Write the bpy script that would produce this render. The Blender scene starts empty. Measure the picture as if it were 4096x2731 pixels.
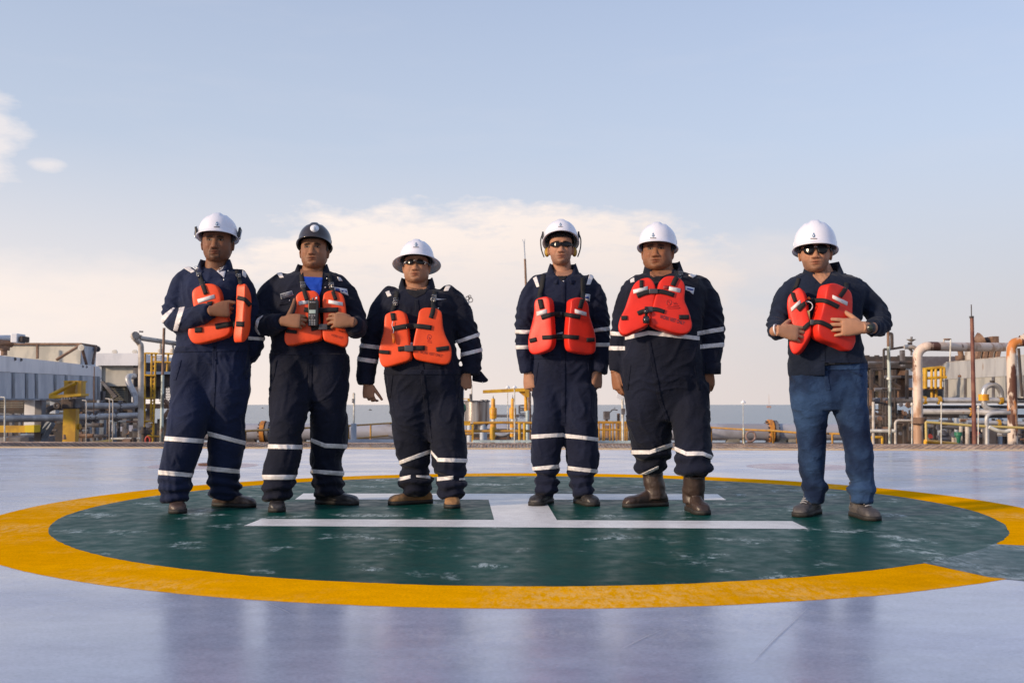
import bpy, bmesh, math, random
from mathutils import Vector, Matrix, noise
from mathutils.bvhtree import BVHTree
random.seed(7)
scene = bpy.context.scene
R = math.radians

# ------------------------------------------------------------------ camera
F = 4096 * 35 / 36            # focal length in pixels of the 4096 px wide photograph
PITCH = math.atan(250 / F)
CAM_H = 0.65
camd = bpy.data.cameras.new('camera'); cam = bpy.data.objects.new('camera', camd)
scene.collection.objects.link(cam)
cam.location = (0, 0, CAM_H); cam.rotation_euler = (R(90) + PITCH, 0, 0)
camd.lens = 35; camd.sensor_width = 36; camd.clip_end = 60000; camd.clip_start = 0.05
camd.dof.use_dof = True; camd.dof.focus_distance = 6.1; camd.dof.aperture_fstop = 5.6
scene.camera = cam

# ------------------------------------------------------------------ world
SUN_EL, SUN_AZ = R(16), R(-120)      # azimuth measured from +Y towards +X
w = bpy.data.worlds.new('World'); scene.world = w; w.use_nodes = True
nt = w.node_tree; nt.nodes.clear(); N = nt.nodes; L = nt.links
def wn(t, **k):
    n = N.new(t)
    for a, b in k.items(): setattr(n, a, b)
    return n
def wmath(op, a, b=None, c=None, clamp=False):
    n = wn('ShaderNodeMath', operation=op); n.use_clamp = clamp
    for i, s in enumerate((a, b, c)):
        if s is None: continue
        if isinstance(s, (int, float)): n.inputs[i].default_value = s
        else: L.new(s, n.inputs[i])
    return n.outputs[0]
def wmix(f, a, b):
    n = wn('ShaderNodeMix', data_type='RGBA')
    for i, s in ((0, f), (6, a), (7, b)):
        if isinstance(s, (int, float)): n.inputs[i].default_value = s
        elif isinstance(s, tuple): n.inputs[i].default_value = (*s, 1)
        else: L.new(s, n.inputs[i])
    return n.outputs[2]
def wramp(src, stops):
    n = wn('ShaderNodeValToRGB'); L.new(src, n.inputs[0]); cr = n.color_ramp
    while len(cr.elements) < len(stops): cr.elements.new(0.5)
    for e, (p, c) in zip(cr.elements, stops):
        e.position = p; e.color = (c, c, c, 1) if isinstance(c, (int, float)) else (*c, 1)
    return n.outputs[0]
tc = wn('ShaderNodeTexCoord'); sp = wn('ShaderNodeSeparateXYZ'); L.new(tc.outputs['Generated'], sp.inputs[0])
el = wmath('MULTIPLY', wmath('ARCSINE', sp.outputs[2]), 57.2958)
az = wmath('MULTIPLY', wmath('ARCTAN2', sp.outputs[0], sp.outputs[1]), 57.2958)
sky = wn('ShaderNodeTexSky', sky_type='NISHITA', sun_disc=False)
sky.sun_elevation = SUN_EL; sky.sun_rotation = SUN_AZ; sky.altitude = 10
sky.air_density = 1.3; sky.dust_density = 1.0; sky.ozone_density = 2.2
skyc = wn('ShaderNodeMix', data_type='RGBA', blend_type='MULTIPLY'); skyc.inputs[0].default_value = 1
L.new(sky.outputs[0], skyc.inputs[6]); skyc.inputs[7].default_value = (1.02, 1.2, 1.68, 1)
e90 = wmath('DIVIDE', el, 90, clamp=True)
hz = wramp(e90, [(0, .98), (.06, .93), (.13, .82), (.2, .68), (.3, .48), (.42, .38), (1, .38)])
side = wmath('MULTIPLY_ADD', az, 1/60, .5, clamp=True)       # 0 at left of frame, 1 at right
hazec = wmix(side, (9.0, 7.7, 6.9), (5.3, 4.85, 4.9))
hazeu = wmix(wramp(e90, [(0, 0), (.16, 1)]), hazec, (5.25, 5.7, 6.5))
base = wmix(hz, skyc.outputs[2], hazeu)
def fbm(scale, zs, detail=6, rough=.62, off=(0, 0, 0)):
    m = wn('ShaderNodeMapping'); L.new(tc.outputs['Generated'], m.inputs[0])
    m.inputs['Scale'].default_value = (scale, scale, scale * zs); m.inputs['Location'].default_value = off
    n = wn('ShaderNodeTexNoise'); L.new(m.outputs[0], n.inputs['Vector'])
    n.inputs['Scale'].default_value = 1; n.inputs['Detail'].default_value = detail; n.inputs['Roughness'].default_value = rough
    return n.outputs[0]
n1 = fbm(9, 3.2); n2 = fbm(26, 2.6, 5, .6, (3, 1, 2)); n3 = fbm(5, 5, 5, .6, (1, 7, 0))
nn = wmath('ADD', wmath('MULTIPLY', wmath('SUBTRACT', n1, .5), 1.5), wmath('MULTIPLY', wmath('SUBTRACT', n2, .5), .8))
def blob(a0, e0, ra, re, p, gain, k=1.0):
    x = wmath('POWER', wmath('ABSOLUTE', wmath('DIVIDE', wmath('SUBTRACT', az, a0), ra)), p)
    y = wmath('POWER', wmath('ABSOLUTE', wmath('DIVIDE', wmath('SUBTRACT', el, e0), re)), p)
    d = wmath('SUBTRACT', 1, wmath('ADD', x, y))
    return wmath('MULTIPLY', wmath('ADD', d, wmath('MULTIPLY', nn, k)), gain, clamp=True)
c1 = blob(-1.8, 4.4, 16.2, 7.3, 2.6, 2.3, 1.05)
c1 = wmath('MULTIPLY', c1, wramp(e90, [(0, .0), (.045, .25), (.1, 1), (1, 1)]))
c1 = wmath('MULTIPLY', c1, wmath('MULTIPLY_ADD', fbm(20, 4.5, 6, .65, (9, 2, 4)), 1.8, .10, True))
c2 = blob(-29.2, 13.4, 3.0, 2.8, 2, 1.3, 1.9)
c3 = blob(-25.4, 12.4, 1.1, .45, 2, 1.2, 1.5)
c4 = blob(-24, 5.6, 13, 2.6, 2, 1.0, 1.0)
c5 = blob(13, 7.6, 9, 2.0, 2, .8, 1.2)
c6 = blob(-29.5, 18.5, 1.6, .5, 2, .9, 1.4)
sheet = wmath('MULTIPLY', wmath('SUBTRACT', n3, .5), .9, clamp=True)
sheet = wmath('MULTIPLY', sheet, wramp(e90, [(0, 0), (.06, .6), (.3, .5), (.6, .3), (1, .2)]))
ccol = wmix(wramp(e90, [(0, 0), (.06, .1), (.13, 1)]), wmix(side, (9.0, 7.7, 6.8), (6.2, 5.4, 5.1)), wmix(side, (9.2, 8.1, 7.4), (7.4, 6.7, 6.4)))
out = wmix(sheet, base, (6.1, 6.0, 6.5))
for c, g in ((c1, .97), (c4, .55), (c5, .5), (c2, .5), (c3, .45), (c6, .35)):
    out = wmix(wmath('MULTIPLY', c, g), out, ccol)
below = wmath('LESS_THAN', el, 0)
bg = wn('ShaderNodeBackground'); L.new(out, bg.inputs[0]); bg.inputs[1].default_value = 0.1
ow = wn('ShaderNodeOutputWorld'); L.new(bg.outputs[0], ow.inputs[0])

# ------------------------------------------------------------------ sun
sd = bpy.data.lights.new('sun', 'SUN'); so = bpy.data.objects.new('sun', sd); scene.collection.objects.link(so)
sd.energy = 3.3; sd.angle = R(5); sd.color = (1.0, .76, .52)
sdir = Vector((math.sin(SUN_AZ) * math.cos(SUN_EL), math.cos(SUN_AZ) * math.cos(SUN_EL), math.sin(SUN_EL)))
so.rotation_euler = sdir.to_track_quat('Z', 'Y').to_euler(); so.location = (-20, -8, 12)

vs = scene.view_settings; vs.view_transform = 'Standard'; vs.look = 'None'; vs.gamma = 1; vs.exposure = 0.28
vs.use_curve_mapping = False

# ------------------------------------------------------------------ helpers
def ray(u, v):
    xc = (u - 2048) / F; zc = -(v - 1365.5) / F
    return Vector((xc, math.cos(PITCH) - math.sin(PITCH) * zc, math.sin(PITCH) + math.cos(PITCH) * zc))
CAM = Vector((0, 0, CAM_H))
def pt(u, v, Y):
    r = ray(u, v); return CAM + r * (Y / r.y)
def ground(u, v):
    r = ray(u, v); return CAM + r * (-CAM_H / r.z)

ORIGIN = {}
def _link(o): scene.collection.objects.link(o); return o
def thing(name, label, cat, loc, group=None):
    o = _link(bpy.data.objects.new(name, None)); o.location = loc; o.empty_display_size = .1
    o['label'] = label; o['category'] = cat
    if group: o['group'] = group
    ORIGIN[o.name] = Vector(loc); return o
def tag(o, label, cat, group=None):
    o['label'] = label; o['category'] = cat
    if group: o['group'] = group
    return o
def obj(name, bm, m, parent=None, smooth=True, label=None, loc=None):
    """bm holds world coordinates; the object gets its own origin"""
    if loc is None:
        if len(bm.verts):
            xs = [v.co.x for v in bm.verts]; ys = [v.co.y for v in bm.verts]; zs = [v.co.z for v in bm.verts]
            loc = Vector(((min(xs) + max(xs)) / 2, (min(ys) + max(ys)) / 2, min(zs)))
        else: loc = Vector((0, 0, 0))
    bmesh.ops.translate(bm, verts=bm.verts, vec=-Vector(loc))
    me = bpy.data.meshes.new(name); bm.to_mesh(me); bm.free()
    if smooth: me.polygons.foreach_set('use_smooth', [True] * len(me.polygons))
    for mm in (m if isinstance(m, (list, tuple)) else [m]): me.materials.append(mm)
    o = _link(bpy.data.objects.new(name, me))
    if parent is not None:
        o.parent = parent; o.location = Vector(loc) - ORIGIN[parent.name]
    else: o.location = loc
    ORIGIN[o.name] = Vector(loc)
    if label: o['label'] = label
    return o
def sharp(o, ang=35):
    o.data.set_sharp_from_angle(angle=R(ang)); return o
def structure(o, kind='structure'): o['kind'] = kind; return o

def box(bm, a, b, bevel=0):
    a = Vector(a); b = Vector(b)
    lo = Vector((min(a.x, b.x), min(a.y, b.y), min(a.z, b.z))); hi = Vector((max(a.x, b.x), max(a.y, b.y), max(a.z, b.z)))
    vs_ = [bm.verts.new((x, y, z)) for x in (lo.x, hi.x) for y in (lo.y, hi.y) for z in (lo.z, hi.z)]
    fs = [(0, 1, 3, 2), (4, 6, 7, 5), (0, 4, 5, 1), (2, 3, 7, 6), (0, 2, 6, 4), (1, 5, 7, 3)]
    faces = [bm.faces.new([vs_[i] for i in f]) for f in fs]
    if bevel: bmesh.ops.bevel(bm, geom=list({e for f in faces for e in f.edges}), offset=bevel, segments=2, affect='EDGES', profile=.6)
    return vs_
def prism(bm, poly, depthvec):
    """closed polygon of 3-D points extruded along a vector"""
    d = Vector(depthvec); a = [bm.verts.new(p) for p in poly]; b = [bm.verts.new(Vector(p) + d) for p in poly]
    n = len(a); bm.faces.new(a[::-1]); bm.faces.new(b)
    for i in range(n): bm.faces.new((a[i], a[(i + 1) % n], b[(i + 1) % n], b[i]))
def frame(d):
    d = d.normalized(); up = Vector((0, 0, 1)) if abs(d.z) < .9 else Vector((0, 1, 0))
    x = d.cross(up).normalized(); y = x.cross(d).normalized(); return x, y
def rings(bm, rr, cap=True):
    vv = [[bm.verts.new(p) for p in r] for r in rr]; n = len(rr[0])
    for a, b in zip(vv, vv[1:]):
        for i in range(n): bm.faces.new((a[i], a[(i + 1) % n], b[(i + 1) % n], b[i]))
    if cap:
        for r, c in ((vv[0], -1), (vv[-1], 1)):
            ctr = bm.verts.new(sum((v.co for v in r), Vector()) / n)
            for i in range(n):
                q = (r[i], r[(i + 1) % n], ctr); bm.faces.new(q if c > 0 else q[::-1])
    return vv
def tube(bm, pts, r, n=12, cap=True):
    pts = [Vector(p) for p in pts]; rs = r if isinstance(r, (list, tuple)) else [r] * len(pts)
    X = None; rr = []
    for i, p in enumerate(pts):
        d = (pts[min(i + 1, len(pts) - 1)] - pts[max(i - 1, 0)]).normalized()
        if X is None: X, Y = frame(d)
        else:
            X = (X - d * X.dot(d)).normalized(); Y = X.cross(d).normalized()
        rr.append([p + (X * math.cos(t) + Y * math.sin(t)) * rs[i] for t in (2 * math.pi * k / n for k in range(n))])
    rings(bm, rr, cap); return bm
def curve(pts, per=6):
    """Catmull-Rom through points"""
    P = [Vector(p) for p in pts]; P = [2 * P[0] - P[1]] + P + [2 * P[-1] - P[-2]]; o = []
    for i in range(1, len(P) - 2):
        a, b, c, d = P[i - 1:i + 3]
        for k in range(per):
            t = k / per
            o.append(.5 * ((2 * b) + (c - a) * t + (2 * a - 5 * b + 4 * c - d) * t * t + (3 * b - a - 3 * c + d) * t ** 3))
    o.append(P[-2]); return o
def closed_curve(pts, per=5):
    P = [Vector(p) for p in pts]; n = len(P); o = []
    for i in range(n):
        a, b, c, d = P[i - 1], P[i], P[(i + 1) % n], P[(i + 2) % n]
        for k in range(per):
            t = k / per
            o.append(.5 * ((2 * b) + (c - a) * t + (2 * a - 5 * b + 4 * c - d) * t * t + (3 * b - a - 3 * c + d) * t ** 3))
    return o
def ball(bm, c, r, seg=10):
    m = Matrix.Translation(c) @ Matrix.Diagonal((*(r if isinstance(r, (tuple, list, Vector)) else (r, r, r)), 1))
    bmesh.ops.create_uvsphere(bm, u_segments=seg, v_segments=max(6, seg * 2 // 3), radius=1, matrix=m)
def remesh(bm, voxel, smooth=2, fac=.5):
    me = bpy.data.meshes.new('tmp'); bm.to_mesh(me); bm.free()
    o = _link(bpy.data.objects.new('tmp', me)); m = o.modifiers.new('r', 'REMESH'); m.mode = 'VOXEL'; m.voxel_size = voxel
    dg = bpy.context.evaluated_depsgraph_get(); em = bpy.data.meshes.new_from_object(o.evaluated_get(dg))
    nb = bmesh.new(); nb.from_mesh(em)
    bpy.data.objects.remove(o); bpy.data.meshes.remove(me); bpy.data.meshes.remove(em)
    for _ in range(smooth): bmesh.ops.smooth_vert(nb, verts=nb.verts, factor=fac, use_axis_x=True, use_axis_y=True, use_axis_z=True)
    nb.normal_update(); return nb
def sstep(a, b, x):
    t = max(0, min(1, (x - a) / (b - a))); return t * t * (3 - 2 * t)
def g(x, s): return math.exp(-(x / s) ** 2)

# ------------------------------------------------------------------ materials
MATS = {}
def mat(name, col, rough=.5, metal=0, col2=None, scale=5, thr=(.45, .6), bump=0, bscale=40, coat=0, sheen=0, spec=.5,
        stretch=(1, 1, 1), col3=None, thr3=(.6, .7), scale3=3, rvar=0, wave=None, detail=6, gloss_bump_dist=.01):
    if name in MATS: return MATS[name]
    m = bpy.data.materials.new(name); m.use_nodes = True; nt = m.node_tree; N = nt.nodes; L = nt.links
    b = N['Principled BSDF']; b.inputs['Roughness'].default_value = rough; b.inputs['Metallic'].default_value = metal
    b.inputs['Base Color'].default_value = (*col, 1); b.inputs['Specular IOR Level'].default_value = spec
    b.inputs['Coat Weight'].default_value = coat; b.inputs['Sheen Weight'].default_value = sheen
    tc = N.new('ShaderNodeTexCoord'); mp = N.new('ShaderNodeMapping'); L.new(tc.outputs['Object'], mp.inputs[0])
    mp.inputs['Scale'].default_value = stretch
    def nz(sc, det=detail, ro=.6, off=0):
        n = N.new('ShaderNodeTexNoise'); n.noise_dimensions = '4D'; n.inputs['W'].default_value = off
        L.new(mp.outputs[0], n.inputs['Vector']); n.inputs['Scale'].default_value = sc
        n.inputs['Detail'].default_value = det; n.inputs['Roughness'].default_value = ro; return n.outputs[0]
    def ramp(src, a, c):
        n = N.new('ShaderNodeMapRange'); n.interpolation_type = 'SMOOTHSTEP'; L.new(src, n.inputs[0])
        n.inputs[1].default_value = a; n.inputs[2].default_value = c; return n.outputs[0]
    def mix(f, a, c):
        n = N.new('ShaderNodeMix'); n.data_type = 'RGBA'; L.new(f, n.inputs[0])
        for i, s in ((6, a), (7, c)):
            if isinstance(s, tuple): n.inputs[i].default_value = (*s, 1)
            else: L.new(s, n.inputs[i])
        return n.outputs[2]
    cur = tuple(col)
    if col2: cur = mix(ramp(nz(scale), *thr), cur, tuple(col2))
    if col3: cur = mix(ramp(nz(scale3, off=5), *thr3), cur, tuple(col3))
    if not isinstance(cur, tuple): L.new(cur, b.inputs['Base Color'])
    if rvar:
        n = N.new('ShaderNodeMapRange'); L.new(nz(scale * 1.7, off=9), n.inputs[0]); n.inputs[1].default_value = .3; n.inputs[2].default_value = .7
        n.inputs[3].default_value = max(.02, rough - rvar); n.inputs[4].default_value = min(1, rough + rvar); L.new(n.outputs[0], b.inputs['Roughness'])
    if bump:
        bn = N.new('ShaderNodeBump'); bn.inputs['Strength'].default_value = bump; bn.inputs['Distance'].default_value = gloss_bump_dist
        L.new(nz(bscale, 4), bn.inputs['Height']); L.new(bn.outputs[0], b.inputs['Normal'])
    MATS[name] = m; return m
def nodes_of(m): return m.node_tree.nodes, m.node_tree.links, m.node_tree.nodes['Principled BSDF']

def deck_mat(name, col, worn, dark, thr, scale, rough, sc_stretch=(1, 1, 1), fine=.5, rv=.1, spec=.5):
    """worn paint: base colour, worn-through patches broken up by fine noise, darker dirt streaks"""
    m = bpy.data.materials.new(name); m.use_nodes = True; N, L, b = nodes_of(m); b.inputs['Specular IOR Level'].default_value = spec
    tc = N.new('ShaderNodeTexCoord'); mp = N.new('ShaderNodeMapping'); L.new(tc.outputs['Object'], mp.inputs[0]); mp.inputs['Scale'].default_value = sc_stretch
    def nz(s, d=6, r=.65, off=0., src=mp):
        n = N.new('ShaderNodeTexNoise'); n.noise_dimensions = '4D'; n.inputs['W'].default_value = off; L.new(src.outputs[0], n.inputs['Vector'])
        n.inputs['Scale'].default_value = s; n.inputs['Detail'].default_value = d; n.inputs['Roughness'].default_value = r; return n.outputs[0]
    def mr(src, a, c, lo=0, hi=1):
        n = N.new('ShaderNodeMapRange'); n.interpolation_type = 'SMOOTHSTEP'; L.new(src, n.inputs[0])
        for i, x in ((1, a), (2, c), (3, lo), (4, hi)): n.inputs[i].default_value = x
        return n.outputs[0]
    def mm(op, a, c):
        n = N.new('ShaderNodeMath'); n.operation = op
        for i, s in ((0, a), (1, c)):
            if isinstance(s, (int, float)): n.inputs[i].default_value = s
            else: L.new(s, n.inputs[i])
        return n.outputs[0]
    def mix(f, a, c):
        n = N.new('ShaderNodeMix'); n.data_type = 'RGBA'; L.new(f, n.inputs[0])
        for i, s in ((6, a), (7, c)):
            if isinstance(s, tuple): n.inputs[i].default_value = (*s, 1)
            else: L.new(s, n.inputs[i])
        return n.outputs[2]
    patch = mr(nz(scale, 5, .6), thr[0], thr[1])
    mg = N.new('ShaderNodeMapping'); L.new(tc.outputs['Object'], mg.inputs[0]); mg.inputs['Scale'].default_value = (1, .42, 1)
    grain = mr(nz(30, 6, .8, 3, mg), .45, .56)
    wear = mm('MULTIPLY', mm('MULTIPLY', patch, grain), fine)
    dirt = mr(nz(scale * 1.6, 8, .7, 7), .5, .75)
    tint = mr(nz(scale * .5, 3, .5, 11), .35, .65)
    c = mix(tint, tuple(col), tuple(x * .82 for x in col))
    c = mix(mm('MULTIPLY', dirt, .55), c, tuple(dark)); c = mix(wear, c, tuple(worn))
    gr = N.new('ShaderNodeMix'); gr.data_type = 'RGBA'; gr.blend_type = 'MULTIPLY'; gr.inputs[0].default_value = 1; L.new(c, gr.inputs[6])
    L.new(mm('MULTIPLY', mr(nz(120, 3, .75, 21), .34, .62, .80, 1.06), mr(nz(9, 6, .7, 23), .35, .65, .90, 1.06)), gr.inputs[7]); c = gr.outputs[2]
    L.new(c, b.inputs['Base Color'])
    L.new(mr(nz(scale * 3, 5, .6, 15), .3, .7, rough - rv, rough + rv), b.inputs['Roughness'])
    bn = N.new('ShaderNodeBump'); bn.inputs['Strength'].default_value = .35; bn.inputs['Distance'].default_value = .001
    L.new(nz(75, 4, .6, 2), bn.inputs['Height'])
    b2 = N.new('ShaderNodeBump'); b2.inputs['Strength'].default_value = .13; b2.inputs['Distance'].default_value = .005
    L.new(nz(5, 3, .5, 4), b2.inputs['Height']); L.new(b2.outputs[0], bn.inputs['Normal']); L.new(bn.outputs[0], b.inputs['Normal'])
    return m

# ------------------------------------------------------------------ sea and deck
def sea_mat():
    m = bpy.data.materials.new('sea_water'); m.use_nodes = True; N, L, b = nodes_of(m)
    b.inputs['Base Color'].default_value = (.03, .10, .17, 1); b.inputs['Roughness'].default_value = .22; b.inputs['IOR'].default_value = 1.33; b.inputs['Specular IOR Level'].default_value = .36
    tc = N.new('ShaderNodeTexCoord'); prev = None
    for s, d, dist in ((.012, 3, 6), (.07, 4, 1.6), (.4, 5, .35)):
        mp = N.new('ShaderNodeMapping'); mp.inputs['Scale'].default_value = (.55, 1, 1); L.new(tc.outputs['Object'], mp.inputs[0])
        n = N.new('ShaderNodeTexNoise'); L.new(mp.outputs[0], n.inputs['Vector']); n.inputs['Scale'].default_value = s; n.inputs['Detail'].default_value = d
        bn = N.new('ShaderNodeBump'); bn.inputs['Distance'].default_value = dist; bn.inputs['Strength'].default_value = .7
        L.new(n.outputs[0], bn.inputs['Height'])
        if prev: L.new(prev, bn.inputs['Normal'])
        prev = bn.outputs[0]
    mp = N.new('ShaderNodeMapping'); mp.inputs['Scale'].default_value = (.2, 1, 1); L.new(tc.outputs['Object'], mp.inputs[0]); n = N.new('ShaderNodeTexNoise'); L.new(mp.outputs[0], n.inputs['Vector']); n.inputs['Scale'].default_value = .02; n.inputs['Detail'].default_value = 7; n.inputs['Roughness'].default_value = .7
    mr_ = N.new('ShaderNodeMapRange'); L.new(n.outputs[0], mr_.inputs[0]); mr_.inputs[1].default_value = .35; mr_.inputs[2].default_value = .65
    mx = N.new('ShaderNodeMix'); mx.data_type = 'RGBA'; L.new(mr_.outputs[0], mx.inputs[0]); mx.inputs[6].default_value = (.015, .07, .13, 1); mx.inputs[7].default_value = (.09, .17, .24, 1); L.new(mx.outputs[2], b.inputs['Base Color'])
    L.new(prev, b.inputs['Normal']); return m
SEA_Z = -21.0
bm = bmesh.new()
ys = [-4000, 0, 60, 150, 400, 1000, 3000, 9000, 30000]; xs = [-30000, -6000, -1500, -300, 0, 300, 1500, 6000, 30000]
gv = [[bm.verts.new((x, y, SEA_Z)) for x in xs] for y in ys]
for i in range(len(ys) - 1):
    for j in range(len(xs) - 1): bm.faces.new((gv[i][j], gv[i][j + 1], gv[i + 1][j + 1], gv[i + 1][j]))
structure(obj('sea', bm, sea_mat(), smooth=False, loc=(0, 0, SEA_Z)))

lilac = deck_mat('lilac_deck_paint', (.45, .505, .665), (.64, .66, .72), (.23, .28, .44), (.46, .62), .9, .22, (.55, 1.3, 1), .45, .08)
green = deck_mat('green_deck_paint', (.002, .066, .054), (.46, .56, .57), (.004, .040, .038), (.55, .65), 3.0, .42, (1, 1, 1), .85, .1, .07)
yellow = deck_mat('yellow_deck_paint', (1.0, .44, .001), (1.0, .66, .26), (.86, .35, .001), (.50, .66), 1.1, .6, (.8, 1.2, 1), .45, .1, .0)
white = deck_mat('white_deck_paint', (.90, .90, .90), (.55, .58, .60), (.78, .78, .80), (.55, .72), 1.5, .4, (1, 1, 1), .4, .1, .3)
pink = deck_mat('mottled_pink_deck', (.50, .36, .40), (.45, .42, .52), (.42, .33, .38), (.3, .6), 2.5, .3, (1, 1, 1), .6, .1)
# the deck's far edge runs slightly askew, as in the photograph
EL = ground(100, 1786); ER = ground(4000, 1797.5)
def edge_y(x): return EL.y + (ER.y - EL.y) * (x - EL.x) / (ER.x - EL.x)
bm = bmesh.new()
XW = 13
prism(bm, [(-XW, -7, 0), (XW, -7, 0), (XW, edge_y(XW), 0), (-XW, edge_y(-XW), 0)][::-1], (0, 0, -.35))
structure(obj('helideck', bm, lilac, smooth=False, loc=(0, 0, 0)))
bm = bmesh.new()   # orange line painted along the far edge
prism(bm, [(-XW, edge_y(-XW) - .42, .004), (XW, edge_y(XW) - .42, .004), (XW, edge_y(XW) - .003, .004), (-XW, edge_y(-XW) - .003, .004)][::-1], (0, 0, -.003))
structure(obj('deck_edge_marking', bm, mat('edge_orange', (.75, .42, .12), .5, col2=(.75, .55, .3), scale=3), smooth=False, loc=(0, 0, 0)))
CX, CY, RI, RO = .085, 6.335, 2.73, 3.12
def ragged(r, k, amp=.006): return r + amp * noise.noise(Vector((math.cos(k) * 12, math.sin(k) * 12, r))) + amp * .7 * noise.noise(Vector((math.cos(k) * 70, math.sin(k) * 70, r)))
bm = bmesh.new(); NS = 900
a = [bm.verts.new((CX + ragged(RO, 2 * math.pi * i / NS) * math.cos(2 * math.pi * i / NS), CY + ragged(RO, 2 * math.pi * i / NS) * math.sin(2 * math.pi * i / NS), .0006)) for i in range(NS)]
b = [bm.verts.new((CX + (RI - .05) * math.cos(2 * math.pi * i / NS), CY + (RI - .05) * math.sin(2 * math.pi * i / NS), .0006)) for i in range(NS)]
for i in range(NS): bm.faces.new((a[i], a[(i + 1) % NS], b[(i + 1) % NS], b[i]))
structure(obj('yellow_landing_ring', bm, yellow, smooth=False, loc=(0, 0, .0006)))
bm = bmesh.new()
bm.faces.new([bm.verts.new((CX + ragged(RI, 2 * math.pi * i / NS, .008) * math.cos(2 * math.pi * i / NS), CY + ragged(RI, 2 * math.pi * i / NS, .008) * math.sin(2 * math.pi * i / NS), .0012)) for i in range(NS)])
structure(obj('green_landing_circle', bm, green, smooth=False, loc=(0, 0, .0012)))
bm = bmesh.new()
bm.faces.new([bm.verts.new((x, y, .0018)) for x, y in [(1.793, 3.796), (1.98, 3.64), (3.1, 3.0), (4.3, 3.75), (2.40, 4.61), (2.25, 4.67)] + [(CX + (RI - .012) * math.cos(R(q)), CY + (RI - .012) * math.sin(R(q))) for q in range(-36, -56, -2)]])
green2 = deck_mat('thin_green_deck_paint', (.012, .070, .070), (.42, .50, .54), (.012, .05, .055), (.44, .60), 3.0, .4, (1, 1, 1), .6, .1, .2)
structure(obj('green_sector_marking', bm, green2, smooth=False, loc=(0, 0, .0018)))
def flat(name, pts, m, z):
    bm = bmesh.new(); bm.faces.new([bm.verts.new((x, y, z)) for x, y in pts]); return structure(obj(name, bm, m, smooth=False, loc=(0, 0, z)))
# one H, drawn as a single outline
bm = bmesh.new()
Hn = [(-1.431, 5.363), (1.543, 5.234), (1.557, 5.581), (-1.419, 5.686)]; Hf = [(-1.480, 6.844), (1.450, 6.80), (1.483, 7.237), (-1.518, 7.30)]
for q in (Hn, Hf, [(-.10, 5.637), (.252, 5.624), (.222, 6.823), (-.16, 6.828)]):
    bm.faces.new([bm.verts.new((x, y, .0024)) for x, y in q])
structure(obj('letter_h_marking', bm, white, smooth=False, loc=(0, 0, .0024)))
for (u, v, rr, nm) in ((815, 1862, .56, 'pink_round_patch'), (3205, 1866, .56, 'pink_round_patch')):  # two flat pink discs on the deck, mottled by noise
    c = ground(u, v); flat(nm, [(c.x + rr * math.cos(t), c.y + rr * math.sin(t)) for t in (2 * math.pi * k / 48 for k in range(48))], pink, .0006)
bm = bmesh.new(); c = ground(853, 1859)
bmesh.ops.create_cone(bm, cap_ends=True, segments=20, radius1=.16, radius2=.15, depth=.012, matrix=Matrix.Translation((c.x, c.y, .012)))
structure(obj('deck_tie_down_cover', bm, mat('dark_rust', (.10, .05, .04), .7, col2=(.2, .09, .05), scale=20)))
# long hairline scratches
sm = mat('scratch_grey', (.60, .60, .68), .4)
for i, q in enumerate((((920, 2540), (1075, 2470), (1160, 2400)), ((3000, 2640), (3110, 2540), (3240, 2440)), ((480, 2480), (540, 2512), (590, 2530)))):
    pass

# safety net round the far edge
netm = mat('rusty_net', (.20, .15, .135), .8, col2=(.34, .27, .24), scale=4)
bm = bmesh.new(); n0, n1 = -.06, 1.45; st = .105
def netpt(x, t): return Vector((x, edge_y(x) + n0 + .1 + t * (n1 - n0), -.105 + .105 * t + .010 * math.sin(x * 9) * math.sin(t * 3.1)))
def wire(a, b, r=.006):
    d = (b - a).normalized(); x, y = frame(d)
    rr = [[p + (x * math.cos(t) + y * math.sin(t)) * r for t in (0, 2.1, 4.2)] for p in (a, b)]
    rings(bm, rr, False)
x = -11.5
while x < 11.5:
    wire(netpt(x, 0), netpt(x + 1.0, 1)); wire(netpt(x + 1.0, 0), netpt(x, 1)); x += st
structure(obj('safety_net', bm, netm, loc=(0, 0, 0), smooth=False), 'stuff')
t = thing('net_frame', 'rusty tubular frame holding the safety net along the far deck edge', 'net frame', (0, edge_y(0) + .6, -.2))
bm = bmesh.new(); tube(bm, [netpt(x_, 1) + Vector((0, .03, 0)) for x_ in (-12, -6, 0, 6, 12)], .016, 8); obj('rail', bm, netm, t)
bm = bmesh.new(); tube(bm, [netpt(x_, 0) + Vector((0, -.02, -.02)) for x_ in (-12, -6, 0, 6, 12)], .022, 8); obj('rail', bm, netm, t)
for k in range(-7, 8):
    bm = bmesh.new(); tube(bm, [netpt(k * 1.5, 0) + Vector((0, -.05, -.04)), netpt(k * 1.5, 1) + Vector((0, 0, -.02))], .02, 6); obj('bracket', bm, netm, t)
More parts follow.
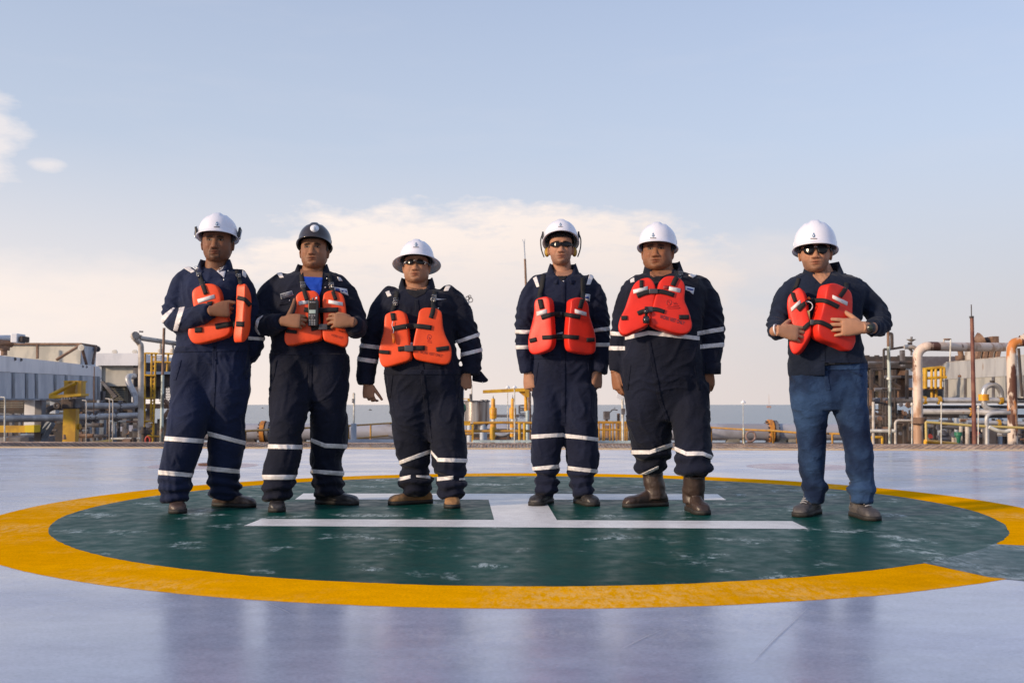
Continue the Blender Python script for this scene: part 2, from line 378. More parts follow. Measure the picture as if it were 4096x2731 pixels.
# ================================================================== process plant beyond the deck
galv = mat('galvanised_panel', (.52, .57, .65), .5, .05, col2=(.34, .40, .50), scale=.9, thr=(.42, .62), col3=(.30, .20, .14), thr3=(.66, .74), scale3=1.6, stretch=(1, 1, .6))
galvl = mat('pale_painted_steel', (.78, .79, .84), .5, 0, col2=(.62, .64, .70), scale=1.2, thr=(.45, .7), col3=(.33, .2, .13), thr3=(.68, .74), scale3=2.2, stretch=(1, 1, .5))
cream = mat('cream_panel', (.50, .48, .43), .55, 0, col2=(.33, .33, .31), scale=1.3, thr=(.45, .65), col3=(.35, .2, .1), thr3=(.68, .75), scale3=2.4, stretch=(1, 1, .5))
darks = mat('dark_soot_shade_steel', (.045, .038, .038), .75, 0, col2=(.10, .065, .05), scale=2, thr=(.45, .7))  # its dark colour also holds the shade of the plates under the coolers
mids = mat('weathered_grey_steel', (.17, .17, .19), .65, .1, col2=(.10, .085, .085), scale=1.5, col3=(.16, .08, .05), thr3=(.6, .7))
bluef = mat('blue_grey_frame', (.20, .25, .32), .6, 0, col2=(.13, .15, .19), scale=2)
pipeg = mat('silver_grey_pipe', (.48, .47, .47), .4, .2, col2=(.30, .29, .30), scale=1.6, col3=(.22, .14, .1), thr3=(.64, .72), scale3=4)
pipeb = mat('bright_silver_pipe', (.55, .55, .57), .3, .5, col2=(.38, .38, .40), scale=2.5)
pinkp = mat('rust_streaked_cream_pipe', (.70, .56, .47), .5, 0, col2=(.42, .25, .16), scale=2.2, thr=(.48, .6), col3=(.13, .05, .03), thr3=(.58, .62), scale3=1.6, stretch=(1, 1, .45))
rustp = mat('rust_orange_pipe', (.66, .55, .46), .6, 0, col2=(.55, .19, .04), scale=2.6, thr=(.48, .56), col3=(.10, .035, .02), thr3=(.53, .57), scale3=2.0, stretch=(1, 1, .35))
redb = mat('red_brown_paint', (.14, .045, .035), .6, 0, col2=(.22, .09, .06), scale=3)
beige = mat('beige_pipe_paint', (.56, .51, .46), .5, 0, col2=(.32, .27, .23), scale=1.5, col3=(.25, .14, .08), thr3=(.66, .73))
yel = mat('yellow_steel_paint', (.62, .36, .015), .5, 0, col2=(.45, .24, .02), scale=2.5)
yelb = mat('orange_yellow_valve_paint', (.80, .40, .01), .45, 0, col2=(.62, .27, .02), scale=5)
orr = mat('rusty_orange_flange', (.55, .22, .03), .65, 0, col2=(.30, .12, .04), scale=3)
peel = mat('peeling_white_green_paint', (.50, .55, .50), .6, 0, col2=(.12, .13, .12), scale=4, thr=(.5, .56), col3=(.25, .12, .06), thr3=(.6, .66), stretch=(1, 1, .5))
whp = mat('white_post_paint', (.68, .67, .62), .5, 0, col2=(.5, .46, .4), scale=6)
louv = mat('louvre_steel', (.13, .13, .12), .6, .2, col2=(.22, .20, .15), scale=5)
pale_blue = mat('pale_blue_steel', (.48, .58, .60), .55, 0, col2=(.36, .42, .44), scale=3)
stain = mat('stainless_tank', (.50, .47, .45), .28, .75, col2=(.20, .15, .13), scale=2.0, thr=(.42, .62), stretch=(2.2, 2.2, .12), col3=(.7, .62, .55), thr3=(.55, .7))
greenp = mat('green_valve_paint', (.02, .16, .09), .5); redp = mat('red_paint', (.45, .05, .03), .5)
tan_clad = mat('warm_tan_cladding', (.60, .50, .34), .5, 0, col2=(.45, .36, .22), scale=1.5)  # plain tan cladding, varied by noise
greyd = mat('dark_grey_cladding', (.15, .145, .17), .6, 0, col2=(.11, .10, .12), scale=1.5)

CR = {'l': (0, 1250, 2.8), 'r': (3400, 1250, 2.8), 'c': (1780, 1450, 4.355), 's': (2760, 1500, 4.704), 'm': (900, 1500, 3.36),
      1: (600, 820, 2.45), 2: (980, 860, 2.614), 3: (1400, 920, 2.305), 4: (2040, 840, 2.064), 5: (2400, 840, 2.063), 6: (3040, 840, 2.063)}
def uv(c, x, y): o = CR[c]; return o[0] + x / o[2], o[1] + y / o[2]
def P(c, x, y, Y): return pt(*uv(c, x, y), Y)
def mlen(c, px, Y): return px / CR[c][2] / F * Y
FLOOR = -3.2
def pb(bm, c, x0, y0, x1, y1, Y, dep, bevel=0):
    a = P(c, x0, y0, Y); b = P(c, x1, y1, Y); b.y = Y + dep
    box(bm, a, b, bevel)
def part_box(name, par, m, c, x0, y0, x1, y1, Y, dep, label=None, bevel=0):
    bm = bmesh.new(); pb(bm, c, x0, y0, x1, y1, Y, dep, bevel); return obj(name, bm, m, par, smooth=False, label=label)
def part_tube(name, par, m, pts, r, n=12, label=None):
    bm = bmesh.new(); tube(bm, pts, r, n); return sharp(obj(name, bm, m, par, label=label), 50)
def disc(name, par, m, c, axis, r, t, n=24, label=None):
    a = Vector(axis).normalized(); return part_tube(name, par, m, [Vector(c) - a * t / 2, Vector(c) + a * t / 2], r, n, label)
def flange(name, par, m, c, axis, r, t, bolts=10):
    f = disc(name, par, m, c, axis, r, t); a = Vector(axis).normalized(); x, y = frame(a)
    if f.parent is not None and f.parent.parent is not None: return f
    for k in range(bolts):
        q = 2 * math.pi * k / bolts; p = Vector(c) + (x * math.cos(q) + y * math.sin(q)) * r * .84
        part_tube('bolt', f, darks, [p - a * t * .95, p + a * t * .95], r * .07, 6)
    return f
def solo_tube(name, label, cat, m, pts, r, n=14, group=None):
    bm = bmesh.new(); tube(bm, pts, r, n); return tag(sharp(obj(name, bm, m), 50), label, cat, group)

bm = bmesh.new(); box(bm, (-45, 17.5, FLOOR - .3), (50, 76, FLOOR)); structure(obj('plant_deck', bm, darks, smooth=False))
# platform legs under everything, down to the sea
t = thing('platform_substructure', 'dark steel legs carrying the plant deck above the sea', 'platform legs', (0, 45, SEA_Z - 2))
for x_ in (-40, -14, 14, 44):
    for y_ in (20, 46, 72):
        part_tube('leg', t, mids, [(x_, y_, SEA_Z - 2), (x_, y_, FLOOR - .3)], .9, 14)
for x_ in (-10, 10):
    for y_ in (-4, 12):
        part_tube('leg', t, mids, [(x_, y_, SEA_Z - 2), (x_, y_, -.36)], .6, 14)

def rail_run(name, label, pts, h, m, post_dx, r=.028, mid=True, group=None, posts=None):
    """handrail: parts top_rail, mid_rail and posts; pts are points along the top rail"""
    base = pts[0] - Vector((0, 0, h)); t = thing(name, label, 'handrail', base, group)
    part_tube('top_rail', t, m, pts, r, 8)
    if mid: part_tube('mid_rail', t, m, [p - Vector((0, 0, h * .5)) for p in pts], r * .85, 8)
    for a, b in zip(pts, pts[1:]):
        n = max(1, round((b - a).length / post_dx))
        for k in range(n + 1):
            p = a.lerp(b, k / n); part_tube('post', t, m, [p, p - Vector((0, 0, h))], r, 8)
    return t

# ---------- left: air cooler seen in perspective, its long side running away to the right
YA, YB = 27.0, 43.0
def LP(x, y, frac=None):          # point on the long side plane: x in crop pixels 0..1110 decides the depth
    s = x / 1105.0; iY = (1 - s) / YA + s / YB; return P('l', x, y, 1 / iY)
t = thing('air_cooler', 'long blue grey air cooler with a pale top beam, nearest at the left edge', 'air cooler', (LP(0, 1480) + LP(1105, 1480)) / 2 * 1)
back = Vector((-4.6, 4.0, 0)) * 1.3
xm = -260
def quadpart(name, m, x0, x1, yt0, yb0, yt1, yb1, dep=.25, off=0, par=None):
    bm = bmesh.new(); o = Vector((-.35, .9, 0)).normalized() * off
    prism(bm, [LP(x0, yt0) + o, LP(x1, yt1) + o, LP(x1, yb1) + o, LP(x0, yb0) + o], Vector((-.35, .9, 0)).normalized() * dep); 
    bmesh.ops.recalc_face_normals(bm, faces=bm.faces)
    return obj(name, bm, m, par or t, smooth=False)
def ytop(x): return 480 + (600 - 480) * x / 1100
def ybeam(x): return 660 + (715 - 660) * x / 1110
def ybot(x): return 972 + 2 * x / 1100
quadpart('top_beam', galvl, -260, 1105, ytop(-260), ybeam(-260), ytop(1105), ybeam(1105), 5.5, 0)
xs = [-260, -60, 150, 300, 410, 620, 745, 910, 1060, 1105]
for a, b in zip(xs, xs[1:]):
    quadpart('side_panel', galv, a + 8, b - 8, ybeam(a), ybot(a), ybeam(b), ybot(b), 5.2, .16)
for a in xs[1:]:
    quadpart('rib', bluef, a - 13, a + 13, ybeam(a), ybot(a), ybeam(a), ybot(a), .3, .02)
quadpart('bottom_rail', bluef, -260, 1105, ybot(-260) - 12, ybot(-260) + 5, ybot(1105) - 12, ybot(1105) + 5, .3, .01)
for bx in (165, 232, 925, 968):
    c = LP(bx, ytop(bx) + 22); disc('bolt', t, mids, c, (.35, -.9, 0), .05, .12, 10)
# plenum above with gusset struts
pl = thing('fan_plenum', 'dull silver fan plenum with rusty struts on top of the long cooler', 'fan plenum', P('l', 500, 590, 37))
bm = bmesh.new(); A = P('l', 60, 350, 40.5); B = P('l', 910, 352, 40); Cc = P('l', 1078, 374, 44)
Ab = P('l', 60, 560, 40.5); Bb = P('l', 895, 640, 40); Cb = P('l', 1070, 640, 44)
prism(bm, [A, B, Bb, Ab], (-1.9, 4, 0)); bmesh.ops.recalc_face_normals(bm, faces=bm.faces); obj('front_panel', bm, cream, pl, smooth=False)
bm = bmesh.new(); prism(bm, [B + Vector((.01, 0, 0)), Cc, Cb, Bb + Vector((.01, 0, 0))], (-.6, 1.2, 0)); bmesh.ops.recalc_face_normals(bm, faces=bm.faces); obj('end_panel', bm, galv, pl, smooth=False)
rs = mat('rusty_strut', (.16, .09, .06), .7, col2=(.25, .15, .1), scale=3)
for (x0, y0, x1, y1, Y0, Y1) in ((420, 352, 420, 515, 40, 40), (905, 362, 632, 530, 39.8, 39.8), (915, 385, 968, 580, 39.9, 40.8), (1075, 385, 1040, 570, 43.6, 42.5)):
    part_tube('strut', pl, rs, [P('l', x0, y0, Y0 - .3), P('l', x1, y1, Y1 - .3)], .06, 6)
part_tube('top_rim', pl, rs, [P('l', 60, 350, 40.4), P('l', 910, 352, 39.9), P('l', 1080, 376, 44)], .05, 6)
disc('lifting_lug', pl, mids, P('l', 1090, 408, 43.5), (0, 1, 0), .13, .08, 12)
disc('lifting_lug', pl, whp, P('l', 912, 392, 37.5), (0, 1, 0), .12, .08, 12)
# motor and pipe at far top left
t2 = thing('fan_motor', 'rusty header with a grey motor on it, above the cooler at the left edge', 'fan motor', P('l', 60, 480, 28))
part_tube('header', t2, rs, [P('l', -60, 345, 28), P('l', 130, 345, 28.4)], mlen('l', 46, 28), 18)
part_tube('neck', t2, rs, [P('l', 45, 480, 28.2), P('l', 45, 370, 28.2)], mlen('l', 34, 28), 14)
disc('neck_flange', t2, rs, P('l', 45, 400, 28.2), (0, 0, 1), mlen('l', 60, 28), .12)
part_tube('motor', t2, galv, [P('l', -40, 285, 28.1), P('l', 120, 285, 28.3)], mlen('l', 34, 28), 18)
part_box('gearbox', t2, galvl, 'l', 118, 232, 190, 335, 28, .5, bevel=.03)
part_tube('shaft', t2, darks, [P('l', 188, 290, 28.3), P('l', 220, 290, 28.3)], mlen('l', 12, 28), 10)
part_box('end_cap', t2, darks, 'l', 212, 262, 256, 328, 28.05, .4, bevel=.03)
# second cooler
t3 = thing('cooler_unit', 'smaller pale cooler box with dark louvres, right of the long cooler', 'air cooler', P('l', 1300, 1480, 50))
part_box('top_band', t3, galvl, 'l', 1075, 455, 1545, 592, 49.5, 6)
part_box('side_panel', t3, cream, 'l', 1130, 596, 1500, 822, 49.9, 5)
part_box('corner_post', t3, mids, 'l', 1495, 470, 1560, 1010, 49.7, .5)
part_box('left_panel', t3, galv, 'l', 1095, 596, 1128, 1010, 49.8, 4)
for k in range(9):
    y_ = 832 + k * 20; bm = bmesh.new()
    a = P('l', 1140 + 4 * k, y_, 50.0); b_ = P('l', 1440, y_ + 13, 50.5); box(bm, a, b_)
    bmesh.ops.rotate(bm, verts=bm.verts, cent=(a + b_) / 2, matrix=Matrix.Rotation(R(-25), 3, 'X')); obj('louvre', bm, louv, t3, smooth=False)
part_box('louvre_back', t3, darks, 'l', 1130, 825, 1440, 1010, 51, .4)
bm = bmesh.new(); prism(bm, [P('l', 1120, 770, 49.6), P('l', 1150, 765, 49.6), P('l', 1310, 935, 49.6), P('l', 1270, 960, 49.6)], (0, .2, 0)); bmesh.ops.recalc_face_normals(bm, faces=bm.faces); obj('brace', bm, mids, t3, smooth=False)
for lx in (1285, 1510): disc('lifting_lug', t3, whp, P('l', lx, 446, 49.8), (0, 1, 0), .14, .08, 12)
# frame under the coolers; dark plates behind it stand in for shade
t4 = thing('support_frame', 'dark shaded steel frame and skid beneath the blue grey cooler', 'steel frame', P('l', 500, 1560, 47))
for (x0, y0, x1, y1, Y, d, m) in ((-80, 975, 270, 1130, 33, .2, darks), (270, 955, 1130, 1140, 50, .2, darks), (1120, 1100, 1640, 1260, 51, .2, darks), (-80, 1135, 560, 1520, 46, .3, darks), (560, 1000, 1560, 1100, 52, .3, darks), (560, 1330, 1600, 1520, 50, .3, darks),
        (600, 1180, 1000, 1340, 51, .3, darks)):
    part_box('shade_plate', t4, m, 'l', x0, y0, x1, y1, Y, d)
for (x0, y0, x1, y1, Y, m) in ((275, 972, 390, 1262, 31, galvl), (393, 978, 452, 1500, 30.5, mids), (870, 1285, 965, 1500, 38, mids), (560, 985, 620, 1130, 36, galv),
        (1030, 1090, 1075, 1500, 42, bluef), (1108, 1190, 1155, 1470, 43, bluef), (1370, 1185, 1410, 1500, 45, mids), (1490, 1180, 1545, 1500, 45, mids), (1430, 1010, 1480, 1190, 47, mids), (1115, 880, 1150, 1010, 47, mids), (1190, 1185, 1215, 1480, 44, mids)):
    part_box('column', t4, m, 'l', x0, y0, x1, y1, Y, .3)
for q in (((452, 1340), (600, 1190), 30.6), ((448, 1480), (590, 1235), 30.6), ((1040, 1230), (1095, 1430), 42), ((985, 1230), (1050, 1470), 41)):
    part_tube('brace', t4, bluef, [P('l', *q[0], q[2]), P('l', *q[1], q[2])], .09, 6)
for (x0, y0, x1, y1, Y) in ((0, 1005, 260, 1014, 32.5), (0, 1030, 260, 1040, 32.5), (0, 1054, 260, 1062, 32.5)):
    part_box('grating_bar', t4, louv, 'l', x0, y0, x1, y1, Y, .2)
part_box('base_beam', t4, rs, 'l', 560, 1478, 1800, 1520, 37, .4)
tag(part_box('vessel_shell', None, mids, 'l', -60, 1385, 330, 1500, 32, 2, bevel=.3), 'grey rounded vessel low in the shade at the left edge', 'vessel')
t5 = thing('yellow_beam', 'yellow crane beam with a brighter end, low at the left edge', 'beam', P('l', 150, 1345, 30))
part_box('web', t5, yel, 'l', -60, 1265, 278, 1342, 30, .35); part_box('end_plate', t5, mat('bright_yellow', (.75, .55, .02), .5), 'l', 278, 1260, 380, 1340, 29.9, .4, label='brighter yellow end plate')
# yellow jib column with valve cluster
t6 = thing('jib_column', 'yellow square column with a triangular yellow bracket in front of the cooler', 'column', P('l', 775, 1500, 26))
part_box('column', t6, yel, 'l', 718, 768, 842, 940, 26.4, .22); part_box('lower_column', t6, yel, 'l', 708, 1080, 838, 1500, 26.4, .22)
part_box('column_core', t6, yel, 'l', 722, 935, 835, 1085, 26.45, .2)
bm = bmesh.new(); prism(bm, [P('l', 545, 925, 26), P('l', 905, 905, 26), P('l', 905, 932, 26), P('l', 545, 965, 26)], (0, .5, 0)); bmesh.ops.recalc_face_normals(bm, faces=bm.faces); obj('bracket_arm', bm, yel, t6, smooth=False)
part_tube('brace', t6, yel, [P('l', 560, 930, 26.1), P('l', 850, 785, 26.1)], .055, 6); part_tube('brace', t6, yel, [P('l', 600, 915, 26.5), P('l', 720, 855, 26.5)], .05, 6)
part_box('bracket_post', t6, yel, 'l', 872, 765, 903, 960, 26.1, .3); part_box('cap_plate', t6, yel, 'l', 712, 762, 905, 776, 26.1, .4)
part_tube('side_stub', t6, yel, [P('l', 838, 1275, 26.6), P('l', 900, 1275, 26.6)], mlen('l', 32, 26.6), 12)
part_tube('bell', t6, rs, [P('l', 720, 1365, 26), P('l', 722, 1420, 26)], [mlen('l', 12, 26), mlen('l', 22, 26)], 12)
t7 = thing('valve_actuator', 'dark greasy valve actuator block clamped across the yellow column', 'valve', P('l', 760, 1085, 25.8))
part_box('body', t7, darks, 'l', 680, 955, 815, 1078, 25.6, .6, bevel=.05); part_box('cover', t7, mids, 'l', 800, 945, 862, 1070, 25.7, .5, bevel=.04)
part_tube('handwheel', t7, darks, [P('l', 640 + 26 * math.cos(a), 1042 + 30 * math.sin(a), 25.5) for a in (math.pi * 2 * k / 20 for k in range(21))], .03, 6)
part_tube('stem', t7, mids, [P('l', 610, 1042, 25.7), P('l', 690, 1042, 25.7)], .07, 8)
for k in range(4): part_tube('bolt', t7, mids, [P('l', 700 + 28 * k, 948, 25.5), P('l', 700 + 28 * k, 970, 25.5)], .03, 6)
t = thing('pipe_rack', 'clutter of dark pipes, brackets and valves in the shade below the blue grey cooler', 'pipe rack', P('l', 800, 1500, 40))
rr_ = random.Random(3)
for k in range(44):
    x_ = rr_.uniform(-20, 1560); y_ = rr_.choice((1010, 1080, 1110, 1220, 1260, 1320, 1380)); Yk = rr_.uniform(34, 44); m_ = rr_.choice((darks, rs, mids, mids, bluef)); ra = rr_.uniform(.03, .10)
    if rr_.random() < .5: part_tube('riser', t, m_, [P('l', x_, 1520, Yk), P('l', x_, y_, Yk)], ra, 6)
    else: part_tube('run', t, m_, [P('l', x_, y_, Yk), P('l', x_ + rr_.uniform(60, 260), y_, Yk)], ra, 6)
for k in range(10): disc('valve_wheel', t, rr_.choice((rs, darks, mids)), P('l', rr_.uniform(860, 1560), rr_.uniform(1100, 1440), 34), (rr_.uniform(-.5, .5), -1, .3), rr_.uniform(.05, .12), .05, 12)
# pipes
def plain_pipe(name, label, m, c, pts, rpx, flanges=(), fm=None, frx=1.6, cat='pipe', group=None, per=6, bend=True):
    W = [P(c, *q) for q in pts]; Y0 = W[0].y
    t = thing(name, label, cat, (W[0] + W[-1]) / 2, group)
    r = mlen(c, rpx, sum(q[2] for q in pts) / len(pts))
    part_tube('pipe_run', t, m, curve(W, per) if bend else W, r, 18)
    for (fx, fy, FY, ax) in flanges: flange('flange', t, fm or m, P(c, fx, fy, FY), ax, r * frx, r * 1.0)
    return t
plain_pipe('large_pipe', 'thick grey pipe crossing low in front of the yellow column at the left', pipeg, 'l', [(-80, 1188, 27.5), (400, 1184, 29), (1000, 1168, 31.5), (1560, 1150, 34)], 38,
           [(1000, 1168, 31.5, (1, .1, 0)), (1070, 1166, 31.8, (1, .1, 0)), (1300, 1158, 32.8, (1, .1, 0))], mids, 1.75, bend=False)
plain_pipe('cooler_outlet_pipe', 'grey pipe just above the thick low pipe, ending in an angled riser', pipeg, 'l',
           [(860, 1045, 31.5), (1200, 1046, 33), (1470, 1046, 34), (1535, 1010, 34.2), (1500, 900, 34.4), (1440, 780, 34.6), (1445, 720, 34.8), (1500, 712, 36)], 34,
           [(890, 1045, 31.6, (1, .1, 0)), (1350, 1046, 33.6, (1, .1, 0)), (1150, 1046, 33, (1, .1, 0))], mids, 1.8)
plain_pipe('elbow_pipe', 'dark grey elbow pipe curving down behind the low pipe, left of the yellow column', mids, 'l', [(700, 1060, 31), (600, 1062, 31), (530, 1100, 31), (505, 1180, 31)], 32)
plain_pipe('tall_riser_pipe', 'tall beige riser pipe with a crooked neck and flanged top, beside the rusty pole', beige, 'l',
           [(1575, 1540, 33), (1578, 900, 33), (1580, 420, 33), (1560, 345, 33), (1505, 285, 32.8)], 31, [(1515, 262, 32.8, (.75, -.6, .3))], beige, 1.55)
plain_pipe('overhead_pipe', 'beige horizontal pipe at the head of the tall riser, running behind the first man', beige, 'l', [(1560, 285, 33.4), (1960, 345, 35), (2300, 395, 36)], 26,
           [(1560, 285, 33.4, (1, .05, -.2))], beige, 1.4, bend=False)
for k, (x_, lab) in enumerate(((1800, 'left one of two short pipe props under the overhead beige pipe'), (1938, 'right one of two short pipe props under the overhead beige pipe'))):
    t = thing('pipe_prop', lab, 'pipe prop', P('l', x_, 450, 34.5)); part_tube('stem', t, beige, [P('l', x_, 450, 34.5), P('l', x_, 350 + 12 * k, 34.5)], mlen('l', 13, 34.5), 10)
    disc('flange', t, beige, P('l', x_, 425, 34.5), (0, 0, 1), mlen('l', 32, 34.5), .09); disc('flange', t, beige, P('l', x_, 448, 34.5), (0, 0, 1), mlen('l', 28, 34.5), .06)
vh = part_tube('handwheel_stub', None, mids, [P('l', 1560, 212, 32.6), P('l', 1602, 215, 32.6)], .03, 6); tag(vh, 'small pipe stub on the flanged top of the tall riser', 'pipe stub'); vh.name = 'pipe_stub'
# pole between pipe and first man
t = thing('mast_pole', 'rust topped white pole just left of the man with the black ear muffs', 'pole', P('l', 1806, 1560, 23))
part_tube('lower_pole', t, peel, [P('l', 1806, 1560, 23), P('l', 1822, 700, 23)], [mlen('l', 21, 23), mlen('l', 17, 23)], 12); part_tube('upper_pole', t, rs, [P('l', 1822, 702, 23), P('l', 1838, 172, 23)], mlen('l', 15, 23), 12)
# yellow caged access tower
t = thing('ladder_cage', 'yellow caged ladder tower standing between the tall riser and the pole', 'ladder cage', P('l', 1700, 1500, 38))
for (x0, y0, x1, y1) in ((1625, 450, 1615, 1490), (1745, 450, 1712, 1490), (1885, 465, 1870, 660), (1700, 455, 1690, 1200)): part_tube('upright', t, yel, [P('l', x0, y0, 38), P('l', x1, y1, 38)], .042, 8)
for (y_, xa, xb) in ((455, 1620, 1950), (552, 1740, 1950), (700, 1620, 1745), (958, 1620, 1740), (1215, 1600, 1730), (1380, 1650, 1780)): part_tube('hoop', t, yel, [P('l', xa, y_, 37.9), P('l', xb, y_ + 6, 37.9)], .034, 8)
for k in range(20): part_tube('rung', t, yel, [P('l', 1693, 500 + k * 50, 38), P('l', 1738 - k * .8, 500 + k * 50, 38)], .025, 6)
t = thing('equipment_rack', 'dark rusty rack of cabinets and louvres behind the yellow ladder cage', 'equipment rack', P('l', 1750, 1530, 44))
for (x0, y0, x1, y1, Y, d, m) in ((1560, 560, 1990, 660, 44, 2, darks), (1500, 690, 2000, 830, 44, 2, darks), (1620, 830, 1770, 965, 45, 1, mids), (1600, 1020, 2000, 1075, 43, 1, rs), (1760, 1190, 2000, 1500, 42, 1, darks), (1640, 1075, 1690, 1210, 45, .5, mids),
        (1570, 1240, 1700, 1500, 44, 1, darks), (1600, 660, 2000, 690, 43.7, .3, galv)): part_box('cabinet', t, m, 'l', x0, y0, x1, y1, Y, d)
for k in range(6): part_box('louvre', t, galvl, 'l', 1690, 478 + 16 * k, 1800, 486 + 16 * k, 45, .3)
for k in range(9): part_box('louvre', t, darks, 'l', 1780, 842 + 18 * k, 1930, 850 + 18 * k, 44, .3)
part_tube('brace', t, rs, [P('l', 1840, 980, 43), P('l', 1960, 1100, 43)], .1, 6); part_tube('brace', t, rs, [P('l', 1900, 1090, 42.5), P('l', 1830, 1180, 42.5)], .1, 6)
# small items low on the left
for (x_, y0, lab) in ((965, 985, 'thin hooked white vent pipe right of the yellow column'), (1225, 965, 'left of the paired hooked vent pipes by the low grey flanges'), (1262, 975, 'right of the paired hooked vent pipes by the low grey flanges'), (52, 950, 'bent white handrail pipe standing at the left edge')):
    solo_tube('vent_pipe', lab, 'vent pipe', whp if x_ < 100 else beige, curve([P('l', x_, 1520, 24), P('l', x_, 1250, 24), P('l', x_ + 2, y0 + 25, 24), P('l', x_ - 14, y0, 24), P('l', x_ - 46, y0 - 4, 24)], 5), mlen('l', 6 if x_ > 100 else 8, 24), 8)
solo_tube('guy_post', 'thin dark brown post standing before the right end of the long cooler', 'post', rs, [P('l', 1050, 1150, 26), P('l', 1057, 606, 26)], mlen('l', 6, 26), 8)
solo_tube('hose_ring', 'red hose ring hanging low beside the rusty topped pole', 'hose ring', redp, [P('l', 1655 + 26 * math.cos(a), 1430 + 42 * math.sin(a), 24) for a in (2 * math.pi * k / 20 for k in range(21))], mlen('l', 10, 24), 8)
t = thing('choke_valve', 'dark valve with handwheel low beside the tall riser', 'valve', P('l', 1620, 1500, 25))
part_tube('body', t, darks, [P('l', 1610, 1500, 25), P('l', 1610, 1280, 25)], mlen('l', 26, 25), 12); disc('flange', t, darks, P('l', 1612, 1335, 25), (0, 0, 1), mlen('l', 46, 25), .1); disc('handwheel', t, mids, P('l', 1660, 1262, 25), (.2, -1, .3), mlen('l', 30, 25), .05)
solo_tube('drain_pipe', 'pale pipe lying low between the paired vents and the tall riser', 'pipe', whp, [P('l', 1245, 1412, 28), P('l', 1570, 1410, 28)], mlen('l', 12, 28), 8)
solo_tube('yellow_kerb_rail', 'low yellow rail lying along the deck edge right of the yellow column', 'rail', yel, [P('l', 960, 1470, 27), P('l', 1240, 1438, 29)], .05, 8)
t = thing('pump_skid', 'small red brown pump low on the deck left of the red hose ring', 'pump', P('l', 1470, 1490, 27))
part_tube('motor', t, rs, [P('l', 1380, 1445, 27), P('l', 1470, 1445, 27)], mlen('l', 34, 27), 14); part_tube('casing', t, darks, [P('l', 1500, 1490, 27), P('l', 1500, 1400, 27)], mlen('l', 28, 27), 12)

# ---------- right side
t = thing('dark_module', 'sooty dark brown module with tan cladding gaps, behind the man in jeans', 'plant module', P('r', 450, 1500, 44))
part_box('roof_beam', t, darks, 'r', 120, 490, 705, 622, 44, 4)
for (x0, x1) in ((130, 182), (210, 255), (268, 335), (355, 400), (520, 618)): part_box('cladding_panel', t, tan_clad, 'r', x0, 628, x1, 705, 45.5, .2)
for (x0, y0, x1, y1, Y, d, m) in ((110, 700, 700, 735, 43.6, 1, darks), (120, 735, 180, 950, 46, .5, darks), (235, 866, 330, 950, 46.5, .3, tan_clad), (182, 735, 240, 950, 46.4, .3, greyd), (330, 735, 520, 960, 46.6, .3, darks), (110, 1130, 700, 1220, 44, .6, mids),
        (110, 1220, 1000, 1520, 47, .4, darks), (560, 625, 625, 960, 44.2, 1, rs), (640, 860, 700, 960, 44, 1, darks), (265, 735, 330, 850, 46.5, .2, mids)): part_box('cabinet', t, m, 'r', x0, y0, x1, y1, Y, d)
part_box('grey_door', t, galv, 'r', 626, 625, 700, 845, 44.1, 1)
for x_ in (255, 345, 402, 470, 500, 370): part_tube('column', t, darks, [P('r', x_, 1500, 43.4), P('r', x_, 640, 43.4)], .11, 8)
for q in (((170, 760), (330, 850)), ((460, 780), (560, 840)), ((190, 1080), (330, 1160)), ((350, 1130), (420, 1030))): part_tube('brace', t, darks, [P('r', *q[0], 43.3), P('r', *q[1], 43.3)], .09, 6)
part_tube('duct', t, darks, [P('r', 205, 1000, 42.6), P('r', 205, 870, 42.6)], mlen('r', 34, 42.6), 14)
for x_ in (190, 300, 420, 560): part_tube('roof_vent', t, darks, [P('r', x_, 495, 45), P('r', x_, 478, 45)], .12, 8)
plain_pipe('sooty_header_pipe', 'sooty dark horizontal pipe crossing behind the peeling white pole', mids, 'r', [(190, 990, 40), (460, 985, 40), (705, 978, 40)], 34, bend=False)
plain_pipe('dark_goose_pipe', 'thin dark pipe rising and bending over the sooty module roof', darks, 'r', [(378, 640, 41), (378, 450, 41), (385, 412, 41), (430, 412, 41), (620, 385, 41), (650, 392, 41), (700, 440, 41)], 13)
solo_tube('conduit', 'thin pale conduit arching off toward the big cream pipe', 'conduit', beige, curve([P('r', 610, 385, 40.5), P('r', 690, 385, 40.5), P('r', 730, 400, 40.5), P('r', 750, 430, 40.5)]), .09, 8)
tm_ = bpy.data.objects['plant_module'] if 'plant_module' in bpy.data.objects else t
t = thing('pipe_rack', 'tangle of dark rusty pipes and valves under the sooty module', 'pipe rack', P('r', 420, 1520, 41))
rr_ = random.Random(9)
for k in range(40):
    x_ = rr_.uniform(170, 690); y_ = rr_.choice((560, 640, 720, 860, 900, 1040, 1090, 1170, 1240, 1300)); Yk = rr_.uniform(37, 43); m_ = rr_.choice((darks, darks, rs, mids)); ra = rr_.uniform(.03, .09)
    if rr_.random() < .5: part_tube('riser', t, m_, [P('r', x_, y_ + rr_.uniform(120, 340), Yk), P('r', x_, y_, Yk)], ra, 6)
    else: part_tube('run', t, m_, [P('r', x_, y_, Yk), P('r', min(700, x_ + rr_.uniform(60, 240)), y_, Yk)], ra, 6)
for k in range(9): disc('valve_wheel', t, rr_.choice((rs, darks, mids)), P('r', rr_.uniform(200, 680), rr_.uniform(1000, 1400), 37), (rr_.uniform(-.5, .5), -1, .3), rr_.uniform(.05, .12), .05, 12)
t = thing('instrument_mast', 'small instrument mast with a funnel on the sooty module roof', 'mast', P('r', 690, 480, 41))
